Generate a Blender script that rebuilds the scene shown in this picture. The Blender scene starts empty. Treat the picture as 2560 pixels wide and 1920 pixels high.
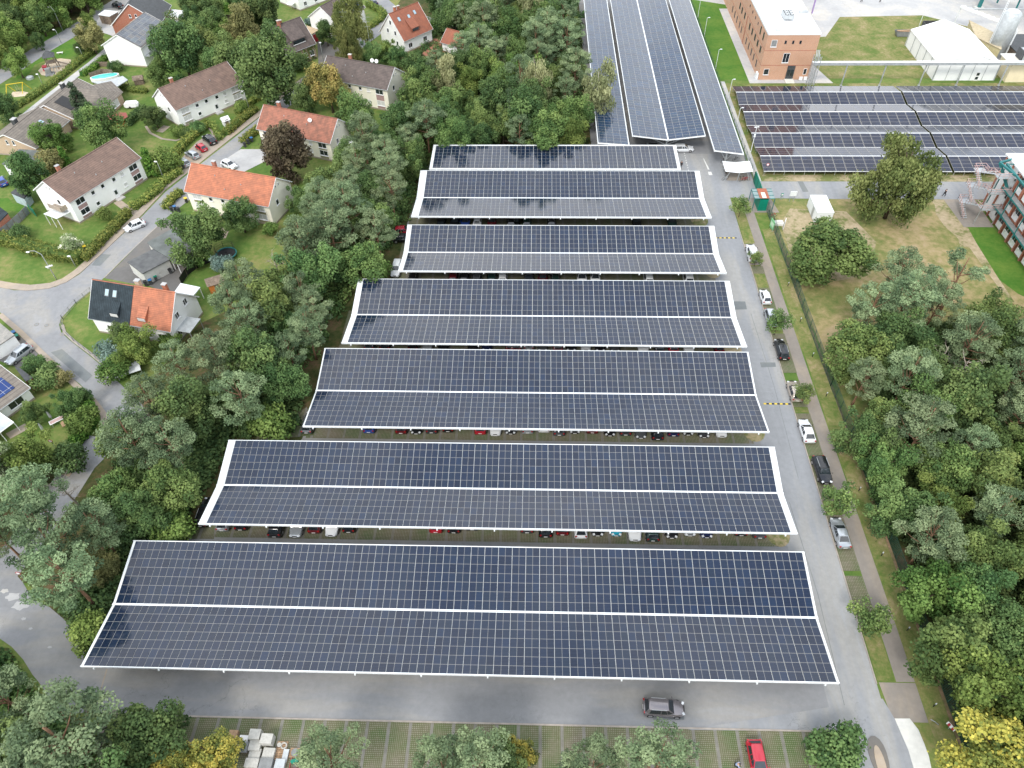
import bpy, math, random
import numpy as np
from mathutils import Vector, Matrix
R=math.radians; rnd=random.Random(7)
S=bpy.context.scene; COL=S.collection
# ---------------------------------------------------------------- camera
HC=87.6; PITCH,YAW,ROLL,FPX=R(47.662),R(-2.472),R(1.2265),1838.0
fw=Vector((math.sin(YAW)*math.cos(PITCH),math.cos(YAW)*math.cos(PITCH),-math.sin(PITCH)))
rt0=Vector((math.cos(YAW),-math.sin(YAW),0)); dn0=fw.cross(rt0)
rt=rt0*math.cos(ROLL)+dn0*math.sin(ROLL); dn=dn0*math.cos(ROLL)-rt0*math.sin(ROLL)
cd=bpy.data.cameras.new('camera'); cam=bpy.data.objects.new('camera',cd); COL.objects.link(cam)
cd.sensor_width=36; cd.lens=36*FPX/2560; cd.clip_start=1; cd.clip_end=3000
cam.matrix_world=Matrix(((rt.x,-dn.x,-fw.x,0),(rt.y,-dn.y,-fw.y,0),(rt.z,-dn.z,-fw.z,HC),(0,0,0,1)))
S.camera=cam
def G(px,py,z=0.0):          # where the sight line of a photo point meets height z
    d=rt*((px-1280)/FPX)+dn*((py-960)/FPX)+fw; k=(HC-z)/-d.z
    return Vector((d.x*k,d.y*k,z))
def g(i,j,x,y,z=0.0): return G(i*640+x/3.45625,j*480+y/3.45625,z)
def o(x,y,z=0.0): return G(x*1.15732,y*1.15732,z)
def q(x0,y0,s,x,y,z=0.0): return G(x0+x/s,y0+y/s,z)
def pix(v):
    d=Vector(v)-Vector((0,0,HC)); w=d.dot(fw); return 1280+FPX*d.dot(rt)/w, 960+FPX*d.dot(dn)/w
# ---------------------------------------------------------------- mesh builder
class MB:
    def __init__(s): s.v=[]; s.f=[]; s.m=[]
    def add(s,vs,fs,mi=0):
        b=len(s.v); s.v+= [tuple(p) for p in vs]; s.f+=[tuple(b+k for k in f) for f in fs]; s.m+=[mi]*len(fs); return s
    def box(s,c,d,rz=0,mi=0,rx=0,ry=0):
        M=Matrix.Rotation(rz,3,'Z')@Matrix.Rotation(ry,3,'Y')@Matrix.Rotation(rx,3,'X'); c=Vector(c)
        vs=[c+M@Vector((a*d[0]/2,b*d[1]/2,e*d[2]/2)) for e in(-1,1) for a,b in((-1,-1),(1,-1),(1,1),(-1,1))]
        return s.add(vs,[(3,2,1,0),(4,5,6,7),(0,1,5,4),(1,2,6,5),(2,3,7,6),(3,0,4,7)],mi)
    def bb(s,x0,x1,y0,y1,z0,z1,mi=0): return s.box(((x0+x1)/2,(y0+y1)/2,(z0+z1)/2),(x1-x0,y1-y0,z1-z0),mi=mi)
    def beam(s,a,b,w,h=None,mi=0):
        h=h or w; a=Vector(a);b=Vector(b);d=(b-a); L=d.length
        if L<1e-5: return s
        d/=L; u=d.cross(Vector((0,0,1))); u=Vector((1,0,0)) if u.length<1e-3 else u.normalized(); v=u.cross(d)
        vs=[p+u*(i*w/2)+v*(k*h/2) for p in(a,b) for i,k in((-1,-1),(1,-1),(1,1),(-1,1))]
        return s.add(vs,[(0,1,2,3),(7,6,5,4),(0,4,5,1),(1,5,6,2),(2,6,7,3),(3,7,4,0)],mi)
    def tube(s,pts,rs,n=8,mi=0,cap=True):
        pts=[Vector(p) for p in pts]; b=len(s.v)
        for k,p in enumerate(pts):
            d=(pts[min(k+1,len(pts)-1)]-pts[max(k-1,0)]).normalized()
            u=d.cross(Vector((0.03,1,0.02))); u=Vector((1,0,0)) if u.length<1e-3 else u.normalized(); v=d.cross(u)
            r=rs[k] if hasattr(rs,'__len__') else rs
            for t in range(n): a=2*math.pi*t/n; s.v.append(tuple(p+u*(r*math.cos(a))+v*(r*math.sin(a))))
        for k in range(len(pts)-1):
            for t in range(n):
                a=b+k*n+t;c=b+k*n+(t+1)%n; s.f.append((a,c,c+n,a+n)); s.m.append(mi)
        if cap: s.f.append(tuple(b+t for t in reversed(range(n)))); s.m.append(mi); s.f.append(tuple(b+(len(pts)-1)*n+t for t in range(n))); s.m.append(mi)
        return s
    def poly(s,pts,z0,z1,mi=0):   # prism over an outline
        n=len(pts); A=sum(pts[i][0]*pts[(i+1)%n][1]-pts[(i+1)%n][0]*pts[i][1] for i in range(n))
        if A<0: pts=pts[::-1]
        zz=lambda z,k:z[k] if hasattr(z,'__len__') else z
        if A<0 and hasattr(z1,'__len__'): z1=z1[::-1]
        vs=[(p[0],p[1],zz(z0,k)) for k,p in enumerate(pts)]+[(p[0],p[1],zz(z1,k)) for k,p in enumerate(pts)]
        return s.add(vs,[tuple(reversed(range(n))),tuple(range(n,2*n))]+[(k,(k+1)%n,n+(k+1)%n,n+k) for k in range(n)],mi)
    def sheet(s,pts,z,mi=0):
        n=len(pts); A=sum(pts[i][0]*pts[(i+1)%n][1]-pts[(i+1)%n][0]*pts[i][1] for i in range(n))
        if A<0: pts=pts[::-1]
        return s.add([(p[0],p[1],z) for p in pts],[tuple(range(n))],mi)
    def loft(s,secs,mi=0,cap=True):
        n=len(secs[0]); b=len(s.v)
        for c in secs: s.v+=[tuple(p) for p in c]
        for k in range(len(secs)-1):
            for t in range(n):
                a=b+k*n+t;c=b+k*n+(t+1)%n; s.f.append((a,c,c+n,a+n)); s.m.append(mi)
        if cap: s.f.append(tuple(b+t for t in reversed(range(n)))); s.f.append(tuple(b+(len(secs)-1)*n+t for t in range(n))); s.m+=[mi,mi]
        return s
    def ball(s,c,r,n=8,m=6,mi=0):
        r=r if hasattr(r,'__len__') else (r,r,r)
        secs=[]
        for k in range(m+1):
            a=-math.pi/2+math.pi*(k/m); a=max(-1.5,min(1.5,a))
            secs.append([(c[0]+r[0]*math.cos(a)*math.cos(2*math.pi*t/n),c[1]+r[1]*math.cos(a)*math.sin(2*math.pi*t/n),c[2]+r[2]*math.sin(a)) for t in range(n)])
        return s.loft(secs,mi)
    def mesh(s,name,mats,smooth=False):
        me=bpy.data.meshes.new(name); me.from_pydata(s.v,[],s.f)
        for m in (mats if isinstance(mats,(list,tuple)) else [mats]): me.materials.append(m)
        if any(s.m): me.polygons.foreach_set('material_index',s.m)
        if smooth: me.polygons.foreach_set('use_smooth',[True]*len(s.f))
        me.update(); return me
    def build(s,name,mats,parent=None,smooth=False,loc=(0,0,0)):
        ob=bpy.data.objects.new(name,s.mesh(name,mats,smooth)); COL.objects.link(ob); ob.parent=parent; ob.location=loc; return ob
def tag(ob,label,cat,group=None):
    ob['label']=label; ob['category']=cat
    if group: ob['group']=group
    return ob
def thing(name,label,cat,loc,rz=0,group=None):
    e=bpy.data.objects.new(name,None); COL.objects.link(e); e.location=loc; e.rotation_euler=(0,0,rz); e.empty_display_size=.3
    return tag(e,label,cat,group)
def struct(ob,kind='structure'): ob['kind']=kind; return ob
KIDS={}
def child(me,name,parent,loc=(0,0,0),rot=(0,0,0)):
    ob=bpy.data.objects.new(name,me); COL.objects.link(ob); ob.parent=parent; ob.location=loc; ob.rotation_euler=rot; return ob
def clone(root,loc,rz,label,cat=None,group=None,scale=None):
    def cp(a,par):
        b=a.copy(); COL.objects.link(b); b.parent=par
        for c in a.children: cp(c,b)
        return b
    r=cp(root,None); r.location=loc; r.rotation_euler=(0,0,rz); r['label']=label
    if cat: r['category']=cat
    if group: r['group']=group
    if scale: r.scale=scale if hasattr(scale,'__len__') else (scale,)*3
    return r
# ---------------------------------------------------------------- materials
def nodes(name):
    m=bpy.data.materials.new(name); m.use_nodes=True; nt=m.node_tree; return m,nt,nt.nodes['Principled BSDF'],nt.nodes.new,nt.links.new
def rgb(c): return (c[0],c[1],c[2],1)
def ramp(nt,src,stops):
    r=nt.nodes.new('ShaderNodeValToRGB'); e=r.color_ramp.elements
    while len(e)<len(stops): e.new(.5)
    for k,(p,c) in enumerate(stops): e[k].position=p; e[k].color=rgb(c) if hasattr(c,'__len__') else (c,c,c,1)
    nt.links.new(src,r.inputs[0]); return r.outputs[0]
def noise(nt,vec,scale,detail=4,rough=.6,dist=0):
    n=nt.nodes.new('ShaderNodeTexNoise'); n.inputs['Scale'].default_value=scale; n.inputs['Detail'].default_value=detail; n.inputs['Roughness'].default_value=rough; n.inputs['Distortion'].default_value=dist
    nt.links.new(vec,n.inputs['Vector']); return n.outputs['Fac']
def mixc(nt,f,a,b,mode='MIX'):
    m=nt.nodes.new('ShaderNodeMix'); m.data_type='RGBA'; m.blend_type=mode; m.clamp_factor=True
    for k,s in ((0,f),(6,a),(7,b)):
        if hasattr(s,'is_linked') or hasattr(s,'links'): nt.links.new(s,m.inputs[k])
        elif k==0: m.inputs[0].default_value=s
        else: m.inputs[k].default_value=rgb(s)
    return m.outputs[2]
def math_(nt,op,a,b=None,c=None):
    m=nt.nodes.new('ShaderNodeMath'); m.operation=op
    for k,s in enumerate((a,b,c)):
        if s is None: continue
        if hasattr(s,'links'): nt.links.new(s,m.inputs[k])
        else: m.inputs[k].default_value=s
    return m.outputs[0]
def wpos(nt): return nt.nodes.new('ShaderNodeNewGeometry').outputs['Position']
def opos(nt): return nt.nodes.new('ShaderNodeTexCoord').outputs['Object']
def sep(nt,v):
    s=nt.nodes.new('ShaderNodeSeparateXYZ'); nt.links.new(v,s.inputs[0]); return s.outputs
def plain(name,c,rough=.6,metal=0,spec=.4,var=.12,sc=1.5,c2=None,coord='o',bump=0,coat=0):
    m,nt,b,N,L=nodes(name); v=opos(nt) if coord=='o' else wpos(nt)
    n=noise(nt,v,sc,5); c2=c2 or tuple(max(0,x*(1-var*2.2)) for x in c)
    L(ramp(nt,n,[(.32,c2),(.68,c)]),b.inputs['Base Color']); b.inputs['Roughness'].default_value=rough; b.inputs['Metallic'].default_value=metal
    b.inputs['Specular IOR Level'].default_value=spec
    if coat: b.inputs['Coat Weight'].default_value=coat; b.inputs['Coat Roughness'].default_value=.05
    if bump:
        bp=N('ShaderNodeBump'); bp.inputs['Strength'].default_value=bump; bp.inputs['Distance'].default_value=.1
        L(noise(nt,v,sc*6,3),bp.inputs['Height']); L(bp.outputs[0],b.inputs['Normal'])
    return m
def layered(name,stops,scales,rough=.9,fine=.25,finesc=6):  # ground cover: stops along a blend of big and small noise
    m,nt,b,N,L=nodes(name); p=wpos(nt)
    a=noise(nt,p,scales[0],5,.62,.4); c=noise(nt,p,scales[1],6,.65)
    s=math_(nt,'ADD',math_(nt,'MULTIPLY',a,.6),math_(nt,'MULTIPLY',c,.4))
    col=ramp(nt,s,stops); f=noise(nt,p,finesc,3,.7)
    col=mixc(nt,fine,col,ramp(nt,f,[(.3,(.35,.35,.35)),(.7,(1.,1.,1.))]),'MULTIPLY')
    L(col,b.inputs['Base Color']); b.inputs['Roughness'].default_value=rough; b.inputs['Specular IOR Level'].default_value=.15
    return m
M={}
M['lawn']=layered('lawn grass',[(.34,(.26,.22,.095)),(.43,(.17,.2,.06)),(.53,(.1,.165,.035)),(.64,(.065,.13,.026))],(.09,.9))
M['lush']=layered('lush grass',[(.36,(.12,.2,.035)),(.6,(.055,.15,.02))],(.2,1.5))
M['meadow']=layered('dry grass',[(.37,(.4,.31,.19)),(.46,(.32,.26,.13)),(.53,(.2,.2,.075)),(.64,(.1,.15,.04))],(.06,.7))
M['sandy']=layered('sandy soil',[(.37,(.46,.37,.26)),(.49,(.32,.27,.16)),(.56,(.15,.17,.06))],(.15,1.2))
M['verge']=layered('mown verge',[(.36,(.33,.26,.15)),(.47,(.2,.2,.075)),(.6,(.1,.15,.035))],(.22,1.6))
M['floor']=layered('forest floor',[(.38,(.16,.1,.06)),(.5,(.08,.085,.03)),(.62,(.03,.055,.015))],(.25,1.6))
M['sand']=layered('play sand',[(.35,(.42,.34,.24)),(.6,(.6,.51,.4))],(.3,2),fine=.1)
def asphalt(name,c,warm=.0,stretch=(1,1,1)):
    m,nt,b,N,L=nodes(name); p=wpos(nt); mp=N('ShaderNodeMapping'); mp.inputs['Scale'].default_value=stretch; L(p,mp.inputs[0])
    a=noise(nt,mp.outputs[0],.12,6,.6,.3); f=noise(nt,p,1.3,6,.7)
    c=Vector(c); w=Vector((c.x*1.12,c.y*1.07,c.z*.98))
    col=ramp(nt,a,[(.3,tuple(c*.86)),(.48,tuple(c)),(.6,tuple(w*1.05)),(.72,tuple(c*1.22))])
    col=mixc(nt,.35,col,ramp(nt,f,[(.32,(.62,.62,.62)),(.66,(1.,1.,1.))]),'MULTIPLY')
    vo=N('ShaderNodeTexVoronoi'); vo.feature='DISTANCE_TO_EDGE'; vo.inputs['Scale'].default_value=.16; nz=N('ShaderNodeTexNoise'); nz.inputs['Scale'].default_value=.7; nz.inputs['Detail'].default_value=5; L(p,nz.inputs['Vector']); vm=N('ShaderNodeVectorMath'); vm.operation='MULTIPLY_ADD'; L(nz.outputs['Color'],vm.inputs[0]); vm.inputs[1].default_value=(5,5,0); L(p,vm.inputs[2]); L(vm.outputs[0],vo.inputs['Vector']); ck=math_(nt,'LESS_THAN',vo.outputs['Distance'],.006)
    ck=math_(nt,'MULTIPLY',ck,ramp(nt,noise(nt,p,.06,3),[(.53,0),(.6,.35)])); col=mixc(nt,ck,col,tuple(c*.4))
    L(col,b.inputs['Base Color']); b.inputs['Roughness'].default_value=.85; b.inputs['Specular IOR Level'].default_value=.2; return m
M['asphalt']=asphalt('lot asphalt',(.25,.255,.265),stretch=(.35,1.6,1))
M['lane']=asphalt('lane asphalt',(.265,.275,.29),stretch=(2.2,.3,1))
M['street']=asphalt('street asphalt',(.25,.255,.265))
M['oldasphalt']=asphalt('worn asphalt',(.15,.145,.14))
M['patch']=asphalt('repair asphalt',(.17,.185,.19))
M['pave']=asphalt('sidewalk paving',(.34,.29,.24))
M['brickpave']=asphalt('red brick paving',(.33,.15,.1))
M['conc']=asphalt('concrete',(.42,.42,.42))
M['cast']=asphalt('white concrete',(.6,.6,.57))
M['kerb']=plain('kerb stone',(.36,.32,.28),.9,coord='w')
def pavers(name,px,strip=True,green=.5):  # grass grid pavers with solid strips between the bays
    m,nt,b,N,L=nodes(name); p=wpos(nt); s=sep(nt,p)
    def grid(c,pit,wid): return math_(nt,'LESS_THAN',math_(nt,'MODULO',math_(nt,'ADD',c,2000),pit),wid)
    gx=grid(s[0],.21,.085); gy=grid(s[1],.21,.085); gr=math_(nt,'MAXIMUM',gx,gy)
    big=noise(nt,p,.25,5,.65); gcol=ramp(nt,big,[(.35,(.12,.1,.065)),(.5,(.09,.09,.04)),(.64,(.05,.085,.02))])
    st=ramp(nt,noise(nt,p,2.5,4),[(.35,(.2,.185,.155)),(.65,(.31,.29,.25))])
    st=mixc(nt,math_(nt,'MULTIPLY',big,green),st,(.1,.125,.04))
    col=mixc(nt,gr,st,gcol)
    if strip:
        k=math_(nt,'LESS_THAN',math_(nt,'MODULO',math_(nt,'ADD',s[0],2450-px),2.45),.36)
        col=mixc(nt,math_(nt,'MULTIPLY',k,.75),col,ramp(nt,noise(nt,p,1.2,5),[(.35,(.15,.14,.125)),(.65,(.21,.2,.185))]))
    L(col,b.inputs['Base Color']); b.inputs['Roughness'].default_value=.9; return m
M['stall']=pavers('grass grid pavers',-24.0+.0)
M['stall2']=pavers('mossy grid pavers',-18.6,green=1.0)
M['lanestall']=pavers('lane grid pavers',0,strip=False,green=.9)
M['walk']=asphalt('gravel walk',(.25,.225,.2),stretch=(1.5,.6,1))
M['soil']=layered('flower bed soil',[(.4,(.3,.2,.13)),(.6,(.12,.12,.05))],(.4,2))
M['white']=plain('white metal',(.74,.77,.78),.4,spec=.5,var=.05)
M['steel']=plain('galvanised steel',(.5,.53,.54),.45,metal=.4,var=.12)
M['line']=plain('road paint',(.75,.75,.72),.8,var=.2,sc=6,coord='w')
M['glass']=plain('window glass',(.03,.04,.05),.06,spec=.8,var=.3,sc=.6)
M['blind']=plain('window blind',(.6,.6,.58),.7,var=.05)
M['frame']=plain('white frame',(.82,.82,.82),.5,var=.03)
M['render']=plain('white render',(.9,.9,.88),.9,var=.04,sc=.5)
M['cream']=plain('cream render',(.86,.82,.7),.9,var=.05,sc=.5)
M['rubber']=plain('tyre rubber',(.02,.02,.02),.8,var=.1)
M['rim']=plain('alloy rim',(.45,.45,.46),.3,metal=.7,var=.05)
M['blackm']=plain('black plastic',(.018,.018,.02),.5,var=.2)
M['plate']=plain('number plate',(.8,.8,.78),.5,var=.02)
M['headl']=plain('headlight glass',(.7,.73,.76),.1,spec=.8,var=.1)
M['taill']=plain('tail light',(.35,.01,.01),.15,spec=.8,var=.1)
M['wood']=plain('weathered wood',(.26,.2,.15),.8,var=.25,sc=3)
M['pallet']=plain('pallet wood',(.46,.3,.18),.8,var=.2,sc=3)
M['brick']=None
M['teal']=plain('teal steel',(.02,.17,.17),.45,var=.12)
M['green']=plain('green panel',(.0,.2,.13),.5,var=.08)
M['fgreen']=plain('fence green',(.025,.085,.065),.5,var=.1)
M['red']=plain('red metal',(.45,.03,.05),.5)
M['pink']=plain('pale pink rail',(.58,.4,.38),.5,var=.1)
M['yellow']=plain('yellow plastic',(.75,.55,.04),.5,var=.1)
M['blue']=plain('blue plastic',(.04,.16,.38),.5,var=.1)
M['orange']=plain('orange',(.6,.2,.05),.6,var=.1)
M['greyd']=plain('dark grey sheet',(.07,.075,.08),.6,var=.2)
M['grey']=plain('mid grey',(.25,.26,.26),.7,var=.15)
M['felt']=plain('roofing felt',(.075,.078,.082),.9,var=.3,sc=.7,c2=(.13,.135,.135))
M['felt2']=plain('weathered roof sheet',(.15,.165,.16),.9,var=.3,sc=.5,c2=(.09,.1,.095))
M['bark']=plain('bark',(.13,.095,.07),.9,var=.3,sc=3)
M['pbark']=plain('pine bark',(.3,.17,.1),.9,var=.3,sc=2)
M['wbark']=plain('birch bark',(.55,.52,.46),.8,var=.3,sc=3)
M['dead']=plain('dead wood',(.42,.37,.31),.9,var=.2,sc=3)
M['skin']=plain('skin',(.5,.3,.22),.6,var=.05)
M['hair']=plain('hair',(.06,.04,.03),.7,var=.2)
M['navy']=plain('dark cloth',(.02,.022,.03),.9,var=.2)
M['bcloth']=plain('light blue cloth',(.35,.42,.6),.9,var=.1)
M['water']=plain('pool water',(.1,.55,.5),.1,var=.06)
M['stone']=plain('concrete block',(.5,.49,.45),.9,var=.12,sc=4)
M['redroof']=plain('shed roof red',(.33,.1,.08),.9)
def brickm(name,c,mortar,sc=1.0):
    m,nt,b,N,L=nodes(name); v=wpos(nt); s=sep(nt,v); cb=N('ShaderNodeCombineXYZ'); L(math_(nt,'ADD',s[0],s[1]),cb.inputs[0]); L(s[2],cb.inputs[1])
    t=N('ShaderNodeTexBrick'); t.inputs['Scale'].default_value=4*sc; t.inputs['Color1'].default_value=rgb(c); t.inputs['Color2'].default_value=rgb([x*.8 for x in c]); t.inputs['Mortar'].default_value=rgb(mortar); t.inputs['Mortar Size'].default_value=.02
    L(cb.outputs[0],t.inputs['Vector']); n=noise(nt,v,.3,5)
    L(mixc(nt,.3,t.outputs[0],ramp(nt,n,[(.3,(.6,.55,.5)),(.7,(1,1,1))]),'MULTIPLY'),b.inputs['Base Color']); b.inputs['Roughness'].default_value=.9; return m
M['brick']=brickm('salmon brick',(.56,.3,.18),(.5,.42,.36)); M['rbrick']=brickm('red brick',(.42,.13,.07),(.4,.3,.25)); M['bbrick']=brickm('beige brick',(.55,.4,.27),(.5,.42,.36))
def tiles(name,c,c2,pit=.36,dark=.5,ax=1):  # pantile rows running along the eave
    m,nt,b,N,L=nodes(name); v=opos(nt); s=sep(nt,v)
    w=math_(nt,'MODULO',math_(nt,'ADD',s[2 if ax else 0],100),pit*(.62 if ax else 1)); w=math_(nt,'DIVIDE',w,pit*(.62 if ax else 1))
    w2=math_(nt,'MODULO',math_(nt,'ADD',s[0],100),.3); w2=math_(nt,'LESS_THAN',w2,.05)
    col=ramp(nt,noise(nt,v,.9,7,.7),[(.34,c2),(.5,tuple((a+b_)/2 for a,b_ in zip(c,c2))),(.63,c)])
    d=math_(nt,'LESS_THAN',w,.22); col=mixc(nt,math_(nt,'MULTIPLY',d,dark),col,tuple(x*.35 for x in c))
    if ax: col=mixc(nt,math_(nt,'MULTIPLY',w2,.25),col,tuple(x*.4 for x in c))
    L(col,b.inputs['Base Color']); b.inputs['Roughness'].default_value=.85; b.inputs['Specular IOR Level'].default_value=.2
    bp=N('ShaderNodeBump'); bp.inputs['Strength'].default_value=.4; bp.inputs['Distance'].default_value=.05; L(w,bp.inputs['Height']); L(bp.outputs[0],b.inputs['Normal']); return m
M['tbrown']=tiles('brown roof tiles',(.23,.155,.125),(.14,.1,.085))
M['tbrown2']=tiles('grey brown roof tiles',(.15,.12,.11),(.09,.075,.07))
M['torange']=tiles('orange roof tiles',(.5,.19,.11),(.3,.13,.085))
M['tred']=tiles('weathered red roof tiles',(.38,.16,.11),(.19,.1,.075))
M['tredd']=tiles('red roof tiles',(.34,.13,.08),(.24,.1,.07))
M['tgrey']=tiles('grey concrete tiles',(.24,.21,.18),(.15,.135,.12))
M['tblack']=tiles('glazed black tiles',(.04,.055,.065),(.02,.028,.033),pit=.33,ax=0,dark=.8)
M['twhite']=tiles('grey white tiles',(.34,.32,.29),(.2,.2,.19))
def panelmat(name,w,row,L_,mid=True,base=(.012,.014,.03),cell=.175,off=.0,rough=.09,lineg=.31,edge=0,rl=.03):
    m,nt,b,N,L=nodes(name); v=opos(nt); s=sep(nt,v)
    def near(c,p,wd): # line of width wd at multiples of p
        a=math_(nt,'MODULO',math_(nt,'ADD',c,p*50+wd/2),p); return math_(nt,'LESS_THAN',a,wd)
    rowl=near(s[1],row,rl); lines=rowl
    if mid: lines=math_(nt,'MAXIMUM',lines,near(s[0],w/2,rl*.9))
    if edge: lines=math_(nt,'MAXIMUM',lines,near(s[0],w,edge))
    cl=near(s[1],cell,.03)
    oi=N('ShaderNodeObjectInfo'); cb=N('ShaderNodeCombineXYZ')
    L(math_(nt,'ADD',math_(nt,'FLOOR',math_(nt,'DIVIDE',s[0],w/2)),math_(nt,'MULTIPLY',oi.outputs['Random'],517)),cb.inputs[0]); L(math_(nt,'FLOOR',math_(nt,'DIVIDE',s[1],row)),cb.inputs[1])
    wn=N('ShaderNodeTexWhiteNoise'); wn.noise_dimensions='2D'; L(cb.outputs[0],wn.inputs['Vector'])
    col=ramp(nt,wn.outputs['Value'],[(0,tuple(x*.7 for x in base)),(.45,base),(.8,(base[0]*1.4,base[1]*1.15,base[2]*.9)),(1,(base[0]*1.05,base[1]*1.25,base[2]*1.25))])
    col=mixc(nt,math_(nt,'MULTIPLY',cl,.4),col,(.05,.06,.1))
    col=mixc(nt,lines,col,(lineg,lineg*.97,lineg*.9))
    L(col,b.inputs['Base Color']); b.inputs['Specular IOR Level'].default_value=.5
    L(math_(nt,'ADD',math_(nt,'MULTIPLY',lines,.4),rough),b.inputs['Roughness']); return m
M['pan']=panelmat('solar glass',1.69,1.15,8,base=(.005,.0135,.036))
M['panN']=panelmat('solar glass of long carports',2.26,1.55,8,base=(.01,.03,.07),rl=.045)
M['panG']=panelmat('solar glass of ground array',2.085,1.19,5,mid=False,edge=.06,base=(.01,.014,.035),cell=.4,rl=.045)
M['proof']=panelmat('solar glass of house roofs',1.7,1.0,5,mid=True,base=(.1,.115,.14),lineg=.35,cell=.5)
M['pblue']=panelmat('blue solar cells',2.0,1.7,5,mid=True,base=(.015,.04,.16),lineg=.6,cell=.4)
# ---------------------------------------------------------------- ground sheets
def ground(name,pts,z,m):
    return struct(MB().sheet([(p[0],p[1]) for p in pts],z).build(name,m))
def raised(name,pts,z0,z1,m): return struct(MB().poly([(p[0],p[1]) for p in pts],z0,z1).build(name,m))
def P(i,j,*xy): return [g(i,j,*p) for p in xy]
def ribbon(pts,w):   # outline of a band of width w along a line
    pts=[Vector(p).to_2d() for p in pts]; Lf=[];Rt=[]
    for k,p in enumerate(pts):
        d=(pts[min(k+1,len(pts)-1)]-pts[max(k-1,0)]).normalized(); n=Vector((-d.y,d.x))
        Lf.append(p+n*w/2); Rt.append(p-n*w/2)
    return Lf+Rt[::-1]
def strip(name,pts,w,z,m,z0=None): # follow a line
    pts=[Vector(p).to_2d() for p in pts]; mb=MB(); r=ribbon(pts,w); n=len(pts)
    for k in range(n-1):
        quad=[r[k],r[k+1],r[2*n-2-k],r[2*n-1-k]]
        if z0 is None: mb.sheet(quad,z)
        else: mb.poly(quad,z0,z)
    return struct(mb.build(name,m))
ground('ground',[(-420,-60),(420,-60),(420,620),(-420,620)],0,M['lawn'])
# woodland floor, fields
ground('woodland_floor',[o(*p) for p in [(-200,1100),(60,1060),(170,960),(260,900),(430,700),(640,600),(760,380),(900,220),(830,60),(900,-60),(1290,-60),(1300,330),(930,330),(880,480),(770,600),(690,760),(500,960),(420,1100),(280,1180),(190,1400),(60,1260),(-200,1240)]],.004,M['floor'])
ground('woodland_floor',[o(*p) for p in [(-200,1380),(20,1400),(60,1480),(180,1560),(520,1600),(1500,1610),(1900,1700),(1900,2200),(-400,2200)]],.006,M['floor'])
ground('woodland_floor',[o(*p) for p in [(1790,700),(1850,640),(2600,640),(2600,2100),(2110,2000),(2080,1640),(1980,1350),(1870,1020)]],.008,M['floor'])
ground('woodland_floor',[o(*p) for p in [(-100,-60),(280,-60),(250,5),(120,60),(0,130),(-100,160)]],.004,M['floor'])
ground('dry_meadow',[(47,132.4),(86,132.4),(96,100),(78,88),(60,84),(48.5,72)],.012,M['meadow'])
ground('dry_meadow',[(48.4,139),(140,139),(140,141.5),(48.4,141.5)],.012,M['sandy'])
ground('fence_path',[(46.9,139),(48.2,139),(48.0,185),(46.9,185)],.02,M['conc'])
ground('bare_patch',[(48.5,112),(55,106),(62,108),(66,118),(63,128),(52,129),(49,124)],.015,M['sandy'])
ground('array_grass',[(47,141.5),(140,141.5),(140,184),(47,184)],.011,M['verge'])
ground('bright_lawn',[g(3,1,*p) for p in [(1665,68),(1730,100),(1760,190),(1720,215),(1745,285),(1940,300),(2330,800),(2330,960),(2160,880),(2000,760),(1800,440),(1690,240)]],.02,M['lush'])
ground('dirt_track',[g(3,1,*p) for p in [(1400,66),(1660,66),(1710,140),(1690,240),(1800,440),(1960,700),(2130,950),(2090,960),(1900,700),(1740,480),(1660,470),(1640,400),(1520,290),(1450,190),(1440,110)]],.016,M['sandy'])
ground('works_lawn',[(70.5,186.6),(118,186.6),(125,216),(112,226.5),(88,225.5),(80.5,212),(70.5,211)],.014,M['verge'])
ground('works_lawn',[(45.5,186),(54,186),(56.6,235),(45.5,240)],.014,M['lush'])
ground('woodland_floor',[(-56,46),(-46,50),(-44.5,64),(-34,66.5),(-33.8,83),(-31.5,84),(-31.3,100),(-25,102),(-22,146),(-40,146),(-45,110),(-50,80),(-64,58)],.0055,M['floor'])
# works yard of grey concrete behind the lawns
ground('yard',[(44,240),(56,234),(69,216),(69.2,211),(80.5,212),(88,225.5),(112,226.5),(118,205),(122,186.6),(170,186.6),(170,330),(20,330)],.01,M['conc'])
ground('yard_path',[(54.2,184),(54.2,232),(57,232),(57,187),(68,187),(68.2,205),(70,205),(75.2,184)],.02,M['conc'])
ground('east_road',[(40,132.8),(60,132.4),(150,132.4),(150,139.1),(40,138.9)],.03,M['lane'])
ground('road_patch',[g(3,0,255,1567),g(3,0,300,1567),g(3,0,350,1659),g(3,0,300,1659)],.036,M['patch'])
# car park
ground('car_park',[(-53,27.7),(40.4,27.7),(40.35,60),(40.5,132.9),(44.5,133),(46.6,138.5),(46.4,250),(12.6,250),(12.6,145.5),(-24,145.5),(-26,121),(-26,103),(-33,85),(-35,68),(-46,51),(-53,47)],.02,M['asphalt'])
ground('access_lane',[(34.2,27.7),(40.4,27.7),(40.4,133),(45.6,133),(45.9,138.5),(44,143),(40,150),(30,150),(33.6,135),(33.8,120)],.026,M['lane'])
ground('access_lane',[g(3,3,*p) for p in [(-700,1330),(990,1060),(1095,1235),(1210,1500),(1300,1800),(1340,1900),(600,1900),(720,1659),(600,1420),(430,1345)]],.032,M['lane'])
ground('service_road',[g(0,3,*p) for p in [(-500,-150),(100,-60),(200,60),(280,200),(430,270),(560,380),(640,500),(700,610),(760,690),(1100,700),(1100,1185),(810,1175),(620,1190),(430,1110),(370,960),(280,850),(200,720),(100,610),(-60,500),(-500,300)]],.024,M['asphalt'])
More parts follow.
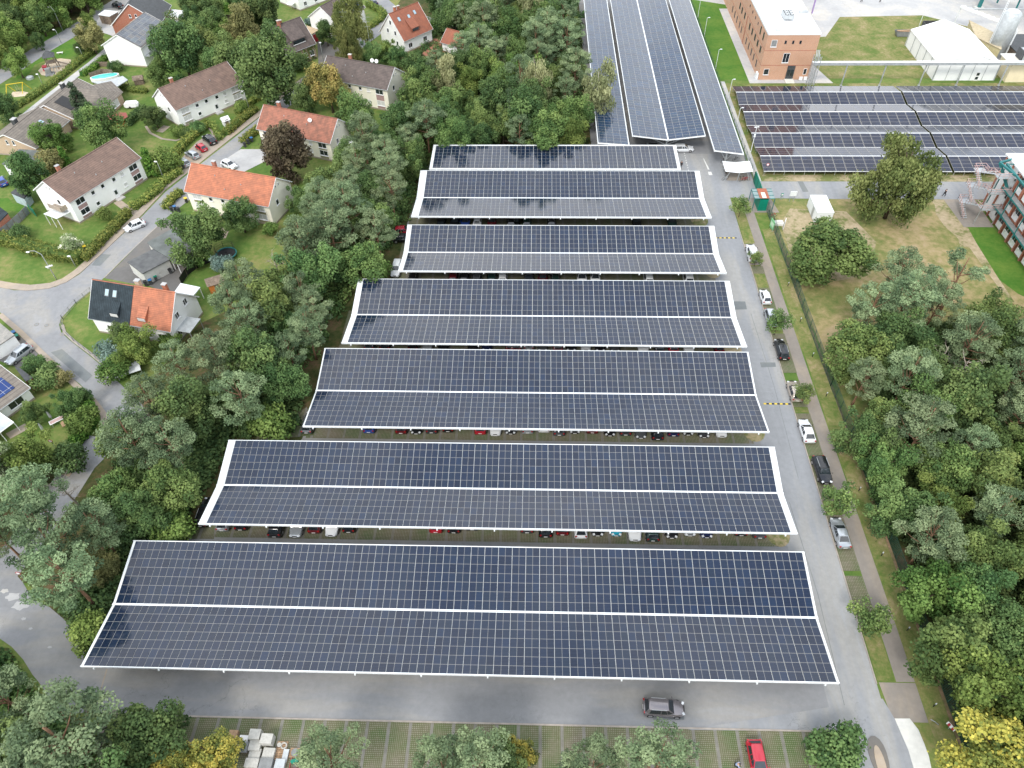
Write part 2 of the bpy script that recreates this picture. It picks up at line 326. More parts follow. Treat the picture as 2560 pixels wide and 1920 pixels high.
ground('forecourt_slabs',[g(3,3,*p) for p in [(1090,1232),(1225,1232),(1300,1330),(1350,1450),(1390,1560),(1440,1800),(1290,1800),(1200,1500)]],.03,M['cast'])
ground('footpath',[(42.75,33.3),(44.9,33.3),(44.9,45),(44.6,90),(44.4,132.8),(42.0,132.8),(42.6,90),(42.75,45)],.02,M['walk'])
ground('footpath',[(41,28.8),(44.9,28.8),(44.9,33.2),(40.7,33.2)],.024,M['walk'])
ground('kerb_verge',[(44.95,24),(47.3,24),(47.3,122),(44.9,122)],.018,M['verge'])
ground('ditch_path',[(47.35,24),(47.75,24),(47.7,124),(47.35,124)],.018,M['soil'])
for x,y,r_ in((110,180,.9),(178,256,1.0),(40,130,.5),(205,370,.3),(430,615,.25),(265,455,.25)):
    c=g(0,3,x,y); ground('road_stain',[(c.x+r_*(1+.22*math.sin(k*2.3+x))*math.cos(k*math.pi/7),c.y+r_*(1+.22*math.sin(k*2.3+x))*.6*math.sin(k*math.pi/7)) for k in range(14)],.03,M['conc'])
# grid paver bays
def bays(x0,x1,y0,y1,m='stall',z=.026): ground('parking_bays',[(x0,y0),(x1,y0),(x1,y1),(x0,y1)],z,M[m])
bays(-47.5,27,16,27.5,'stall2',.03); bays(27,33.4,14,27.5,'stall2',.03)
bays(-45,33,50.9,61.4); bays(-34.5,33,68.2,78.6); bays(-33,33,85.6,97); bays(-26,33.3,102.5,117); bays(-25.5,33.3,119.5,131); 
ground('parking_bays',[g(0,2,*p) for p in [(1300,1335),(1335,1290),(1660,1290),(1740,1030),(1850,1030),(1850,1340)]],.034,M['stall2'])
ground('parking_bays',[g(1,2,*p) for p in [(0,475),(10,450),(230,440),(300,280),(440,200),(520,440),(200,475)]],.034,M['stall2'])
bays(41,46,139.2,145,'walk',.04)
ground('shelter_pad',[(44.2,127.5),(49.5,127.5),(48.8,132.4),(44.2,132.8)],.03,M['walk'])
for y0,y1,m in [(110.5,117,'walk'),(96,110.2,'lanestall'),(93.5,98,'lanestall'),(82.8,92,'lanestall'),(75.5,81,'lanestall'),(66,74.2,'lanestall'),(58.2,65.5,'lanestall'),(47.5,56,'lanestall'),(39.8,46.8,'lanestall')]:
    ground('parking_bays',[(40.35,y0),(42.7,y0),(42.7,y1),(40.35,y1)],.038+.0001*y0%.004,M[m])
for y0,y1 in [(28.8+4.6,39.6),(56.2,58.0),(74.4,75.4),(92.4,94.0),(104,108),(117.2,131)]:
    ground('planting_bed',[(40.6,y0),(42.6,y0),(42.6,y1),(40.6,y1)],.044,M['verge'])
for c,r in [((33.4,70.8),1.9),((33.3,88),1.6),((33.1,108.5),1.6),((33,124.8),1.9),((33.2,53),1.8)]:
    ground('planting_bed',[(c[0]+r*math.cos(a)*.9,c[1]+r*math.sin(a)*1.2) for a in [k*math.pi/8 for k in range(16)]],.05,M['sandy'])
struct(MB().poly(ribbon([(40.38,33+k*2) for k in range(46)],.14),0,.12).build('kerb',M['kerb']))
struct(MB().bb(-48,34,27.5,27.68,0,.1).build('kerb',M['kerb']))
# speed bumps and markings
for y,x0 in [(76.1,36.0),(118.9,35.2)]:
    mb=MB()
    for k in range(10): mb.bb(x0+k*.42,x0+k*.42+.4,y-.13,y+.13,.027,.07,k%2)
    tag(mb.build('speed_bump',[M['yellow'],M['blackm']]),'yellow and black speed bump across the access lane '+('midway along it' if y<100 else 'near the green gate shelter'),'speed bump','speed bumps on the lane')
mk=MB(); mk.sheet([(37.5,143.5),(37.9,143.5),(37.3,148),(37.15,148)],.046).sheet([(37.4,141.3),(38.2,141.3),(38.1,142.6),(37.4,142.6)],.046)
for k in range(9): mk.sheet([(33.2,143+k*1.0),(33.36,143+k*1.0),(33.36,143.45+k*1.0),(33.2,143.45+k*1.0)],.046)
struct(mk.build('road_markings',M['line']))
# village streets
ST='street'
left=[g(1,0,480,660),g(1,0,180,890),g(1,0,0,1040),g(0,0,2000,1210),g(0,0,1750,1405),g(0,0,1430,1659),g(0,1,1230,210),g(0,1,1100,330),g(0,1,690,710),g(0,1,600,765),g(0,1,480,820),g(0,1,300,850),g(0,1,120,850),g(0,1,0,820),g(0,1,-400,760)]
right=[g(0,1,-400,850),g(0,1,0,1040),g(0,1,90,1110),g(0,1,200,1200),g(0,1,400,1400),g(0,1,600,1590),g(0,2,690,0),g(0,2,830,140),g(0,2,910,250),g(0,2,935,380),g(0,2,1100,400),g(0,2,1300,320),g(0,2,1230,180),g(0,2,1040,0),g(0,1,900,1520),g(0,1,780,1420),g(0,1,600,1280),g(0,1,530,1215),g(0,1,510,1150),g(0,1,530,1090),g(0,1,650,960),g(0,1,790,850),g(0,1,900,740),g(0,1,1430,230),g(0,1,1800,-60),g(1,0,0,1130),g(1,0,330,890),g(1,0,520,720)]
ground('street',left+right,.03,M[ST])
strip('street',[g(1,0,500,690),g(1,0,700,520),g(1,0,860,400),g(1,0,1080,240),g(1,0,1180,110)],4.6,.028,M[ST])
strip('street',[g(1,0,1030,-40),g(1,0,1180,90),g(1,0,1400,150),g(1,0,1600,220),g(1,0,1800,290),g(1,0,1990,330)],4.4,.034,M[ST])
ground('forecourt',[g(1,0,*p) for p in [(530,350),(600,360),(750,430),(770,470),(610,640),(540,560)]],.036,M['oldasphalt'])
strip('street',[g(0,2,900,470),g(0,2,830,560),g(0,2,690,700),g(0,2,560,900),g(0,2,350,1200),g(0,2,120,1500),g(0,2,-100,1750)],5,.022,M['asphalt'])
strip('sidewalk',[g(1,0,470,645),g(1,0,170,870),g(1,0,0,1010),g(0,0,1990,1180),g(0,0,1735,1380),g(0,0,1400,1640),g(0,1,1200,195),g(0,1,1080,310),g(0,1,850,530),g(0,1,670,690),g(0,1,560,765),g(0,1,430,812),g(0,1,250,830),g(0,1,100,815),g(0,1,-100,780)],1.6,.12,M['pave'],.0)
strip('sidewalk',[g(0,1,0,1060),g(0,1,180,1215),g(0,1,400,1430),g(0,1,640,1659),g(0,2,810,150),g(0,2,895,260),g(0,2,905,380)],.9,.1,M['pave'],.0)
strip('sidewalk',[g(0,1,540,1150),g(0,1,560,1215),g(0,1,640,1290),g(0,1,800,1410),g(0,1,1020,1600)],.5,.1,M['kerb'],.0)
strip('sidewalk',[g(0,2,700,640),g(0,2,640,700),g(0,2,560,790)],1.6,.1,M['pave'],.0)
ground('street_repair',[g(0,1,*p) for p in [(865,535),(960,543),(865,640),(793,635)]],.036,M['patch'])
ground('street_repair',[q(0,780,6.9125,*p) for p in [(880,700),(1070,640),(1600,1100),(1480,1220)]],.036,M['patch'])
ground('garage_yard',[g(0,1,*p) for p in [(905,745),(1430,225),(1560,290),(1760,520),(1500,900),(1260,800),(1130,790)]],.026,M['oldasphalt'])
ground('parking_court',[g(0,0,*p) for p in [(1540,1440),(1580,1360),(1700,1230),(1780,1180),(1870,1190),(1960,1215),(1640,1480)]],.1,M['pave'])
ground('forecourt',[g(0,0,*p) for p in [(2212,1290),(2080,1290),(1930,1390),(1900,1440),(2100,1490),(2300,1390),(2300,1290)]],.034,M['conc'])
def pth(name,pts,w,m='pave',z=.03): return strip(name,pts,w,z,M[m])
pth('garden_path',P(0,0,(1790,1060),(1850,1130),(1900,1230)),1.6); pth('garden_path',P(0,0,(1260,1090),(1300,1150),(1400,1200),(1520,1215),(1640,1180)),.6)
pth('garden_path',P(0,1,(1010,80),(1100,150),(1190,190)),1.6); pth('garden_path',P(0,0,(1380,1110),(1440,1120)),3)
pth('garden_path',P(0,1,(1860,300),(1960,340),(1930,400)),1.0)
strip('lower_street',[g(0,0,-120,740),g(0,0,100,600),g(0,0,350,435),g(0,0,600,290),g(0,0,850,130),g(0,0,1060,0),g(0,0,1200,-110)],6.2,.03,M['asphalt'])
ground('driveway',[g(0,0,*p) for p in [(770,240),(850,270),(940,300),(1020,330),(1300,120),(1120,40),(900,80),(840,180)]],.036,M['conc'])
strip('paved_way',[g(0,0,960,400),g(0,0,800,540),g(0,0,590,700),g(0,0,300,930),g(0,0,60,1130),g(0,0,-120,1290)],2.3,.032,M['conc'])
ground('sand_pit',[g(0,0,*p) for p in [(330,610),(400,540),(520,505),(610,515),(620,550),(560,610),(450,660),(360,650)]],.03,M['sand'])
ground('sand_pit',[g(0,0,*p) for p in [(90,830),(110,795),(200,790),(245,800),(220,830),(130,840)]],.03,M['sand'])
ground('driveway',[g(0,1,*p) for p in [(130,1230),(200,1265),(330,1400),(290,1460),(160,1520),(-60,1440)]],.034,M['oldasphalt'])
ground('terrace',[g(1,0,*p) for p in [(1530,330),(1600,340),(1600,420),(1680,460),(1560,450),(1500,500),(1430,465),(1520,400)]],.03,M['brickpave'])
ground('terrace',[q(0,980,6.9125,*p) for p in [(440,540),(490,640),(180,810),(100,720)]],.03,M['pave'])
ground('lawn_patch',[g(0,0,*p) for p in [(330,280),(660,280),(820,360),(750,430),(600,500),(450,500),(300,560),(250,640),(120,700),(200,560),(400,430)]],.01,M['lush'])
ground('lawn_patch',[g(0,1,*p) for p in [(-60,60),(70,50),(110,100),(300,110),(240,180),(60,160),(-60,190)]],.012,M['lush'])
for i,j,x,y in [(0,1,318,1146),(0,1,405,1153),(1,0,268,868),(0,1,540,1228)]:
    c=g(i,j,x,y); mb=MB(); mb.tube([(c.x,c.y,.03),(c.x,c.y,.045)],.42,16).tube([(c.x,c.y,.045),(c.x,c.y,.05)],.3,16,mi=1)
    tag(mb.build('manhole_cover',[M['walk'],M['grey']]),{318:'round manhole cover, left of the pair at the street junction',405:'round manhole cover, right of the pair at the junction',268:'manhole cover in the upper street beside the autumn tree',540:'drain cover at the corner of the lawn'}[x],'manhole cover')
strip('road_seam',[g(0,3,925,805),g(0,3,870,990),g(0,3,805,1170)],.16,.034,M['pave'])
strip('road_seam',[g(0,1,900,742),g(0,1,1160,480),g(0,1,1430,232)],.2,.034,M['kerb'])
for a in [[(36,30.5),(36.4,44),(35.9,58)],[(38.1,62),(38.4,80),(38.0,97)]]: strip('road_seam',a,.07,.034,M['patch'])
for x0,y0,x1,y1 in [(35.2,98,37.5,100.2),(37.2,84,39.6,85.1),(14,28.4,17.5,29.6)]: ground('street_repair',[(x0,y0),(x1,y0+.1),(x1+.1,y1),(x0,y1)],.038,M['patch'])
# ---------------------------------------------------------------- carports
HE,HV=4.6,3.4
def carport(label,x0,x1,y0,y1,p0,p1,rows,pitch=1.74,faces=2,hE=HE,hV=HV,rot=0,org=(0,0),matn='pan',rowp=1.15,posts=7.2,hB=None):
    """deck along local x from x0 to x1, edges at local y0 (near) and y1 (far)"""
    yv=(y0+y1)/2 if faces==2 else y1; hB=hE if hB is None else hB
    cx,cy=(x0+x1)/2,(y0+y1)/2; c,s_=math.cos(rot),math.sin(rot)
    root=thing('solar_carport',label,'carport',(org[0]+c*cx-s_*cy,org[1]+s_*cx+c*cy,0),rot,'solar carports over the car park')
    X0,X1,Y0,Y1,V=x0-cx,x1-cx,y0-cy,y1-cy,yv-cy
    prof=[(Y0,hE),(V,hV)]+([(Y1,hB)] if faces==2 else [])
    d=MB(); t=.12
    for (a,za),(b,zb) in zip(prof,prof[1:]):
        d.add([(X0,a,za-.06),(X1,a,za-.06),(X1,b,zb-.06),(X0,b,zb-.06),(X0,a,za-.06-t),(X1,a,za-.06-t),(X1,b,zb-.06-t),(X0,b,zb-.06-t)],[(0,1,2,3),(7,6,5,4),(0,4,5,1),(1,5,6,2),(2,6,7,3),(3,7,4,0)])
        n=int((p0-x0)/.22)
        for side in ((X0,X0+p0-x0),(X1-(x1-p1),X1)):   # standing ribs of the bare sheet ends
            k=side[0]+.06
            while k<side[1]-.05:
                d.add([(k,a,za-.02),(k+.05,a,za-.02),(k+.05,b,zb-.02),(k,b,zb-.02),(k,a,za-.08),(k+.05,a,za-.08),(k+.05,b,zb-.08),(k,b,zb-.08)],[(0,1,2,3),(0,4,5,1),(2,6,7,3),(1,5,6,2),(3,7,4,0)]); k+=.22
    d.build('roof_deck',M['white'],root)
    MB().bb(X0,X1,Y0-.12,Y0-.003,hE-.26,hE+.05).build('edge_girder',M['white'],root)
    if faces==2:
        MB().bb(X0,X1,Y1+.003,Y1+.12,hB-.3,hB+.05).build('edge_girder',M['white'],root)
        MB().bb(X0,X1,V-.13,V+.13,hV-.3,hV+.07).build('gutter',M['white'],root)
    else: MB().bb(X0,X1,Y1+.003,Y1+.12,hV-.3,hV+.05).build('edge_girder',M['white'],root)
    n=max(1,round((p1-p0)/pitch)); pw=(p1-p0)/n; fi=0
    for (a,za),(b,zb) in zip(prof,prof[1:]):
        L=math.hypot(b-a,zb-za); sl=math.atan2(zb-za,b-a); l=rows*rowp
        m0=(L-l)/2 if faces==1 else (L-l-.14)/2; m0+= .0 if fi==0 else .14
        key=('strip',round(pw,3),round(l,3),matn)
        if key not in KIDS:
            w=pw-.06; KIDS[key]=MB().add([(0,0,0),(w,0,0),(w,l,0),(0,l,0),(0,0,-.05),(w,0,-.05),(w,l,-.05),(0,l,-.05)],[(0,1,2,3),(0,4,5,1),(1,5,6,2),(2,6,7,3),(3,7,4,0)]).mesh('panel_column',M[matn])
        for k in range(n):
            child(KIDS[key],'panel_column',root,(p0-cx+k*pw+.03,a+m0*math.cos(sl),za+m0*math.sin(sl)+.03),(sl,0,0))
        fi+=1
    k=X0+1.5; ng=max(2,round((X1-X0-3)/posts)); st=(X1-X0-3)/ng
    for i in range(ng+1):
        x=X0+1.5+i*st
        mb=MB(); 
        for (a,za),(b,zb) in zip(prof,prof[1:]): mb.beam((x,a-.25 if a==Y0 else a,za-.33),(x,b,zb-.33),.16,.26)
        mb.build('rafter',M['white'],root)
        yc=V if faces==2 else (Y0+Y1)/2; zc=hV if faces==2 else (hE+hV)/2
        q_=MB().bb(x-.13,x+.13,yc-.16,yc+.16,0,zc-.45)
        q_.beam((x,yc,1.6),(x,yc+(Y0-yc)*.55,zc+(hE-zc)*.5-.45),.14).beam((x,yc,1.6),(x,yc+(Y1-yc)*.55,zc+((hB if faces==2 else hV)-zc)*.5-.45),.14)
        q_.build('post',M['steel'],root)
    return root
# name, x0,x1, near edge, far edge, panels from..to, rows per face
carport('nearest and longest solar carport, two folded panel faces, beside the bottom lane',-51.35,34.25,31.37,47.45,-51.0,33.95,7)
carport('second solar carport from the front, ribbed white roof end at its left',-43.75,34.05,50.28,63.97,-42.7,33.2,6)
carport('third solar carport from the front, a red car poking out below its middle',-33.6,33.9,66.88,82.78,-33.4,33.65,7)
carport('fourth solar carport from the front, white car tail showing near its right end',-31.1,33.95,84.25,100.15,-30.15,33.05,7)
carport('fifth solar carport from the front, broad white strip at both roof ends',-24.35,33.8,102.6,116.24,-23.5,32.75,6)
carport('sixth solar carport from the front, whose lower face mirrors the bright sky',-24.0,33.75,119.2,135.3,-22.6,32.75,7)
carport('seventh solar carport, short single sloping face next to the birch wood',-22.2,30.05,136.15,145.05,-21.6,29.4,7,faces=1,hE=4.6,hV=4.9,rowp=1.2)
KIDS.clear()
# long carports running away from the camera: local x = depth, local y = -x
def long_carport(label,xa,xb,y0,faces,h0,h1,rows,rowp,hmid=None):
    # rot 90: world x = -localy, world y = localx
    if faces==2: return carport(label,y0,236,-xb,-xa,y0+.25,235.6,rows,2.32,2,h0,hmid,R(90),(0,0),'panN',rowp,posts=9,hB=h1)
    return carport(label,y0,236,-xb,-xa,y0+.25,235.6,rows,2.32,1,h1,h0,R(90),(0,0),'panN',rowp,posts=9)
long_carport('left long solar carport running away beside the birch wood',13.45,20.1,145.8,1,5.0,4.5,4,1.62)
long_carport('middle long solar carport, a wide butterfly roof with a white gutter line',21.25,37.0,149.6,2,4.6,4.6,5,1.55,3.6)
long_carport('right long solar carport with a single face, next to the bicycle shelter',38.15,44.35,143.4,1,4.6,3.8,4,1.52)
# ground mounted array
def array(y0,y1,label):
    root=thing('ground_solar_array',label,'solar array',(80,(y0+y1)/2,0),0,'ground solar arrays east of the lane')
    yr=(y1-y0)/2; zr,zv=2.0,1.2; sl=math.atan2(zr-zv,yr); l=4.72
    for xa,xb in ((48.8,88.5),(88.95,124)):
        n=round((xb-xa)/2.15); pw=(xb-xa)/n; key=('g',round(pw,3))
        if key not in KIDS: KIDS[key]=MB().add([(0,0,0),(pw-.07,0,0),(pw-.07,l,0),(0,l,0),(0,0,-.05),(pw-.07,0,-.05),(pw-.07,l,-.05),(0,l,-.05)],[(0,1,2,3),(0,4,5,1),(1,5,6,2),(2,6,7,3),(3,7,4,0)]).mesh('panel_column',M['panG'])
        for k in range(n):
            child(KIDS[key],'panel_column',root,(xa-80+k*pw+.02,-yr+.1,zv),(sl,0,0))
            child(KIDS[key],'panel_column',root,(xa-80+k*pw+.02,yr-.1-l*math.cos(sl),zr-.0),(-sl,0,0))
        MB().bb(xa-80,xb-80,-.12,.12,zr-.12,zr+.0).bb(xa-80,xb-80,-yr+.0,-yr+.09,zv-.12,zv-.02).build('rail',M['white'],root)
        mb=MB()
        k=xa-80+.3
        while k<xb-80: mb.bb(k,k+.1,-yr+.4,-yr+.5,0,1.22).bb(k,k+.1,yr-.5,yr-.4,0,1.22).bb(k,k+.1,-.05,.05,0,1.85).beam((k+.05,-yr+.3,1.13),(k+.05,0,1.85),.08).beam((k+.05,yr-.3,1.13),(k+.05,0,1.85),.08); k+=2.15
        mb.build('support_frame',M['steel'],root)
array(141.0,150.7,'ground solar array nearest the east road, first ridge row')
array(150.8,160.4,'second ridge row of ground solar panels from the east road')
array(160.5,170.4,'third ridge row of ground solar panels, second from the brick building')
array(170.5,180.0,'farthest ridge row of ground solar panels, closest to the brick building')
KIDS.clear()
# ---------------------------------------------------------------- vegetation
def foliage(name,dark,mid,light,hue=.02,trans=.2):
    m,nt,b,N,L=nodes(name); at=N('ShaderNodeAttribute'); at.attribute_name='tint'; oi=N('ShaderNodeObjectInfo')
    n=noise(nt,opos(nt),.5,3); s=math_(nt,'ADD',math_(nt,'MULTIPLY',at.outputs['Fac'],.65),math_(nt,'MULTIPLY',n,.35))
    col=ramp(nt,s,[(.18,dark),(.5,mid),(.82,light)])
    hs=N('ShaderNodeHueSaturation'); L(col,hs.inputs['Color'])
    L(math_(nt,'ADD',math_(nt,'MULTIPLY',oi.outputs['Random'],hue*2),.5-hue),hs.inputs['Hue'])
    r2=math_(nt,'FRACT',math_(nt,'MULTIPLY',oi.outputs['Random'],7.31)); L(math_(nt,'ADD',math_(nt,'MULTIPLY',r2,.55),1.12),hs.inputs['Value'])
    L(hs.outputs[0],b.inputs['Base Color']); b.inputs['Roughness'].default_value=.75; b.inputs['Specular IOR Level'].default_value=.15
    hs.inputs['Saturation'].default_value=.92; tr=N('ShaderNodeBsdfTranslucent'); L(hs.outputs[0],tr.inputs[0]); mx=N('ShaderNodeMixShader'); mx.inputs[0].default_value=trans
    L(b.outputs[0],mx.inputs[1]); L(tr.outputs[0],mx.inputs[2]); L(mx.outputs[0],nt.nodes['Material Output'].inputs[0]); return m
F={'pine':foliage('pine needles',(.04,.068,.034),(.1,.148,.068),(.185,.24,.115),.015),
'broad':foliage('broadleaf foliage',(.035,.072,.02),(.085,.135,.033),(.16,.215,.055)),
'dark':foliage('dark foliage',(.028,.062,.02),(.064,.115,.032),(.125,.185,.052)),
'light':foliage('light green foliage',(.04,.085,.015),(.095,.155,.028),(.17,.24,.05)),
'olive':foliage('olive foliage',(.07,.075,.025),(.15,.15,.05),(.24,.22,.08)),
'gold':foliage('yellow autumn foliage',(.04,.06,.015),(.12,.14,.025),(.34,.28,.035)),
'autumn':foliage('golden green foliage',(.08,.09,.025),(.19,.17,.04),(.3,.23,.06)),
'copper':foliage('copper foliage',(.03,.02,.015),(.075,.055,.035),(.13,.1,.06)),
'birch':foliage('birch foliage',(.1,.12,.05),(.2,.22,.1),(.33,.34,.17)),
'willow':foliage('willow foliage',(.05,.075,.02),(.11,.135,.035),(.19,.21,.065)),
'spruce':foliage('spruce needles',(.02,.045,.025),(.045,.08,.04),(.08,.12,.06)),
'blue':foliage('blue green foliage',(.05,.08,.07),(.1,.16,.13),(.2,.27,.23)),
'thuja':foliage('conifer hedge foliage',(.03,.08,.01),(.09,.17,.02),(.17,.28,.03)),
'hedge':foliage('hedge foliage',(.05,.09,.015),(.13,.17,.03),(.24,.25,.05)),
'bloom':foliage('white flowers',(.06,.11,.03),(.2,.25,.12),(.75,.75,.6))}
NR=np.random.default_rng(11)
def leaves(name,clumps,mat,size=.34,per=120,flat=1.0,droop=0,upb=.45,aspect=1.0):
    """leaf-sized faces spread through clumps [(x,y,z,r,tint)]"""
    V=[];T=[]
    for (x,y,z,r,t) in clumps:
        n=max(8,int(per*(r**2)))
        d=NR.normal(size=(n,3)); d/=np.linalg.norm(d,axis=1)[:,None]
        rad=r*NR.uniform(.35,1,(n,1))**.5*(1+.12*NR.normal(size=(n,1)))
        p=d*rad; p[:,2]*=flat
        if droop: p[:,2]-=np.abs(NR.normal(size=n))*droop*r
        c=p+np.array([x,y,z])
        nn=d*.75+NR.normal(size=(n,3))*.55; nn[:,2]+=upb
        if droop: nn[:,2]*=.3
        nn/=np.linalg.norm(nn,axis=1)[:,None]
        u=np.cross(nn,NR.normal(size=(n,3))); 
        if droop: u=np.cross(nn,np.tile([0,0,1.0],(n,1)))+NR.normal(size=(n,3))*.1
        u/=np.linalg.norm(u,axis=1)[:,None]; v=np.cross(nn,u)
        s=size*NR.uniform(.6,1.35,(n,1)); a=u*s*.5; b=v*s*.5*aspect
        V.append(np.stack([c-a-b*.6,c+a*.6-b,c+a+b*.6,c-a*.6+b],1)); T.append(np.clip(t+NR.normal(size=n)*.13,0,1))
    V=np.concatenate(V).reshape(-1,3); T=np.concatenate(T); n=len(T)
    me=bpy.data.meshes.new(name); me.vertices.add(4*n); me.vertices.foreach_set('co',V.astype('f').ravel())
    me.loops.add(4*n); me.loops.foreach_set('vertex_index',np.arange(4*n,dtype='i')); me.polygons.add(n); me.polygons.foreach_set('loop_start',np.arange(0,4*n,4,dtype='i'))
    me.polygons.foreach_set('loop_total',np.full(n,4,dtype='i'))
    at=me.attributes.new('tint','FLOAT','FACE'); at.data.foreach_set('value',T.astype('f')); me.materials.append(mat); me.update(calc_edges=True); return me
def trunkmesh(h,r,limbs,mat,lean=(0,0)):
    mb=MB(); pts=[(lean[0]*(k/6)**1.5,lean[1]*(k/6)**1.5,h*k/6) for k in range(7)]
    mb.tube(pts,[r*(1.25 if k==0 else 1-.75*k/6) for k in range(7)],7)
    for (x,y,z) in limbs:
        f=max(.3,min(.9,(z*.72)/h)); b=Vector((lean[0]*f**1.5,lean[1]*f**1.5,h*f)); e=Vector((x,y,z)); m=b.lerp(e,.5)+Vector((0,0,-.08*(e-b).length))
        mb.tube([b,m,e],[r*.38,r*.24,r*.07],5,cap=False)
    return mb.mesh('trunk',mat,True)
def clumps_round(r,zc,rz,n,cr,rg,low=-.35,lop=.15):
    out=[]; k=0
    ph=[(rg.uniform(0,6.28),rg.choice([2,3,3,4,5])) for _ in range(3)]
    while len(out)<n and k<5000:
        k+=1; d=Vector((rg.gauss(0,1),rg.gauss(0,1),rg.gauss(0,1))).normalized()
        if d.z<low: continue
        a=math.atan2(d.y,d.x); lob=1+lop*sum(math.sin(m*a+p+2*d.z) for p,m in ph)/1.5
        s=rg.uniform(.72,1.0)*lob; 
        if rg.random()<.18: s*=.6
        c=(d.x*r*s,d.y*r*s,zc+d.z*rz*s)
        if any((c[0]-u[0])**2+(c[1]-u[1])**2+(c[2]-u[2])**2<(cr*.62)**2 for u in out): continue
        out.append((*c,cr*rg.uniform(.65,1.25),rg.uniform(.12,.9)))
    return out
PROTO={}
def proto(kind,seed):
    key=(kind,seed)
    if key in PROTO: return PROTO[key]
    rg=random.Random(hash(kind)%1000 if False else sum(map(ord,kind))*7+seed); fol=F.get(kind,None); bark=M['bark']; kw={}
    if kind in('broad','dark','light','olive','gold','autumn','copper','bloom'):
        h,r=10,4.2; ax=rg.uniform(.8,1.2); cl=clumps_round(r*.78,5.2,3.9*rg.uniform(.85,1.15),66,1.12,rg,low=-.75,lop=.36); cl=[(x*ax,y/ax,z+.25*x*rg.uniform(-.3,.3),r_*rg.choice([.7,.9,1,1.25]),t) for x,y,z,r_,t in cl]; size,per=.25,200
        if kind=='copper': cl=clumps_round(r*.78,5.2,4.6,70,1.1,rg,low=-.9)
        lim=[c[:3] for c in cl[:9]]; th=6.5; tr=.24
    elif kind=='pine':
        h,r=13,4.0; cl=[]; k=0
        while len(cl)<44 and k<4000:
            k+=1; z=rg.uniform(5.5,12.6); rm=r*(1-.72*max(0,(z-8)/4.8)**1.5)*(.6+.4*min(1,(z-4.5)/2.5)); a=rg.uniform(0,6.28); s=rm*math.sqrt(rg.uniform(.1,1))
            c=(s*math.cos(a),s*math.sin(a),z)
            if any((c[0]-u[0])**2+(c[1]-u[1])**2+(1.3*(c[2]-u[2]))**2<.95 for u in cl): continue
            cl.append((*c,rg.uniform(.6,1.1),rg.uniform(.15,.95)))
        lim=[c[:3] for c in cl[::3]]; th=12; tr=.22; bark=M['pbark']; size,per=.23,250; kw=dict(flat=.62,aspect=.6,upb=.6)
    elif kind=='opine':
        h=12; cl=[]; fol=F['pine']; lim=[]
        for k in range(9):
            a=k*2.4+rg.uniform(-.4,.4); z=rg.uniform(6,11.5); s=rg.uniform(1.8,4.4)
            for _ in range(5): cl.append((s*math.cos(a)+rg.uniform(-1,1),s*math.sin(a)+rg.uniform(-1,1),z+rg.uniform(-.3,.4),rg.uniform(.5,.85),rg.uniform(.2,.9)))
            lim.append((s*math.cos(a),s*math.sin(a),z-.2))
        th=11; tr=.26; bark=M['pbark']; size,per=.22,270; kw=dict(flat=.5,aspect=.6,upb=.7)
    elif kind=='spruce':
        h=11; cl=[]
        for t in range(15):
            z=1.2+t*.66; rr=3.3*(1-t/15.3)
            for k in range(max(3,int(rr*6))): a=rg.uniform(0,6.28); f_=rg.uniform(.35,.9); cl.append((rr*f_*math.cos(a),rr*f_*math.sin(a),z+rg.uniform(-.2,.2),.62,rg.uniform(.1,.9)))
        lim=[]; th=10.8; tr=.2; size,per=.3,150; kw=dict(flat=.5,aspect=.6,upb=.4)
    elif kind in('birch','willow'):
        h=13; cl=clumps_round(3.6 if kind=='willow' else 3.0,7.6,5.0,74 if kind=='willow' else 50,1.0,rg,low=-.9,lop=.3)
        lim=[c[:3] for c in cl[:12]]; th=11.5; tr=.2; bark=M['wbark'] if kind=='birch' else M['bark']; size,per=(.17,330) if kind=='willow' else (.2,170); kw=dict(droop=.75,aspect=2.2,upb=.25)
    elif kind=='thuja':
        cl=[]
        for t in range(12):
            z=.4+t*.38; rr=.95*(1-(t/12.5)**1.6)
            for k in range(5): a=rg.uniform(0,6.28); cl.append((rr*.6*math.cos(a),rr*.6*math.sin(a),z,.38,rg.uniform(.2,.9)))
        lim=[]; th=4; tr=.07; size,per=.2,260; kw=dict(aspect=1.6,upb=.5)
    elif kind in('shrub','bshrub','lshrub','oshrub','wshrub'):
        fol=F[{'shrub':'dark','bshrub':'blue','lshrub':'light','oshrub':'olive','wshrub':'bloom'}[kind]]
        cl=clumps_round(1.1,.95,.75,22,.52,rg,low=-.2,lop=.2); lim=[c[:3] for c in cl[:4]]; th=1; tr=.06; size,per=.13,650
    elif kind=='young':
        fol=F['broad']; cl=clumps_round(1.45,2.7,1.4,34,.55,rg,low=-.8,lop=.3); lim=[c[:3] for c in cl[:7]]; th=3.2; tr=.07; size,per=.16,260
    elif kind=='snag':
        mb=MB(); mb.tube([(0,0,0),(.1,0,4),(.4,.1,8),(.5,.2,11)],[.22,.18,.12,.04],6)
        for k in range(13):
            z=rg.uniform(5,10.5); a=rg.uniform(0,6.28); l=rg.uniform(1.2,3.2); e=Vector((l*math.cos(a),l*math.sin(a),z+rg.uniform(.4,1.8))); b=Vector((.1+.04*z,0,z)); m=b.lerp(e,.55)+Vector((rg.uniform(-.3,.3),rg.uniform(-.3,.3),-.2))
            mb.tube([b,m,e],[.08,.05,.02],5,cap=False)
            for _ in range(3): f=m.lerp(e,rg.random()); mb.tube([f,f+Vector((rg.uniform(-.9,.9),rg.uniform(-.9,.9),rg.uniform(.1,.9)))],[.035,.012],4,cap=False)
        PROTO[key]=(mb.mesh('trunk',M['dead'],True),None); return PROTO[key]
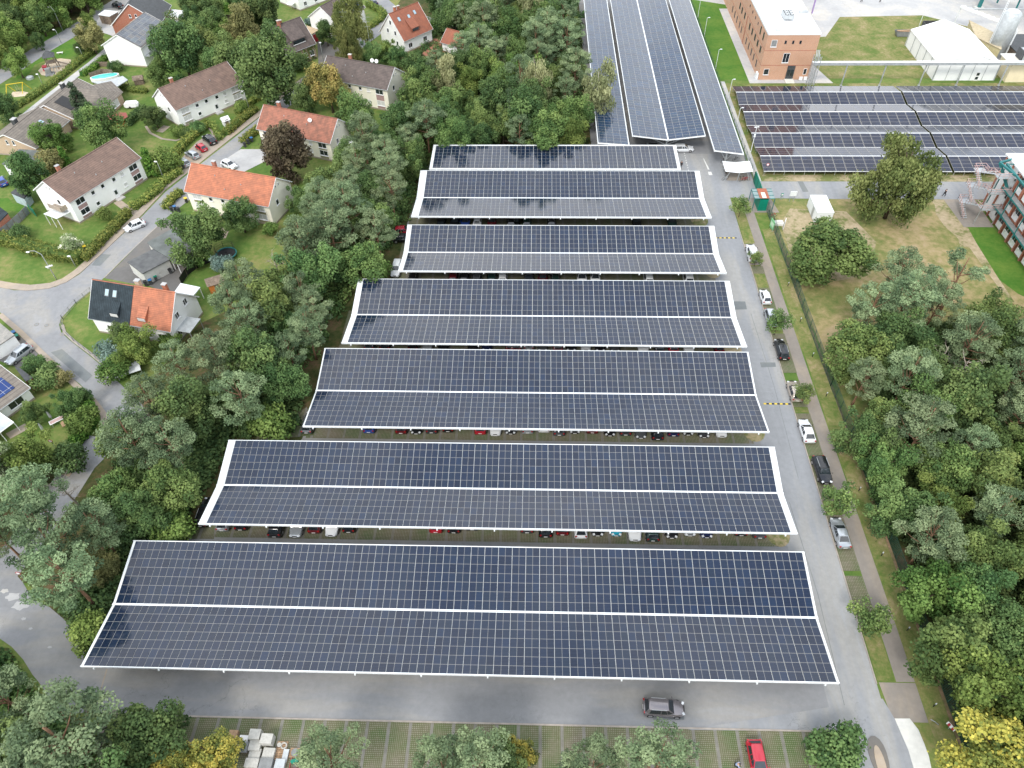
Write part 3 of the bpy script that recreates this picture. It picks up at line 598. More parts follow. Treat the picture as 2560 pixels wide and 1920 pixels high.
    PROTO[key]=(trunkmesh(th,tr,lim,bark),leaves('crown',cl,fol,size,per,**kw)); return PROTO[key]
HT={'pine':8.8,'opine':9,'spruce':5,'birch':8,'willow':7.5,'thuja':2,'young':2.8,'snag':8}
TREES=[]
def zc(kind): return HT.get(kind,.95 if 'shrub' in kind else 5.4)
NAMES={'pine':('pine_tree','pine tree'),'opine':('pine_tree','pine tree'),'spruce':('spruce_tree','spruce'),'birch':('birch_tree','birch'),'willow':('weeping_tree','tree'),'thuja':('columnar_conifer','conifer'),'young':('young_tree','tree'),'snag':('dead_tree','dead tree')}
def plant(kind,base,scale=1.0,label=None,group=None,seed=None,sz=None):
    seed=rnd.randrange(5) if seed is None else seed; tm,cm=proto(kind,seed)
    nm,cat=NAMES.get(kind,('shrub','shrub') if 'shrub' in kind else ('broadleaf_tree','tree'))
    r=bpy.data.objects.new(nm,None); COL.objects.link(r); r.location=(base[0],base[1],0); r.rotation_euler=(0,0,rnd.uniform(0,6.28)); r.scale=(scale,scale,(sz or scale)*rnd.uniform(.93,1.07))
    child(tm,'trunk',r)
    if cm: child(cm,'crown',r)
    tag(r,label or '?',cat,group)
    if label is None: TREES.append((kind,r))
    return r
def at(kind,p,scale,label,seed=None,sz=None,group=None):   # p = overview point of the crown's middle
    b=o(p[0],p[1],zc(kind)*(sz or scale)); return plant(kind,b,scale,label,group,seed,sz)
def att(kind,t,scale,label,seed=None,sz=None,group=None):
    b=g(*t,zc(kind)*(sz or scale)); return plant(kind,b,scale,label,group,seed,sz)
SPOTS=[]
def sp(kind,t,scale,label,seed=None,sz=None):
    r=att(kind,t,scale,label,seed,sz); SPOTS.append((r.location.x,r.location.y,4.0*scale if not('shrub' in kind or kind in('thuja','young')) else 1.2*scale)); return r
sp('dark',(0,0,1560,420),1.5,'huge dense green tree between the white solar roofed house and the brown roofed row house',0)
sp('broad',(0,0,1800,420),1.2,'green tree with a yellow flank behind the brown roofed row house',1)
sp('olive',(0,0,2090,250),1.25,'olive green round tree near the wooden fence at the top',1)
sp('dark',(0,0,2080,520),1.3,'dark tree at the upper right corner of the brown roofed row house',2)
sp('blue',(0,0,1760,240),.9,'blue green conifer beside the grey solar shed roofs',0) if False else sp('dark',(0,0,1740,240),.8,'blue green tree beside the grey solar shed roofs',2)
sp('broad',(0,0,1480,300),1.0,'tree with light leaves at the corner of the solar roofed house',2)
sp('dark',(0,0,1900,560),.9,'dark tree behind the chimney of the upper row house',1)
sp('broad',(0,0,1350,640),.75,'green tree left of the upper row house chimney',0)
sp('light',(0,0,1930,330),.9,'yellow flecked tree in the middle of the trees behind the upper row house',2)
sp('broad',(0,0,2000,450),1.0,'mid green tree in the cluster behind the upper row house',0)
sp('spruce',(0,0,690,900),1.05,'tall pointed spruce in front of the grey tiled bungalows',0)
sp('broad',(0,0,860,1100),1.15,'spreading green tree beside the red roofed garden hut',2)
sp('light',(0,0,430,1180),.85,'round yellow green tree against the beige bungalow roof',0)
sp('dark',(0,0,250,1520),1.0,'round bushy tree at the left, below the flat grey roofed garage',1)
sp('oshrub',(0,0,440,1400),2.3,'thin olive bush right of the flat grey roofed garage')
sp('thuja',(0,0,560,1370),1.1,'pointed bright green conifer behind the lower brown roofed row house',0)
sp('light',(0,0,135,540),.75,'yellow green tree beside the lower left street and swings',1)
sp('olive',(0,0,770,310),.9,'brownish green round tree at the upper corner of the playground',2)
sp('light',(0,0,765,175),.5,'small lime green tree beside the lower street, near the white carport',0)
sp('dark',(0,0,330,360),.45,'small dark tree leaning over the lower street verge',0)
sp('shrub',(0,0,695,420),1.4,'dark bush on the playground lawn near the path lamp')
sp('dark',(0,0,15,930),.8,'dark tree cut by the left edge beside the paved way',0)
sp('dark',(1,0,120,600),1.75,'very large green tree left of the upper street, in front of the ivy house',1)
sp('willow',(1,0,800,190),1.15,'tall feathery drooping tree in front of the white house at the top',0)
sp('willow',(1,0,800,420),.75,'lower drooping tree behind the dark brown roofed row house',1)
sp('light',(1,0,1130,440),.62,'yellow green bush at the gable of the red tiled white house',2)
sp('dark',(1,0,1220,490),.6,'dark green rounded tree beside the yellow green bush',0)
sp('dark',(1,0,1010,450),.7,'dark tree behind the ridge of the dark brown roofed row house',2)
sp('autumn',(1,0,620,740),1.15,'golden autumn tree in front of the dark brown roofed row house',1,1.25)
sp('dark',(1,0,430,840),.75,'small green tree between the upper street and the golden tree',1)
sp('broad',(1,0,860,1020),1.05,'green tree with yellowing lower branches right of the golden tree',0)
sp('copper',(1,0,250,1300),1.3,'big copper brown tree in front of the weathered red roofed row house',0)
sp('dark',(1,0,60,120),1.2,'dark green tree at the top, left of the dormer house',0)
sp('dark',(0,0,2180,120),1.1,'dark green tree near the top, behind the long hedge',1)
sp('shrub',(1,0,370,540),2.2,'dark bush at the ivy covered house corner')
sp('dark',(0,1,1700,360),1.1,'round green tree beside the flat roofed garages',2)
sp('dark',(0,1,2070,200),.75,'small round tree in front of the bright orange roof',0)
sp('shrub',(0,1,165,355),1.5,'round bush at the grey board fence')
sp('lshrub',(0,1,900,190),1.3,'low green bush along the wall of the lower brown roofed row house')
sp('light',(0,1,1170,1320),.75,'bright yellow green tree in the garden below the orange roof half',0)
sp('dark',(0,1,1060,1260),.55,'dark shrubby tree at the lower wall of the black and orange house',1)
sp('bshrub',(0,1,970,1400),1.7,'blue green bush at the lawn edge by the street bend')
sp('lshrub',(0,1,1000,1530),2.0,'yellowish bush beside the street bend, by the small shed')
sp('lshrub',(0,1,1480,1290),1.3,'bush at the lower right corner of the white gable')
sp('lshrub',(0,1,1750,570),1.5,'lime green bush beside the open carport')
sp('bshrub',(0,1,1910,620),1.5,'grey blue bush beside the curved dark fence')
sp('shrub',(0,1,290,1490),1.3,'bush at the left edge beside the silver car')
sp('shrub',(0,1,390,1600),1.8,'big dark bush between the lower street and the blue solar roof')
sp('oshrub',(0,1,520,1620),1.2,'orange tinted bush beside the lower street')
sp('broad',(0,2,290,250),.45,'small tree at the terrace of the solar roofed bungalow',1)
sp('dark',(0,2,620,130),.5,'dark tree beside the end of the village street',2)
sp('lshrub',(0,2,690,320),1.8,'green bush inside the curved hedge')
sp('light',(0,2,220,640),.85,'yellow green tree in the garden at the left edge',2)
sp('bloom',(0,2,20,720),.9,'white flowering tree cut by the left edge',0)
sp('shrub',(0,2,570,650),2.0,'dark round conifer bush at the end of the curved hedge')
sp('willow',(3,0,1160,1530),1.75,'tall weeping tree in front of the ground solar arrays',2,1.25)
sp('broad',(3,1,535,490),1.62,'large isolated round tree beside the white container',3,1.2)
sp('opine',(3,1,1700,640),1.15,'open crowned pine at the edge of the dry meadow',0)
sp('pine',(3,1,1170,640),1.0,'dark pine standing at the meadow edge',1)
sp('pine',(3,1,920,960),1.05,'pale pine closest to the ditch fence at the meadow edge',0)
sp('opine',(3,1,1250,830),1.0,'spreading pine between the two meadow edge pines',1)
sp('snag',(3,1,1490,1440),.7,'bare broken dead trunk sticking out of the east wood, left one',0)
sp('snag',(3,1,1690,1520),.85,'thin bare dead trunk in the east wood, right one',1)
sp('young',(2,1,1985,110),1.05,'young tree beside the green gate shelter',0)
sp('young',(2,1,2115,560),.8,'young tree behind the first white car of the lane',1)
sp('young',(3,1,90,1120),1.1,'young tree behind the pale silver car of the lane',2)
sp('young',(3,2,320,70),.9,'thin yellowing young tree beside the beige car',0)
sp('young',(3,2,610,980),1.4,'young tree between the black off-road car and the silver sedan',1)
sp('young',(3,3,920,350),1.35,'young tree nearest the camera in the lane verge',2)
sp('shrub',(3,3,575,1500),2.2,'oval dark bush at the lot corner near the traffic island')
sp('pine',(2,3,1260,1640),1.1,'bright pine leaning over the bottom lane by the moving dark car',0,1.0)
sp('pine',(2,3,690,1680),.8,'pine tip at the bottom edge left of the bright pine',1)
sp('pine',(1,3,640,1560),.95,'slim pine at the bottom edge beside the stone pallets',2)
sp('pine',(1,3,1900,1600),1.0,'pine at the bottom edge with a pointed top, middle of the picture',0)
sp('pine',(1,3,1620,1680),.9,'lower pine at the bottom edge left of the pointed one',1)
sp('gold',(2,3,60,1560),.5,'small yellowing tree at the bottom edge in the middle',1)
sp('blue' if False else 'dark',(1,3,2150,1600),.6,'dark tree between the yellowing tree and the pointed pine',1)
sp('gold',(0,3,1500,1600),.6,'bright yellow tree at the bottom edge, left of two',0)
sp('gold',(0,3,1860,1570),.65,'bright yellow tree beside the stone pallets, right of two',1)
sp('dark',(0,3,1280,1400),.95,'dark green tree right of the long paver stack',0)
sp('dark',(0,3,1100,1620),.6,'small dark tree below the paver stack',1)
sp('pine',(0,3,500,1400),1.45,'large pale pine in the lower left corner wood',1,1.15)
sp('gold',(3,3,2050,1560),1.1,'big orange yellow tree in the lower right corner',2)
sp('light',(3,3,1900,1000),1.0,'bright green tree above the orange yellow corner tree',0)
sp('light',(3,3,1480,130),1.0,'bright green tree at the fence, lower east wood',1)
sp('birch',(2,0,740,760),1.15,'pale birch overhanging the left long carport',0)
sp('birch',(2,0,200,760),1.0,'pale thin birch in the upper wood',1)
sp('snag',(2,0,200,600),.8,'grey bare tree rising from the upper wood beside the birch',2)
sp('snag',(0,2,1280,300),.75,'bare branched dead tree at the street end',0)
sp('snag',(0,2,560,900),.8,'bare twisted dead tree in the lower left wood',1)
sp('snag',(1,1,190,640),.75,'bare dead tree among the pines left of the fourth carport',2)
sp('snag',(0,2,1000,1180),.5,'bare dead tree left of the second carport',0)
sp('olive',(0,2,850,1560),.6,'olive tree at the left end of the nearest carport',2)
sp('lshrub',(0,2,1480,1250),2.2,'bright green bush at the left end of the second carport')
sp('lshrub',(0,3,760,1600-1100),1.9,'green bush at the lower left corner of the nearest carport')
sp('lshrub',(1,2,120,360),2.6,'dark green bush at the left end of the third carport')
sp('lshrub',(1,1,1050,690),1.8,'green bush beside the white car at the fifth carport')
sp('shrub',(0,0,1710,1105),1.3,'clipped dark bush in front of the upper white row house, left one'); sp('lshrub',(0,0,1540,1130),1.4,'light bush in front of the upper white row house, right of the path')
sp('shrub',(0,0,1600,1150),1.0,'small round bush in front of the upper white row house'); sp('lshrub',(0,0,2080,920),1.4,'bush at the right corner of the upper white row house')
sp('shrub',(0,0,1000,575),1.3,'round bush below the tall white gable')
sp('dark',(0,0,1330,1010),.65,'dark green tree at the left gable of the upper white row house',0,.5)
sp('thuja',(0,0,1290,1420),1.5,'tall narrow conifer between the two brown roofed row houses',1)
sp('lshrub',(0,0,1430,1400),2.4,'yellow green bushes beside the court of four parked cars')
sp('shrub',(1,0,1400,460),.9,'round bush at the terrace of the red tiled white house'); sp('shrub',(1,0,1370,540),2.2,'dark bushes behind the red tiled white house garden')
sp('bshrub',(1,0,460,190),1.0,'blue spruce bush behind the red garage door')
sp('dark',(1,0,600,280),.7,'green tree right of the red garage door',1)
sp('wshrub',(0,1,620,460),1.5,'white flowering bush in the lawn behind the long hedge')
sp('lshrub',(1,1,120,320),1.2,'low bush at the wall of the bright orange roofed house')
sp('dark',(1,1,400,60),.6,'green tree right of the bright orange roofed gable',2)
# forests
def inside(p,poly):
    c=False; n=len(poly)
    for k in range(n):
        a,b=poly[k],poly[(k+1)%n]
        if (a[1]>p[1])!=(b[1]>p[1]) and p[0]<(b[0]-a[0])*(p[1]-a[1])/(b[1]-a[1])+a[0]: c=not c
    return c
LOT=[(31.4,47.5,-51.3),(50.3,64,-43.7),(66.9,82.8,-33.6),(84.2,100.2,-31.1),(102.6,116.3,-24.4),(119.2,135.3,-24),(136,145.1,-22.2),(146,240,13.4)]
def onlot(x,y): return any(a-4.2<y<b+2 and x>c_-4.2 for a,b,c_ in LOT) and x<36
def forest(poly,mix,spacing=6.2,smin=.85,smax=1.2,keep=4.4):
    W_=[o(x,y,7).to_2d() for x,y in poly]; xs=[w.x for w in W_]; ys=[w.y for w in W_]; kinds=[k for k,w in mix for _ in range(w)]
    acc=[]; n=int((max(xs)-min(xs))*(max(ys)-min(ys))/spacing**2*14)
    for _ in range(n):
        p=(rnd.uniform(min(xs),max(xs)),rnd.uniform(min(ys),max(ys)))
        if not inside(p,W_): continue
        if any((p[0]-a[0])**2+(p[1]-a[1])**2<spacing**2 for a in acc): continue
        if any((p[0]-a)**2+(p[1]-b)**2<(r*.9)**2 for a,b,r in SPOTS) or onlot(p[0],p[1]): continue
        acc.append(p); SPOTS.append((p[0],p[1],spacing))
        plant(rnd.choice(kinds),p,rnd.uniform(smin,smax))
forest([(930,-60),(1262,-60),(1262,285),(935,300),(850,265),(890,215),(900,150),(905,125),(1010,110),(1020,50),(950,20)],[('broad',5),('dark',3),('pine',5),('light',1),('birch',1)],5.0,.7,1.2)
forest([(760,300),(860,250),(930,300),(915,380),(870,450),(800,540),(760,600),(640,640),(560,690),(520,640),(580,560),(640,500),(690,430),(690,380)],[('pine',8),('broad',2),('dark',2)],4.6,.7,1.15)
forest([(440,770),(520,655),(780,560),(745,630),(690,740),(655,820),(560,900),(490,870)],[('pine',9),('dark',2),('broad',2)],4.6,.7,1.15)
forest([(280,880),(330,820),(430,750),(600,870),(500,930),(460,1030),(410,1050),(380,1110),(280,1150),(215,1270),(175,1300),(100,1210),(30,1170),(-140,1150),(-140,1110),(60,1090),(170,1040),(235,960)],[('pine',8),('dark',3),('broad',2),('light',1)],4.6,.7,1.15)
forest([(-160,1430),(-30,1450),(30,1530),(100,1590),(200,1630),(230,1760),(-160,1760)],[('pine',4),('dark',4),('broad',1)],5.0)
forest([(1865,820),(1850,730),(1900,670),(1990,650),(2100,690),(2240,650),(2420,720),(2420,1760),(2180,1720),(2130,1560),(2050,1300),(1955,1080),(1885,900)],[('dark',4),('broad',4),('pine',5),('light',1)],4.7,.7,1.2)
forest([(-120,-90),(230,-80),(190,-30),(130,8),(40,62),(0,84),(-120,120)],[('dark',4),('broad',4),('light',1)],6.2)
forest([(430,-40),(560,-20),(580,40),(560,110),(440,100),(360,60)],[('dark',2),('broad',2)],7.5,.7,1.0)
# tell the forest trees apart by the nearest landmark
LM=[(1000,10,'behind the red roofed garage'),(1120,60,'near the top of the upper wood'),(1230,60,'beside the far end of the left long carport'),(930,190,'behind the dark brown roofed house'),(1080,180,'in the middle of the upper wood'),(1230,200,'near the birch at the left long carport'),(970,290,'behind the left end of the seventh carport'),(1150,290,'behind the middle of the seventh carport'),(800,320,'beside the weathered red roofed house'),(860,420,'left of the sixth carport'),(700,450,'right of the bright orange roofed house'),(800,540,'left of the fifth carport'),(640,560,'below the bright orange roofed house'),(500,640,'beside the black and orange house'),(730,630,'left of the fourth carport'),(450,760,'below the black and orange house'),(600,790,'left of the third carport'),(330,850,'at the end of the village street'),(480,930,'above the left end of the second carport'),(230,950,'beside the curved yellow green hedge'),(380,1080,'left of the second carport'),(100,1100,'at the left edge above the service road'),(230,1230,'left of the nearest carport'),(60,1220,'at the left edge beside the service road'),(40,1480,'at the left edge below the service road'),(150,1600,'in the lower left corner'),(30,30,'in the top left corner'),(180,20,'beyond the lower street at the top'),(460,40,'among the houses at the top')]
for yy,nm in ((660,'dry meadow'),(780,'black wagon'),(880,'beige car'),(980,'white coupe'),(1060,'black off-road car'),(1180,'silver sedan'),(1330,'lane verge tree'),(1520,'footpath end'),(1660,'lower right corner')):
    x0=1830+max(0,(yy-760))*.3
    LM+=[(x0+40,yy,'in east wood by fence, level with '+nm),(x0+170,yy,'mid east wood, level with '+nm),(x0+330,yy,'deep in east wood, level with '+nm)]
KP={'pine':'grey green pine','broad':'mid green leafy tree','dark':'dark green leafy tree','light':'light green leafy tree','birch':'pale birch','olive':'olive green tree'}
grp={}
for kind,r in TREES:
    x,y=pix(r.location+Vector((0,0,7))); x/=1.15732; y/=1.15732
    z=min(LM,key=lambda l:(l[0]-x)**2+(l[1]-y)**2)[2]; grp.setdefault((kind,z),[]).append((x,r))
ORD=['','leftmost','second from left','third from left','fourth from left','fifth from left','sixth from left','seventh from left','eighth from left','ninth from left','tenth from left','eleventh from left','twelfth from left']
for (kind,z),l in grp.items():
    l.sort(key=lambda t:t[1].location.y,reverse=True); rows=math.ceil(len(l)/6); per_=math.ceil(len(l)/rows)
    for j in range(rows):
        part_=sorted(l[j*per_:(j+1)*per_],key=lambda t:t[0]); rw='' if rows==1 else (' back row',' second row',' third row',' fourth row',' fifth row',' sixth row')[min(j,5)] if j<rows-1 else ' front row'
        for k,(x,r) in enumerate(part_):
            r['label']=KP[kind]+' '+z+(','+rw if rw else '')+('' if len(part_)==1 else ', '+(ORD[k+1] if k<len(part_)-1 else 'rightmost')); r['group']='trees of the woods'
# undergrowth of the woods
def undergrowth(poly,n,mat,label):
    W_=[o(x,y,0).to_2d() for x,y in poly]; xs=[w.x for w in W_]; ys=[w.y for w in W_]; cl=[]; k=0
    while len(cl)<n and k<n*12:
        k+=1; p=(rnd.uniform(min(xs),max(xs)),rnd.uniform(min(ys),max(ys)))
        if inside(p,W_) and not onlot(p[0]-2.6,p[1]): cl.append((p[0],p[1],rnd.uniform(.1,.7),rnd.uniform(.6,1.3),rnd.uniform(.0,.8)))
    ob=bpy.data.objects.new('undergrowth',leaves('undergrowth',cl,F[mat],.34,45)); COL.objects.link(ob); struct(ob,'stuff')
undergrowth([(930,20),(1265,0),(1268,318),(930,318),(880,270),(870,215),(900,170)],1300,'dark','')
undergrowth([(770,330),(930,330),(900,480),(770,600),(690,760),(560,880),(480,860),(560,700),(640,600)],1300,'broad','')
undergrowth([(480,880),(650,860),(640,930),(500,950),(420,1100),(300,1180),(200,1420),(130,1300),(230,1200),(250,1000)],1000,'dark','')
undergrowth([(-100,1420),(20,1420),(60,1500),(130,1560),(190,1600),(190,1760),(-100,1760)],700,'broad','')
undergrowth([(1860,760),(1900,700),(2300,700),(2300,1760),(2120,1640),(2030,1380),(1930,1100)],2400,'dark','')
# hedges
def hedge(label,pts,w,h,kind='hedge',per=70,bump=.12,group=None):
    p=[Vector(a).to_2d() for a in pts]; c=sum(p,Vector((0,0)))/len(p); root=thing('hedge',label,'hedge',(c.x,c.y,0),0,group)
    r=[a-c for a in ribbon(p,w*.8)]; n=len(p); mb=MB()
    for k in range(n-1): mb.poly([r[k],r[k+1],r[2*n-2-k],r[2*n-1-k]],.0,h*.9)
    mb.build('stems',F[kind],root)
    cl=[]; 
    for a,b in zip(p,p[1:]):
        L_=(b-a).length; d=(b-a)/L_; nn=Vector((-d.y,d.x)); k=0
        while k<L_:
            for s in (-1,0,1):
                for z in ((h*.3,h*.65,h*.92) if s else (h*.95,)):
                    q_=a+d*k+nn*s*(w/2-.12)-c; cl.append((q_.x+rnd.gauss(0,bump),q_.y+rnd.gauss(0,bump),z+rnd.gauss(0,bump*.7),.42,rnd.uniform(.15,.9)))
            k+=.55
    child(leaves('foliage',cl,F[kind],.2,per*2),'foliage',root); return root
hedge('long hedge along the street below the lower brown roofed row house',P(0,1,(1120,190),(1000,330),(850,480),(740,600)),1.4,1.5)
hedge('broad orange tinted hedge beside the lower left lawn',P(0,1,(-60,420),(120,450),(330,520),(540,570),(710,600)),2.6,1.8)
hedge('hedge stub between the street and the entrance path',P(0,1,(1150,150),(1260,90),(1400,-20)),1.3,1.2)
hedge('hedge along the street in front of the upper white row house',P(0,0,(1960,1170),(2080,1060),(2210,960)),1.4,1.3)
hedge('hedge behind the four parked cars',P(0,0,(1500,1370),(1620,1240),(1720,1150),(1810,1080)),1.4,1.4)
hedge('hedge from the entrance path down to the black car',P(0,0,(1830,1090),(1880,1160),(1910,1215)),.9,1.1)
hedge('hedge along the street beside the lower row house gable',P(0,0,(1560,1500),(1420,1600),(1300,1700)),1.3,1.4)
hedge('hedge behind the upper street houses, beside the golden tree',P(1,0,(460,1200),(200,1000),(20,970)),1.2,1.2) if False else None
hedge('curved bright yellow green hedge at the street end',P(0,2,(750,150),(800,240),(815,340),(760,430),(680,520),(600,600)),1.3,1.6,'thuja')
hedge('wild hedge along the upper side of the paved way',P(0,0,(830,430),(640,580),(470,720),(280,850),(60,990)),1.6,.9)
hedge('clipped hedge below the white gable along the paved way',P(0,0,(920,510),(800,610),(710,660)),1.3,1.1,'thuja')
hedge('dark hedge between the bungalow garden and the upper row house',P(0,0,(1260,960),(1180,1030),(1120,1090)),1.2,1.8,'dark')
hedge('hedge in front of the garden with the small pool',P(0,0,(1050,760),(1150,790),(1270,800)),1.2,1.0)
hedge('tall bright green hedge at the top, behind the lattice fence',P(0,0,(1830,60),(1930,90),(2060,110)),1.6,2.2,'thuja')
hedge('hedge along the right side of the upper street',P(1,0,(60,840),(-40,900),(-160,990)),1.2,1.1)
hedge('clipped hedge beside the street, left of the red tiled white house',P(1,0,(970,50),(1080,110),(1120,160)),1.6,1.3)
hedge('hedge along the short street left of the red tiled white house',P(1,0,(950,260),(1030,215),(1090,170)),1.4,1.2)
hedge('hedge beside the bins at the upper street corner',P(0,0,(2100,1240),(2160,1190),(2260,1110)),1.4,1.2)
hedge('hedge beside the bins of the bright orange roofed house',P(0,1,(1440,150),(1490,80),(1570,10)),1.4,1.2)
hedge('small clipped hedge between the red tiled house and its garage',P(1,0,(1510,225),(1610,270)),1.3,1.2,'thuja')
# ---------------------------------------------------------------- vehicles
def paint(name,c,metal=.3): return plain(name+' car paint',c,.22,metal=metal,spec=.6,var=.04,sc=.5,coat=.6)
PAINT={'black':paint('black',(.012,.013,.016)),'white':paint('white',(.72,.74,.76),0),'silver':paint('silver',(.42,.45,.48),.5),'grey':paint('grey',(.12,.13,.14),.5),
'red':paint('red',(.42,.012,.03),.1),'dark red':paint('dark red',(.13,.012,.018)),'blue':paint('blue',(.03,.08,.35)),'navy':paint('navy',(.015,.025,.09)),'dark green':paint('dark green',(.015,.045,.04)),
'turquoise':paint('turquoise',(.0,.3,.42),.1),'beige':paint('beige',(.5,.44,.38),.4),'bronze':paint('bronze grey',(.22,.2,.21),.5),'dark grey':paint('dark grey',(.05,.053,.06))}
CARDIM={ # length,width,height,belt,hood height, (windscreen base,roof front,roof rear,rear glass base) along x
'hatch':(4.2,1.78,1.48,.95,.86,(1.0,.3,-1.45,-1.9)),'small':(3.6,1.65,1.5,.95,.88,(.95,.35,-1.25,-1.62)),'wagon':(4.7,1.82,1.48,.95,.85,(1.05,.3,-1.85,-2.2)),
'sedan':(4.65,1.8,1.43,.93,.85,(1.0,.2,-.95,-1.65)),'suv':(4.65,1.9,1.7,1.08,1.02,(1.1,.45,-1.75,-2.15)),'coupe':(4.4,1.8,1.4,.9,.82,(.95,.1,-1.2,-1.85)),'van':(4.5,1.85,1.8,1.1,1.05,(1.55,.95,-1.95,-2.12))}
CARS={}
def carproto(kind,color):
    key=(kind,color)
    if key in CARS: return CARS[key]
    L,Wd,H,bl,hh,(wb,rf,rr,rb)=CARDIM[kind]; hl=L/2; w=Wd/2; pm=PAINT[color]
    mb=MB()
    def sec(x,hw,z0,z1,cr=.1): return [(x,-hw+.08,z0),(x,-hw,z0+.12),(x,-hw,z1-cr*1.6),(x,-hw+cr,z1-.02),(x,-hw*.45,z1+.015),(x,hw*.45,z1+.015),(x,hw-cr,z1-.02),(x,hw,z1-cr*1.6),(x,hw,z0+.12),(x,hw-.08,z0)]
    S_=[sec(-hl,w*.72,.42,bl-.22),sec(-hl+.06,w*.86,.3,bl-.08),sec(-hl+.3,w*.96,.2,bl-.0),sec(rb+.02,w*.99,.18,bl+.01),sec(-.4,w,.18,bl+.01),sec(wb-.1,w,.18,bl),sec(wb+.15,w*.99,.18,hh+.02),sec(hl-.8,w*.96,.18,hh-.06),sec(hl-.3,w*.88,.2,hh-.16,.14),sec(hl-.08,w*.74,.28,hh-.27,.12),sec(hl,w*.6,.36,.55)]
    mb.loft(S_)
    # cabin
    gi=.13; bw=w-.05; tw=w-.26
    B=[(wb,-bw*.86),(rf-.1,-bw),(-.4,-bw),(rr-.0,-bw*.98),(rb,-bw*.84),(rb,bw*.84),(rr-.0,bw*.98),(-.4,bw),(rf-.1,bw),(wb,bw*.86)]
    Tt=[(rf,-tw*.9),(rf-.25,-tw),(-.4,-tw),(rr+.2,-tw*.97),(rr,-tw*.88),(rr,tw*.88),(rr+.2,tw*.97),(-.4,tw),(rf-.25,tw),(rf,tw*.9)]
    mb.loft([[(x,y,bl-.03) for x,y in B],[(x,y,H-.05) for x,y in Tt],[(x*.93-.02,y*.86,H) for x,y in Tt]])
    body=mb.mesh('body',pm,True)
    try: body.set_sharp_from_angle(angle=R(38))
    except Exception: pass
    def glass(a,b,c,d,off,marg=.06): # quad a,b bottom; c,d top, pushed outward
        a,b,c,d=map(Vector,(a,b,c,d)); ce=(a+b+c+d)/4; n=(b-a).cross(d-a).normalized(); n=n if n.dot(Vector(off))>0 else -n
        f=lambda p:p+(ce-p).normalized()*marg+n*.012
        return [f(a),f(b),f(c),f(d)]
    z0,z1=bl-.03,H-.05
    def quadmesh(name,qs,m):
        mb=MB()
        for q_ in qs: mb.add([*q_,*[p+Vector((0,0,.0)) for p in q_]],[(0,1,2,3)])
        return mb.mesh(name,m)
    ws=quadmesh('windscreen',[glass((wb,-bw*.86,z0),(wb,bw*.86,z0),(rf,tw*.9,z1),(rf,-tw*.9,z1),(1,0,1))],M['glass'])
    rw=quadmesh('rear_window',[glass((rb,-bw*.84,z0),(rb,bw*.84,z0),(rr,tw*.88,z1),(rr,-tw*.88,z1),(-1,0,1))],M['glass'])
    sws=[]
    for s in (-1,1):
        qs=[]
        for k in (1,2): qs.append(glass((B[k][0],s*abs(B[k][1]),z0),(B[k+1][0],s*abs(B[k+1][1]),z0),(Tt[k+1][0],s*abs(Tt[k+1][1]),z1),(Tt[k][0],s*abs(Tt[k][1]),z1),(0,s,.2),.05)) 
        qs.append(glass((B[0][0]-.12,s*(abs(B[0][1])+.02),z0),(B[1][0],s*abs(B[1][1]),z0),(Tt[1][0],s*abs(Tt[1][1]),z1),(Tt[0][0]-.06,s*abs(Tt[0][1]),z1),(0,s,.2),.03))
        sws.append(quadmesh('side_window',qs,M['glass']))
    r=.33 if kind!='suv' else .37
    ty=MB().tube([(0,-.11,0),(0,.11,0)],r,16).mesh('tyre',M['rubber']); rm=MB().tube([(0,-.118,0),(0,.118,0)],r*.66,12).mesh('rim',M['rim'])
    wheels=[(hl-.85,-w+.09),(hl-.85,w-.09),(-hl+.82,-w+.09),(-hl+.82,w-.09)]
    hlm=[MB().box((hl-.15,s*(w*.62),hh-.24),(.26,.3,.13),rz=-s*.45,ry=.25).mesh('headlight',M['headl']) for s in(-1,1)]
    tlm=[MB().box((-hl+.1,s*(w*.73),bl-.14),(.16,.26,.17),rz=s*.3).mesh('tail_light',M['taill']) for s in(-1,1)]
    pl=[MB().box((hl+.0,0,.47),(.03,.5,.11)).mesh('number_plate',M['plate']),MB().box((-hl-.01,0,.62),(.03,.5,.11)).mesh('number_plate',M['plate'])]
    mi=[MB().ball((wb-.15,s*(w+.1),bl+.06),(.07,.11,.07),6,4).mesh('wing_mirror',pm if color!='white' else M['blackm']) for s in(-1,1)]
    gr=MB().box((hl-.015,0,.68 if kind!='suv' else .78),(.06,w*.7,.13)).mesh('grille',M['blackm'])
    CARS[key]=dict(one=[body,ws,rw,*sws,*hlm,*tlm,*pl,*mi,gr],wheels=wheels,r=r,tyre=ty,rim=rm)
    if kind in('suv','wagon'): CARS[key]['one'].append(MB().beam((rf-.3,-tw+.02,H),(rr+.3,-tw+.02,H),.04).mesh('roof_rail',M['steel'])); CARS[key]['one'].append(MB().beam((rf-.3,tw-.02,H),(rr+.3,tw-.02,H),.04).mesh('roof_rail',M['steel']))
    return CARS[key]
KN={'hatch':'hatchback','small':'small car','wagon':'estate car','sedan':'sedan','suv':'off-road car','coupe':'coupe','van':'van'}
def car(kind,color,p,rz,label,group=None,z=.03):
    pr=carproto(kind,color); root=thing('parked_car',label,'car',(p[0],p[1],z),rz,group)
    for me in pr['one']: child(me,me.name.split('.')[0],root)
    for x,y in pr['wheels']: w_=child(pr['tyre'],'wheel',root,(x,y,pr['r'])); child(pr['rim'],'rim',w_)
    return root
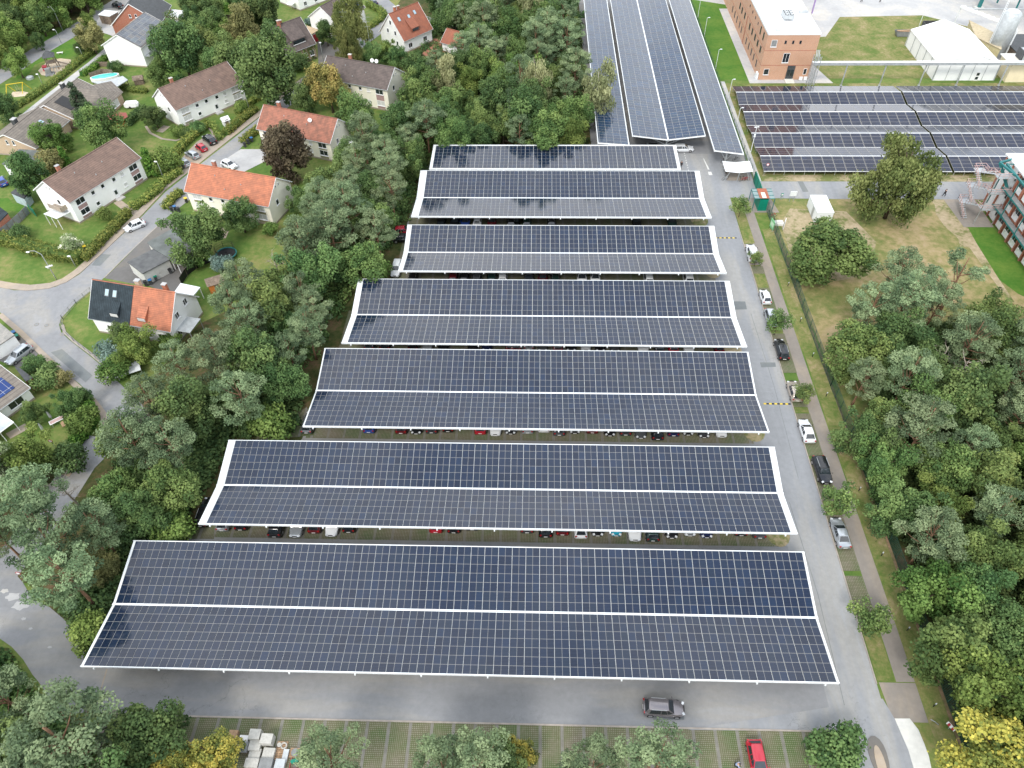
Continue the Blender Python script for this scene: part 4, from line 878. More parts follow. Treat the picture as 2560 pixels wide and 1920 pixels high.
# cars poking out below the carports: (tile, x, y of the bumper foot, kind, colour, nose out?)
rows_={
'second':[(0,2,1740,1222,'wagon','black',0),(0,2,1925,1258,'hatch','silver',0),(0,2,2085,1252,'hatch','black',0),(1,2,165,1312,'suv','black',0),(1,2,340,1310,'wagon','silver',1),(1,2,505,1277,'hatch','dark red',0),(1,2,650,1302,'hatch','white',1),(1,2,805,1272,'hatch','black',0),(1,2,1555,1273,'hatch','red',0),(1,2,1710,1276,'hatch','black',0),(1,2,1870,1250,'sedan','navy',0),
 (2,2,130,1276,'hatch','dark grey',0),(2,2,290,1312,'wagon','black',0),(2,2,435,1294,'hatch','dark red',0),(2,2,595,1320,'hatch','white',0),(2,2,740,1298,'hatch','black',1),(2,2,900,1298,'small','turquoise',1),(2,2,1062,1342,'sedan','white',1),(2,2,1215,1346,'wagon','dark green',0),(2,2,1378,1318,'hatch','black',1),(2,2,1535,1298,'hatch','silver',1),(2,2,1680,1314,'hatch','navy',1),(2,2,1975,1300,'hatch','black',0),(2,2,2135,1322,'hatch','grey',0)],
'third':[(1,2,440,418,'hatch','grey',0),(1,2,978,413,'hatch','blue',0),(1,2,1255,421,'hatch','dark red',0),(1,2,1385,421,'hatch','black',1),(1,2,1518,417,'hatch','dark grey',0),(1,2,1660,406,'sedan','black',0),(1,2,1938,424,'hatch','red',0),(1,2,2068,436,'hatch','white',1),(1,2,2200,422,'hatch','black',1),(2,2,135,418,'hatch','silver',0),(2,2,275,406,'hatch','white',0),(2,2,408,437,'hatch','grey',0),(2,2,543,416,'hatch','black',1),(2,2,693,417,'hatch','dark red',0),(2,2,845,438,'hatch','black',1),(2,2,980,436,'hatch','dark grey',0),(2,2,1112,458,'hatch','grey',1),(2,2,1257,473,'wagon','black',0),(2,2,1393,442,'hatch','navy',0),(2,2,1520,431,'hatch','black',1),(2,2,1658,452,'hatch','dark grey',1),(2,2,1810,449,'hatch','white',1)],
'fourth':[(1,1,980,1356,'wagon','grey',0),(1,1,1115,1362,'suv','black',0),(1,1,1357,1360,'sedan','black',0),(1,1,1480,1364,'hatch','silver',1),(1,1,1618,1368,'hatch','black',1),(1,1,1875,1370,'hatch','black',1),(1,1,1995,1366,'hatch','navy',1),(1,1,2200,1368,'hatch','dark red',0),(2,1,35,1370,'hatch','dark red',0),(2,1,145,1358,'hatch','silver',0),(2,1,265,1370,'hatch','grey',1),(2,1,395,1373,'hatch','dark red',0),(2,1,510,1368,'hatch','black',1),(2,1,638,1366,'hatch','white',1),(2,1,762,1371,'hatch','black',1),(2,1,890,1376,'hatch','grey',1),(2,1,1135,1386,'suv','white',1),(2,1,1275,1384,'hatch','dark grey',0),(2,1,1395,1384,'hatch','red',0),(2,1,1528,1388,'suv','white',1),(2,1,1790,1384,'small','dark red',0)],
'fifth':[(1,1,1352,790,'wagon','black',0),(1,1,1700,790,'hatch','dark red',0),(1,1,1797,790,'hatch','black',0),(1,1,1905,795,'wagon','grey',0),(1,1,2035,795,'hatch','dark green',0),(1,1,2130,795,'hatch','white',0),(2,1,145,795,'hatch','grey',1),(2,1,265,795,'hatch','dark red',1),(2,1,375,800,'wagon','dark green',0),(2,1,605,800,'wagon','white',1),(2,1,722,800,'wagon','white',1),(2,1,1185,798,'wagon','white',0),(2,1,1528,798,'van','white',0)],
'sixth':[(1,1,1600,305,'van','black',0),(1,1,1712,302,'hatch','black',1),(1,1,1805,303,'hatch','blue',1),(1,1,1910,300,'hatch','white',0),(1,1,2035,302,'hatch','dark red',1),(1,1,2205,305,'wagon','black',0),(2,1,25,305,'wagon','black',1),(2,1,128,305,'wagon','dark green',0),(2,1,340,303,'wagon','dark grey',0),(2,1,1080,303,'hatch','black',1),(2,1,1388,303,'hatch','dark green',1)]}
ORDS=['first','second','third','fourth','fifth','sixth','seventh','eighth','ninth','tenth','eleventh','twelfth']
for rw,l in rows_.items():
    cnt={}
    for c in l: cnt[c[5]]=cnt.get(c[5],0)+1
    seen={}
    for i,j,x,y,k,col,nose in l:
        b=g(i,j,x,y,.35); L=CARDIM[k][0]; seen[col]=seen.get(col,0)+1
        od=(' '+ORDS[seen[col]-1]+' '+col+' one from left,') if cnt[col]>1 else ''
        car(k,col,(b.x,b.y+L/2-.35),R(-90) if nose else R(90),f"{col} {KN[k]}{','+od if od else ''} under front of {rw} carport",'cars under the carports')
for a in [((1,1,1215,660),'wagon','white',R(-92),'white estate car standing outside the left end of the fifth carport'),((1,1,1272,335),'hatch','red',R(5),'red hatchback at the tree edge left of the fifth carport'),((1,1,1268,400),'hatch','black',R(3),'black car below the red one, left of the fifth carport')]:
    b=g(*a[0],.6); car(a[1],a[2],b,a[3],a[4])
# the lane
LN='cars parked along the access lane'
for x,y,k,c,rz,lb in [(41.15,113.4,'suv','white',R(88),'white car farthest up the lane, half behind a young tree'),(41.1,100.8,'small','white',R(91),'small white car with a black rear, second from the gate in the lane'),(41.0,95.3,'hatch','silver',R(-90),'pale silver hatchback behind a round young tree in the lane'),(41.1,87.6,'wagon','black',R(90),'black estate car in the lane beside bare grid pavers'),(41.1,78.3,'hatch','beige',R(90),'beige car in the lane just above the striped speed bump'),(41.1,70.3,'coupe','white',R(91),'white coupe in the lane just below the striped speed bump'),(41.55,63.1,'suv','black',R(-88),'black off-road car in the lane, nose towards the camera'),(41.35,52.8,'sedan','silver',R(91),'silver sedan nearest the camera in the lane')]:
    car(k,c,(x,y),rz,lb,LN,z=.045)
b=g(2,3,1310,1135,.8); car('suv','bronze',b,R(-2),'bronze grey car with roof rails driving along the bottom lane')
b=g(3,3,10,1590,.8); car('hatch','red',(b.x-1.2,b.y),R(-88),'red car parked on the grid pavers at the bottom edge',z=.035)
b=g(2,0,1480,1275,.8); car('wagon','white',b,R(2),'white estate car at the near end of the middle long carport'); b=g(2,0,1190,1265,.8); car('hatch','black',b,R(178),'black car under the near end of the middle long carport')
# village cars
b=g(0,1,1160,288,.7); car('hatch','white',b,R(224),'white rounded car driving down the village street')
def dirz(a,b_): d=b_-a; return math.atan2(d.y,d.x)
for t1,t2,k,c,lb in [((0,0,1775,1180),(0,0,1845,1235),'suv','black','black car, topmost of the four in the street parking court'),((0,0,1700,1250),(0,0,1775,1300),'small','red','red small car, second of the four in the parking court'),((0,0,1625,1315),(0,0,1700,1355),'hatch','silver','silver car, third of the four in the parking court'),((0,0,1550,1380),(0,0,1620,1425),'hatch','silver','silver car, lowest of the four in the parking court'),
 ((0,0,1930,1400),(0,0,2030,1445),'hatch','white','white car behind the bright orange roof ridge'),((0,1,235,1350),(0,1,90,1460),'wagon','silver','silver estate car in the driveway at the left edge'),((0,0,985,35),(0,0,1045,60),'suv','black','black car parked beside the red brick house, at the top'),((1,0,955,0),(1,0,1055,45),'hatch','navy','dark blue car on the upper street at the top edge'),((1,0,1915,290),(1,0,1970,320),'hatch','black','black car behind the red roofed garage'),((0,0,-10,1530),(0,0,40,1600),'hatch','blue','blue and white car cut by the left edge')]:
    a,b_=g(*t1,.6),g(*t2,.6); car(k,c,(a+b_)/2,dirz(b_,a) if c!='white' and k!='wagon' else dirz(a,b_),lb)
# people
def person(p,rz,label,top,legs,pose='walk',z=.03):
    root=thing('person',label,'person',(p[0],p[1],z),rz)
    def skin(name,verts,edges,rad,m):
        me=bpy.data.meshes.new(name); me.from_pydata(verts,edges,[]); ob=bpy.data.objects.new(name,me); COL.objects.link(ob); ob.parent=root
        md=ob.modifiers.new('skin','SKIN'); ob.modifiers.new('sub','SUBSURF').levels=1
        for k,r_ in enumerate(rad): me.skin_vertices[0].data[k].radius=r_ if hasattr(r_,'__len__') else (r_,r_)
        me.skin_vertices[0].data[0].use_root=True; me.materials.append(m); return ob
    if pose=='walk':
        V=[(0,0,.95),(0,0,1.2),(.02,0,1.42),(.03,0,1.52),(.05,0,1.66),(.02,-.1,.9),(.22,-.1,.5),(.18,-.1,.08),(.32,-.1,.05),(-.02,.1,.9),(-.12,.1,.5),(-.38,.1,.14),(-.28,.1,.06),(.02,-.2,1.4),(-.14,-.25,1.12),(-.05,-.26,.88),(.02,-.26,.8),(.02,.2,1.4),(.1,.25,1.12),(.32,.24,.98),(.4,.24,.96)]
    else:
        V=[(0,0,.42),(.12,0,.68),(.25,0,.85),(.3,0,.94),(.36,0,1.04),(.02,-.12,.42),(.38,-.15,.5),(.3,-.15,.08),(.44,-.15,.05),(.02,.12,.42),(.36,.16,.46),(.22,.16,.08),(.36,.16,.05),(.24,-.2,.84),(.4,-.24,.6),(.55,-.16,.45),(.6,-.14,.42),(.24,.2,.84),(.42,.24,.6),(.56,.16,.42),(.62,.14,.4)]
    E_=[(0,1),(1,2),(2,3),(3,4),(0,5),(5,6),(6,7),(7,8),(0,9),(9,10),(10,11),(11,12),(2,13),(13,14),(14,15),(15,16),(2,17),(17,18),(18,19),(19,20)]
    rad=[.13,(.13,.1),(.14,.09),.055,(.1,.11),.09,.065,.045,.04,.09,.065,.045,.04,.06,.045,.035,.03,.06,.045,.035,.03]
    skin('body',V,E_,rad,M['skin'])
    skin('jacket',[V[k] for k in(0,1,2,13,14,15,17,18,19)],[(0,1),(1,2),(2,3),(3,4),(4,5),(2,6),(6,7),(7,8)],[(.17,.15),(.17,.13),(.18,.12),.08,.065,.055,.08,.065,.055],top)
    skin('trousers',[V[k] for k in(0,5,6,7,9,10,11)],[(0,1),(1,2),(2,3),(0,4),(4,5),(5,6)],[.15,.11,.085,.065,.11,.085,.065],legs)
    h=V[4]; MB().ball((h[0]-.02,0,h[2]+.05),(.12,.115,.1),8,6).build('hair',M['hair'],root,True)
person(g(2,0,1458,1453),R(100),'person in dark clothes walking beside the seventh carport end',M['navy'],M['navy'])
person(g(3,1,1515,40),R(15),'person in black striding along the east road by the weeping tree',M['navy'],M['navy'])
person(g(2,3,1925,1640),R(-20),'person in light blue top crouching on the bottom grid pavers',M['bcloth'],M['navy'],'crouch')
person(g(3,0,965,22),R(60),'small distant person standing on the works yard at the top',M['red'],M['navy'])
person(g(3,0,803,22),R(30),'distant person in grey near the purple post on the yard',M['grey'],M['navy'])
# ---------------------------------------------------------------- houses
def window(root,c,w,h,n,frame=None,glass=None,mull=1,sill=True,name='window'):
    """c centre on wall (local), n outward unit normal in xy"""
    n=Vector((n[0],n[1],0)).normalized(); u=Vector((-n.y,n.x,0)); c=Vector(c); rz=math.atan2(u.y,u.x)
    mb=MB(); t=.07
    for s in(-1,1): mb.box(c+u*(s*(w/2-t/2))+n*.03,(t,.08,h),rz); mb.box(c+Vector((0,0,s*(h/2-t/2)))+n*.032,(w-2*t,.08,t),rz)
    for k in range(1,mull+1): mb.box(c+u*(-w/2+w*k/(mull+1))+n*.03,(t*.8,.075,h-2*t),rz)
    f=mb.build(name,frame or M['frame'],root)
    MB().box(c+n*.012,(w-.1,.03,h-.1),rz).build('pane',glass or M['glass'],f)
    if sill: MB().box(c+Vector((0,0,-h/2-.04))+n*.1,(w+.16,.2,.05),rz).build('sill',frame or M['frame'],f)
    return f
def gable(label,A,ang,L,w2,he,hr,wall,roof,name='house',over=.4,cat='house',z0=0,group=None,plinth=True,back=None):
    """A: eave corner of the facing slope (x,y), eave direction ang, ridge at w2 behind"""
    a=R(ang); u=Vector((math.cos(a),math.sin(a))); n=Vector((-u.y,u.x)); c=Vector(A[:2])+u*L/2+n*w2
    root=thing(name,label,cat,(c.x,c.y,z0),a,group)
    hx,hy=L/2-.25,w2-over; back=w2 if back is None else back; hyb=back-over
    sl=(hr-he)/w2; wz=he+sl*over-.12; pk=hr-.14
    mb=MB(); mb.add([(-hx,-hy,0),(hx,-hy,0),(hx,hyb,0),(-hx,hyb,0),(-hx,-hy,wz),(hx,-hy,wz),(hx,hyb,wz),(-hx,hyb,wz),(-hx,0,pk),(hx,0,pk)],[(0,1,5,4),(2,3,7,6),(1,2,6,9,5),(3,0,4,8,7),(3,2,1,0)])
    mb.build('wall',wall,root)
    if plinth: MB().bb(-hx-.02,hx+.02,-hy-.02,hyb+.02,0,.35).build('plinth',M['pave'],root)
    rb=MB(); t=.16
    for y1,z1 in((-w2,he),(back,he+(w2-back)*0)):
        rb.add([(-L/2,y1,z1),(L/2,y1,z1),(L/2,0,hr),(-L/2,0,hr),(-L/2,y1,z1-t),(L/2,y1,z1-t),(L/2,0,hr-t),(-L/2,0,hr-t)],[(0,1,2,3),(7,6,5,4),(0,4,5,1),(1,5,6,2),(3,7,4,0)])
    r=rb.build('roof',roof,root)
    MB().beam((-L/2,0,hr+.02),(L/2,0,hr+.02),.22,.1).build('ridge_cap',roof,r)
    MB().beam((-L/2,-w2-.06,he-.08),(L/2,-w2-.06,he-.08),.12,.1).build('gutter',M['steel'],r)
    v=MB()
    for s in(-1,1):
        for y1 in(-w2,back): v.beam((s*(L/2+.03),y1,he-.07),(s*(L/2+.03),0,hr-.07),.05,.2)
    v.build('verge_board',M['frame'],r)
    return root,hx,hy,r,sl
def chimney(root,r,x,y,zb,zt,w=.7,m=None,cap=True):
    c=MB().bb(x-w/2,x+w/2,y-w*.4,y+w*.4,zb,zt).build('chimney',m or M['rbrick'],r)
    if cap: MB().bb(x-w/2-.08,x+w/2+.08,y-w*.4-.08,y+w*.4+.08,zt,zt+.1).build('chimney_cap',M['conc'],c)
def skylight(r,root,x,y,he,sl,w2,w=.8,h=1.1,name='roof_window'):
    z=he+sl*(y+w2); a=math.atan(sl)
    f=MB().box((x,y,z+.06),(w,h,.1),rx=a).build(name,M['grey'],r); MB().box((x,y-.0,z+.125),(w-.16,h-.18,.03),rx=a).build('pane',plainglass,f)
plainglass=plain('skylight glass',(.35,.5,.6),.1,spec=.8,var=.1)
def dish(root,p,r=.45,tilt=(.6,0)):
    d=MB(); b=[]; d.tube([p,(p[0],p[1],p[2]+.5)],.03,5); c=Vector(p)+Vector((0,-.1,.7)); nn=Vector((tilt[0],-.8,.35)).normalized(); d.tube([c,c+nn*.06,c+nn*.12],[r*.3,r*.8,r],14)
    return d.build('satellite_dish',M['frame'],root)
def rowhouse(label,A,ang,L,w2,he,hr,wall,roof,panel,gable_side=1,chim=.15,seed=0,dishx=None):
    root,hx,hy,r,sl=gable(label,A,ang,L,w2,he,hr,wall,roof)
    n=(0,-1); z1,z2=1.75,he-1.0
    for xs in(-hx+2.2,hx-2.2):
        for z in(z1,z2): window(root,(xs,-hy,z),2.1,1.25,n,mull=1,glass=M['glass'] if (seed+z)%2<1.4 else M['blind'])
        MB().box((xs,-hy-.02,(z1+z2)/2),(2.1,.05,z2-z1-1.4)).build('facade_panel',panel,root); MB().box((xs,-hy-.02,.72),(2.1,.05,.6)).build('facade_panel',panel,root)
    for xs,z in((-hx+5.4,z2),(-1.2,z2+.1),(1.7,z2),(hx-5.2,z2),(-hx+5.4,z1-.2),(hx-5.4,z1)): window(root,(xs,-hy,z),.85,.85,n,mull=0,glass=M['glass'] if xs<2 else M['blind'])
    d=MB().box((.9,-hy-.03,1.15),(1.1,.08,2.1)).build('door',M['frame'],root); MB().box((.9,-hy-.08,1.5),(.6,.03,.9)).build('door_pane',M['glass'],d); MB().box((.9,-hy-.6,.12),(1.8,1.1,.24)).build('doorstep',M['conc'],root)
    g_=(gable_side,0); gx=gable_side*hx
    window(root,(gx,-.6,hr-1.7),.35,.6,g_,mull=0,sill=False); window(root,(gx,.4,hr-1.7),.35,.6,g_,mull=0,sill=False)
    window(root,(gx,-1.4,z2),.9,1.2,g_,mull=0); window(root,(gx,1.6,z1),.9,1.3,g_,mull=0)
    chimney(root,r,-hx+L*chim,.6,hr-1.0,hr+.9)
    for k,(fx,fy) in enumerate(((.3,.3),(.62,.45),(.45,.7))): MB().tube([(-hx+L*fx,-w2*fy,he+sl*(w2-w2*fy)),(-hx+L*fx,-w2*fy,he+sl*(w2-w2*fy)+.25)],.09,8).build('roof_vent',M['steel'],r)
    if dishx is not None: dish(root,(dishx,-w2*.35,he+sl*w2*.65))
    return root,hx,hy,r,sl
pp=plain('rose facade panel',(.42,.28,.27),.8); po=plain('olive facade panel',(.35,.33,.2),.8); pb=plain('beige facade panel',(.5,.45,.35),.8)
H1=rowhouse('white two storey row house with brown tiled roof, upper left, above the four parked cars',(-84.4,160.9),50.0,18.8,5.2,4.6,8.3,M['render'],M['tbrown'],pb,-1,.2,0)
H2=rowhouse('cream white row house with brown tiled roof beside the street bend, with a glass porch',(-92.5,122.4),64.2,18.8,5.3,5.1,8.6,M['render'],M['tbrown'],pp,-1,.22,1)
H3=rowhouse('cream row house with clean bright orange tiled roof',(-71.1,127.1),-15.9,19.4,4.7,4.8,8.55,M['cream'],M['torange'],po,1,.25,2)
H4=rowhouse('cream row house with weathered red tiled roof behind the copper brown tree',(-63.1,152.5),-19.7,19.2,4.6,4.6,8.2,M['cream'],M['tred'],po,1,.18,3,dishx=3.4)
H5=rowhouse('cream row house with dark grey brown roof behind the golden tree',(-53.3,175.6),-20.7,18.9,4.85,5.6,9.05,M['cream'],M['tbrown2'],pp,1,.32,4)
for t_,s_ in ((H5,1),): 
    for k,x in enumerate((3.2,4.4)): dish(t_[0],(x,.3,9.0))
# glass porch and balcony at the lower row house
rt_=H2[0]; mb=MB().box((-H2[1]-1.6,-1.6,2.5),(3.2,3.8,.1),ry=.12); mb.build('porch_roof',M['white'],rt_)
mb=MB(); [mb.bb(-H2[1]-3.1,-H2[1]-3.0,y,y+.1,0,2.3) for y in(-3.4,-1.6,.2)]; mb.build('porch_post',M['frame'],rt_); MB().bb(-H2[1]-1.4,-H2[1],-3.2,.6,3.0,3.15).bb(-H2[1]-1.4,-H2[1]-1.3,-3.2,.6,3.15,4.0).bb(-H2[1]-1.4,-H2[1],-3.2,-3.1,3.15,4.0).build('balcony',M['pave'],rt_)
# detached houses
r6=gable('white house with red tiled roof, dormer and three roof windows, top middle',(-35.9,201.4),49.6,10.8,5.15,3.4,9.3,M['render'],M['tredd']); rt6,hx,hy,rf6,sl6=r6
for x,y in((-3.2,-1.5),(.2,-1.7),(2.6,-1.4)): skylight(rf6,rt6,x,y,3.4,sl6,5.15)
mb=MB().add([(-1.6,-4.4,5.4),(1.2,-4.4,5.4),(1.2,-2.0,7.2),(-1.6,-2.0,7.2),(-1.6,-4.4,4.3),(1.2,-4.4,4.3),(1.2,-3.0,5.9),(-1.6,-3.0,5.9)],[(0,1,2,3),(4,5,1,0),(5,6,2,1),(4,0,3,7)]); dm=mb.build('dormer',M['tredd'],rf6); MB().box((-.2,-4.42,4.95),(2.2,.06,.7)).build('dormer_window',M['glass'],dm)
chimney(rt6,rf6,-2.8,.3,8.3,10.3,.7,M['torange']); chimney(rt6,rf6,-1.4,.5,8.3,10.1,.6,M['torange'])
for y,z in((-2,2),(0,2),(-1.6,4.6),(1.4,4.6),(0,7)): window(rt6,(-hx,y,z),.8,1.2,(-1,0),mull=0)
for x in(-3,2.5): window(rt6,(x,-hy,1.6),1.4,1.3,(0,-1))
gable('small garage house with red tiled roof and white walls beside the brick terrace',(-26.4,203.6),-33.3,8.0,3.2,2.3,5.0,M['render'],M['tredd'],name='garage',cat='garage',plinth=False)
r8=gable('ivy covered house with dark grey roof and wide dormer, upper left of the golden tree',(-65.7,192.2),48.1,9.5,5.1,3.9,9.5,M['bbrick'],M['tbrown2']); rt8,hx,hy,rf8,sl8=r8
mb=MB().add([(-1.9,-4.2,6.3),(2.6,-4.2,6.3),(2.6,-.6,8.9),(-1.9,-.6,8.9),(-1.9,-4.2,5.0),(2.6,-4.2,5.0),(2.6,-2.2,7.1),(-1.9,-2.2,7.1)],[(0,1,2,3),(4,5,1,0),(5,6,2,1),(4,0,3,7)]); dm=mb.build('dormer',M['tbrown2'],rf8); MB().box((.35,-4.24,5.6),(3.6,.06,.9)).build('dormer_window',M['glass'],dm); MB().box((.35,-4.28,5.08),(3.9,.1,.12)).build('dormer_sill',M['frame'],dm)
chimney(rt8,rf8,-2.2,-.3,8.4,10.6,.7); chimney(rt8,rf8,-1.2,.4,8.4,10.2,.6,M['torange'])
for x in(.8,3.0): window(rt8,(x,-hy-.25,1.9),1.3,1.3,(0,-1))
iv=[]
for k in range(170):
    if rnd.random()<.5: iv.append((rnd.uniform(-hx+1.2,hx),-hy-.1,rnd.uniform(.2,3.6),.4,rnd.uniform(.1,.5)))
    else: y=rnd.uniform(-hy,hy); iv.append((-hx-.1,y,rnd.uniform(.2,4+5*(1-abs(y)/hy)-.2),.42,rnd.uniform(.7,1)))
child(leaves('ivy',iv,F['light'],.2,110),'ivy',rt8)
r15=gable('semi detached house, left half black tiled, right half orange tiled, at the street corner',(-75.9,90.6),-11.9,15.7,4.6,3.6,8.4,M['render'],M['torange']); rt15,hx,hy,rf15,sl15=r15
a15=math.atan(sl15); mb=MB()
def slopequad(x0,x1,y0,y1,he,sl,w2,t=.04,dz=.02): z=lambda y:he+sl*(y+w2)+dz; return MB().add([(x0,y0,z(y0)),(x1,y0,z(y0)),(x1,y1,z(y1)),(x0,y1,z(y1)),(x0,y0,z(y0)+t),(x1,y0,z(y0)+t),(x1,y1,z(y1)+t),(x0,y1,z(y1)+t)],[(3,2,1,0),(4,5,6,7),(0,1,5,4),(1,2,6,5),(2,3,7,6),(3,0,4,7)])
slopequad(-7.9,.1,-4.66,.06,3.6,sl15,4.6).build('black_roof_half',M['tblack'],rf15)
MB().add([(-7.9,.06,8.45),(.1,.06,8.45),(.1,4.66,3.65),(-7.9,4.66,3.65)],[(0,1,2,3)]).build('black_roof_half',M['tblack'],rf15)
for x in(-4.8,-3.3): skylight(rf15,rt15,x,-1.3,3.6,sl15,4.6,.75,1.2)
for x0,m_ in((-3.6,M['tblack']),(1.6,M['torange'])):
    z=lambda y:3.6+sl15*(y+4.6); mb=MB().add([(x0,-4.0,5.2),(x0+1.7,-4.0,5.2),(x0+1.7,-2.2,z(-2.2)+.2),(x0,-2.2,z(-2.2)+.2),(x0,-4.0,z(-4)),(x0+1.7,-4.0,z(-4)),(x0+1.7,-2.2,z(-2.2)),(x0,-2.2,z(-2.2))],[(0,1,2,3),(4,5,1,0),(5,6,2,1),(4,0,3,7)])
    dm=mb.build('dormer',m_,rf15); MB().box((x0+.85,-4.03,4.75),(1.4,.06,.6)).build('dormer_window',M['blind'],dm)
chimney(rt15,rf15,.4,.8,7.4,9.0,.8,M['bbrick']); chimney(rt15,rf15,5.4,.9,7.2,9.0,.7,M['torange'])
for y,z in((-1.6,4.6),(1.3,5.2),(-2.6,1.7)): window(rt15,(hx,y,z),1.0,1.2,(1,0))
for x in(-4.6,-1.6,2.4,5.2): window(rt15,(x,-hy,1.7),1.3,1.2,(0,-1))
MB().bb(hx,hx+2.6,-3.2,.4,2.5,2.62).bb(hx+2.4,hx+2.5,-3.1,-3.0,0,2.5).bb(hx+2.4,hx+2.5,.2,.3,0,2.5).build('canopy',M['steel'],rt15)
r11=gable('tall white house with a solar covered roof facing the lower street',(-104.4,193.4),81.7,15,5.8,5.3,8.4,M['render'],M['tgrey']); rt11,hx,hy,rf11,sl11=r11
slopequad(-7.2,7.2,-5.6,-.15,5.3,sl11,5.8,.05,.05).build('solar_panels',M['proof'],rf11)
window(rt11,(-3,-hy,3.6),2.2,1.4,(0,-1)); MB().bb(-6.5,-1,-hy-1.4,-hy,2.6,2.75).bb(-6.5,-1,-hy-1.4,-hy-1.32,2.75,3.7).build('balcony',M['steel'],rt11)
rows12=gable('red brick house at the top with a long cream awning',(-106.4,212.8),96.5,13,7.0,4.0,9.5,M['rbrick'],M['greyd']); rt12,hx,hy,rf12,sl12=rows12
for x in(-4.6,-1.0): window(rt12,(x,-hy,3.1),1.0,1.2,(0,-1))
for y in(-.8,.8): window(rt12,(-hx,y,6.2),.6,.9,(-1,0),mull=0)
MB().add([(-6.3,-hy-4.2,2.3),(1,-hy-4.2,2.3),(1,-hy,3.0),(-6.3,-hy,3.0),(-6.3,-hy-4.2,2.2),(1,-hy-4.2,2.2),(1,-hy,2.9),(-6.3,-hy,2.9)],[(0,1,2,3),(7,6,5,4),(0,4,5,1),(3,7,4,0),(1,5,6,2)]).build('awning',plain('cream canvas',(.8,.75,.6),.8,var=.03),rt12)
MB().add([(1.1,-hy-4.2,2.3),(6.3,-hy-4.2,2.3),(6.3,-hy,3.0),(1.1,-hy,3.0)],[(0,1,2,3)]).build('terrace_roof',M['white'],rt12)
mb=MB(); [mb.bb(x,x+.1,-hy-4.1,-hy-4.0,0,2.2) for x in(-6,-4,-2,0,2,4,6)]; mb.build('terrace_post',M['frame'],rt12)
r10=gable('white house with a small solar array, top middle, behind the feathery tree',(-55.4,209.4),62.3,13,5.2,5.0,8.6,M['render'],M['tbrown2']); slopequad(1.5,6,-4.9,-1.5,5.0,r10[4],5.2,.05,.05).build('solar_panels',M['pblue'],r10[3])
for x in(-4,0,4): window(r10[0],(x,-r10[2],3.6),1.1,1.2,(0,-1)); window(r10[0],(x,-r10[2],1.4),1.1,1.2,(0,-1))
r9=gable('white three storey house at the top edge with a parasol terrace',tuple(q(640,0,6.9125,770,200,0).to_2d()),50,13,5.4,6.5,10,M['render'],M['tbrown2'])
for x in(-4,0,4):
    for z in(1.5,4.6): window(r9[0],(x,-r9[2],z),1.1,1.2,(0,-1))
# bungalows
b1=gable('beige brick bungalow with long grey tiled roof at the left edge',(-112.3,147.4),80.9,13,6.7,2.6,5.4,M['bbrick'],M['tgrey']); 
for y in(-1.3,.3): window(b1[0],(-b1[1],y,3.4),.6,1.1,(-1,0),mull=0)
skylight(b1[3],b1[0],2.2,-3.0,2.6,b1[4],6.7); chimney(b1[0],b1[3],-1.0,.9,4.2,6.2,1.1,M['greyd'])
b2=gable('grey tiled bungalow with black solar collector on its roof, behind the spruce',(-109.4,160.7),81.3,14,6.4,2.6,5.6,M['bbrick'],M['tgrey'])
slopequad(-4.6,-1.2,-4.6,-1.0,2.6,b2[4],6.4,.06,.06).build('solar_collector',M['blackm'],b2[3]); chimney(b2[0],b2[3],2.4,1.0,4.4,6.4,1.0,M['greyd'])
# hipped wing
w0=[g(0,0,*p,2.6) for p in((735,932),(905,937),(1065,797),(960,700))]; c=sum(w0,Vector())/4; c.z=0
wr=thing('house_wing','hip roofed garden wing of the grey bungalows with a white roller blind','house',c); lw=[p-c for p in w0]; ra=g(0,0,650,765,5.2)-c; rb_=g(0,0,828,768,5.0)-c
inn=[Vector((p.x*.86,p.y*.86,0)) for p in lw]; MB().poly([(p.x,p.y) for p in inn],0,2.6).build('wall',M['bbrick'],wr)
MB().add([lw[0],lw[1],lw[2],lw[3],ra,rb_],[(0,1,5,4),(1,2,5),(2,3,4,5),(3,0,4),(3,2,1,0)]).build('roof',M['tgrey'],wr)
d_=(inn[2]-inn[1]).normalized(); n_=Vector((d_.y,-d_.x,0)); mm=(inn[1]+inn[2])/2; window(wr,(mm.x,mm.y,1.5),3.2,1.6,(n_.x,n_.y),glass=M['blind'],mull=0)
def flat(label,corners,h,wall,roof,name='garage',cat='garage',over=.12,door=None,thick=.18,base=True):
    c=sum(corners,Vector())/len(corners); c.z=0; root=thing(name,label,cat,c); L_=[Vector((p.x-c.x,p.y-c.y,0)) for p in corners]
    MB().poly([(p.x,p.y) for p in L_],h-thick,h).build('roof',roof,root)
    if base: MB().poly([(p.x*.95,p.y*.95) for p in L_],0,h-thick-.003).build('wall',wall,root)
    else:
        for p in L_: MB().box((p.x*.93,p.y*.93,(h-thick)/2),(.12,.12,h-thick)).build('post',wall,root)
    return root,L_
flat('larger garage roof of dark felt sheets behind the bins',[g(0,1,*p,2.8) for p in((1270,435),(1500,310),(1610,420),(1465,575),(1325,490))],2.8,M['cast'],M['felt2'])
flat('open carport with grooved dark roof beside the larger garage',[g(0,1,*p,2.7) for p in((1470,578),(1615,425),(1700,530),(1525,622))],2.7,M['frame'],M['felt'],'carport_roof','carport',base=False)
ga,Lg=flat('low concrete garage with black felt roof, a row of bins at its wall',[g(0,1,*p,2.8) for p in((1097,603),(1323,492),(1468,580),(1230,705))],2.8,M['cast'],M['felt'])
flat('white corrugated canopy roof behind the black and orange house',[g(0,1,*p,2.6) for p in((1490,885),(1560,787),(1730,822),(1655,912))],2.6,M['frame'],M['white'],'canopy','canopy',base=False)
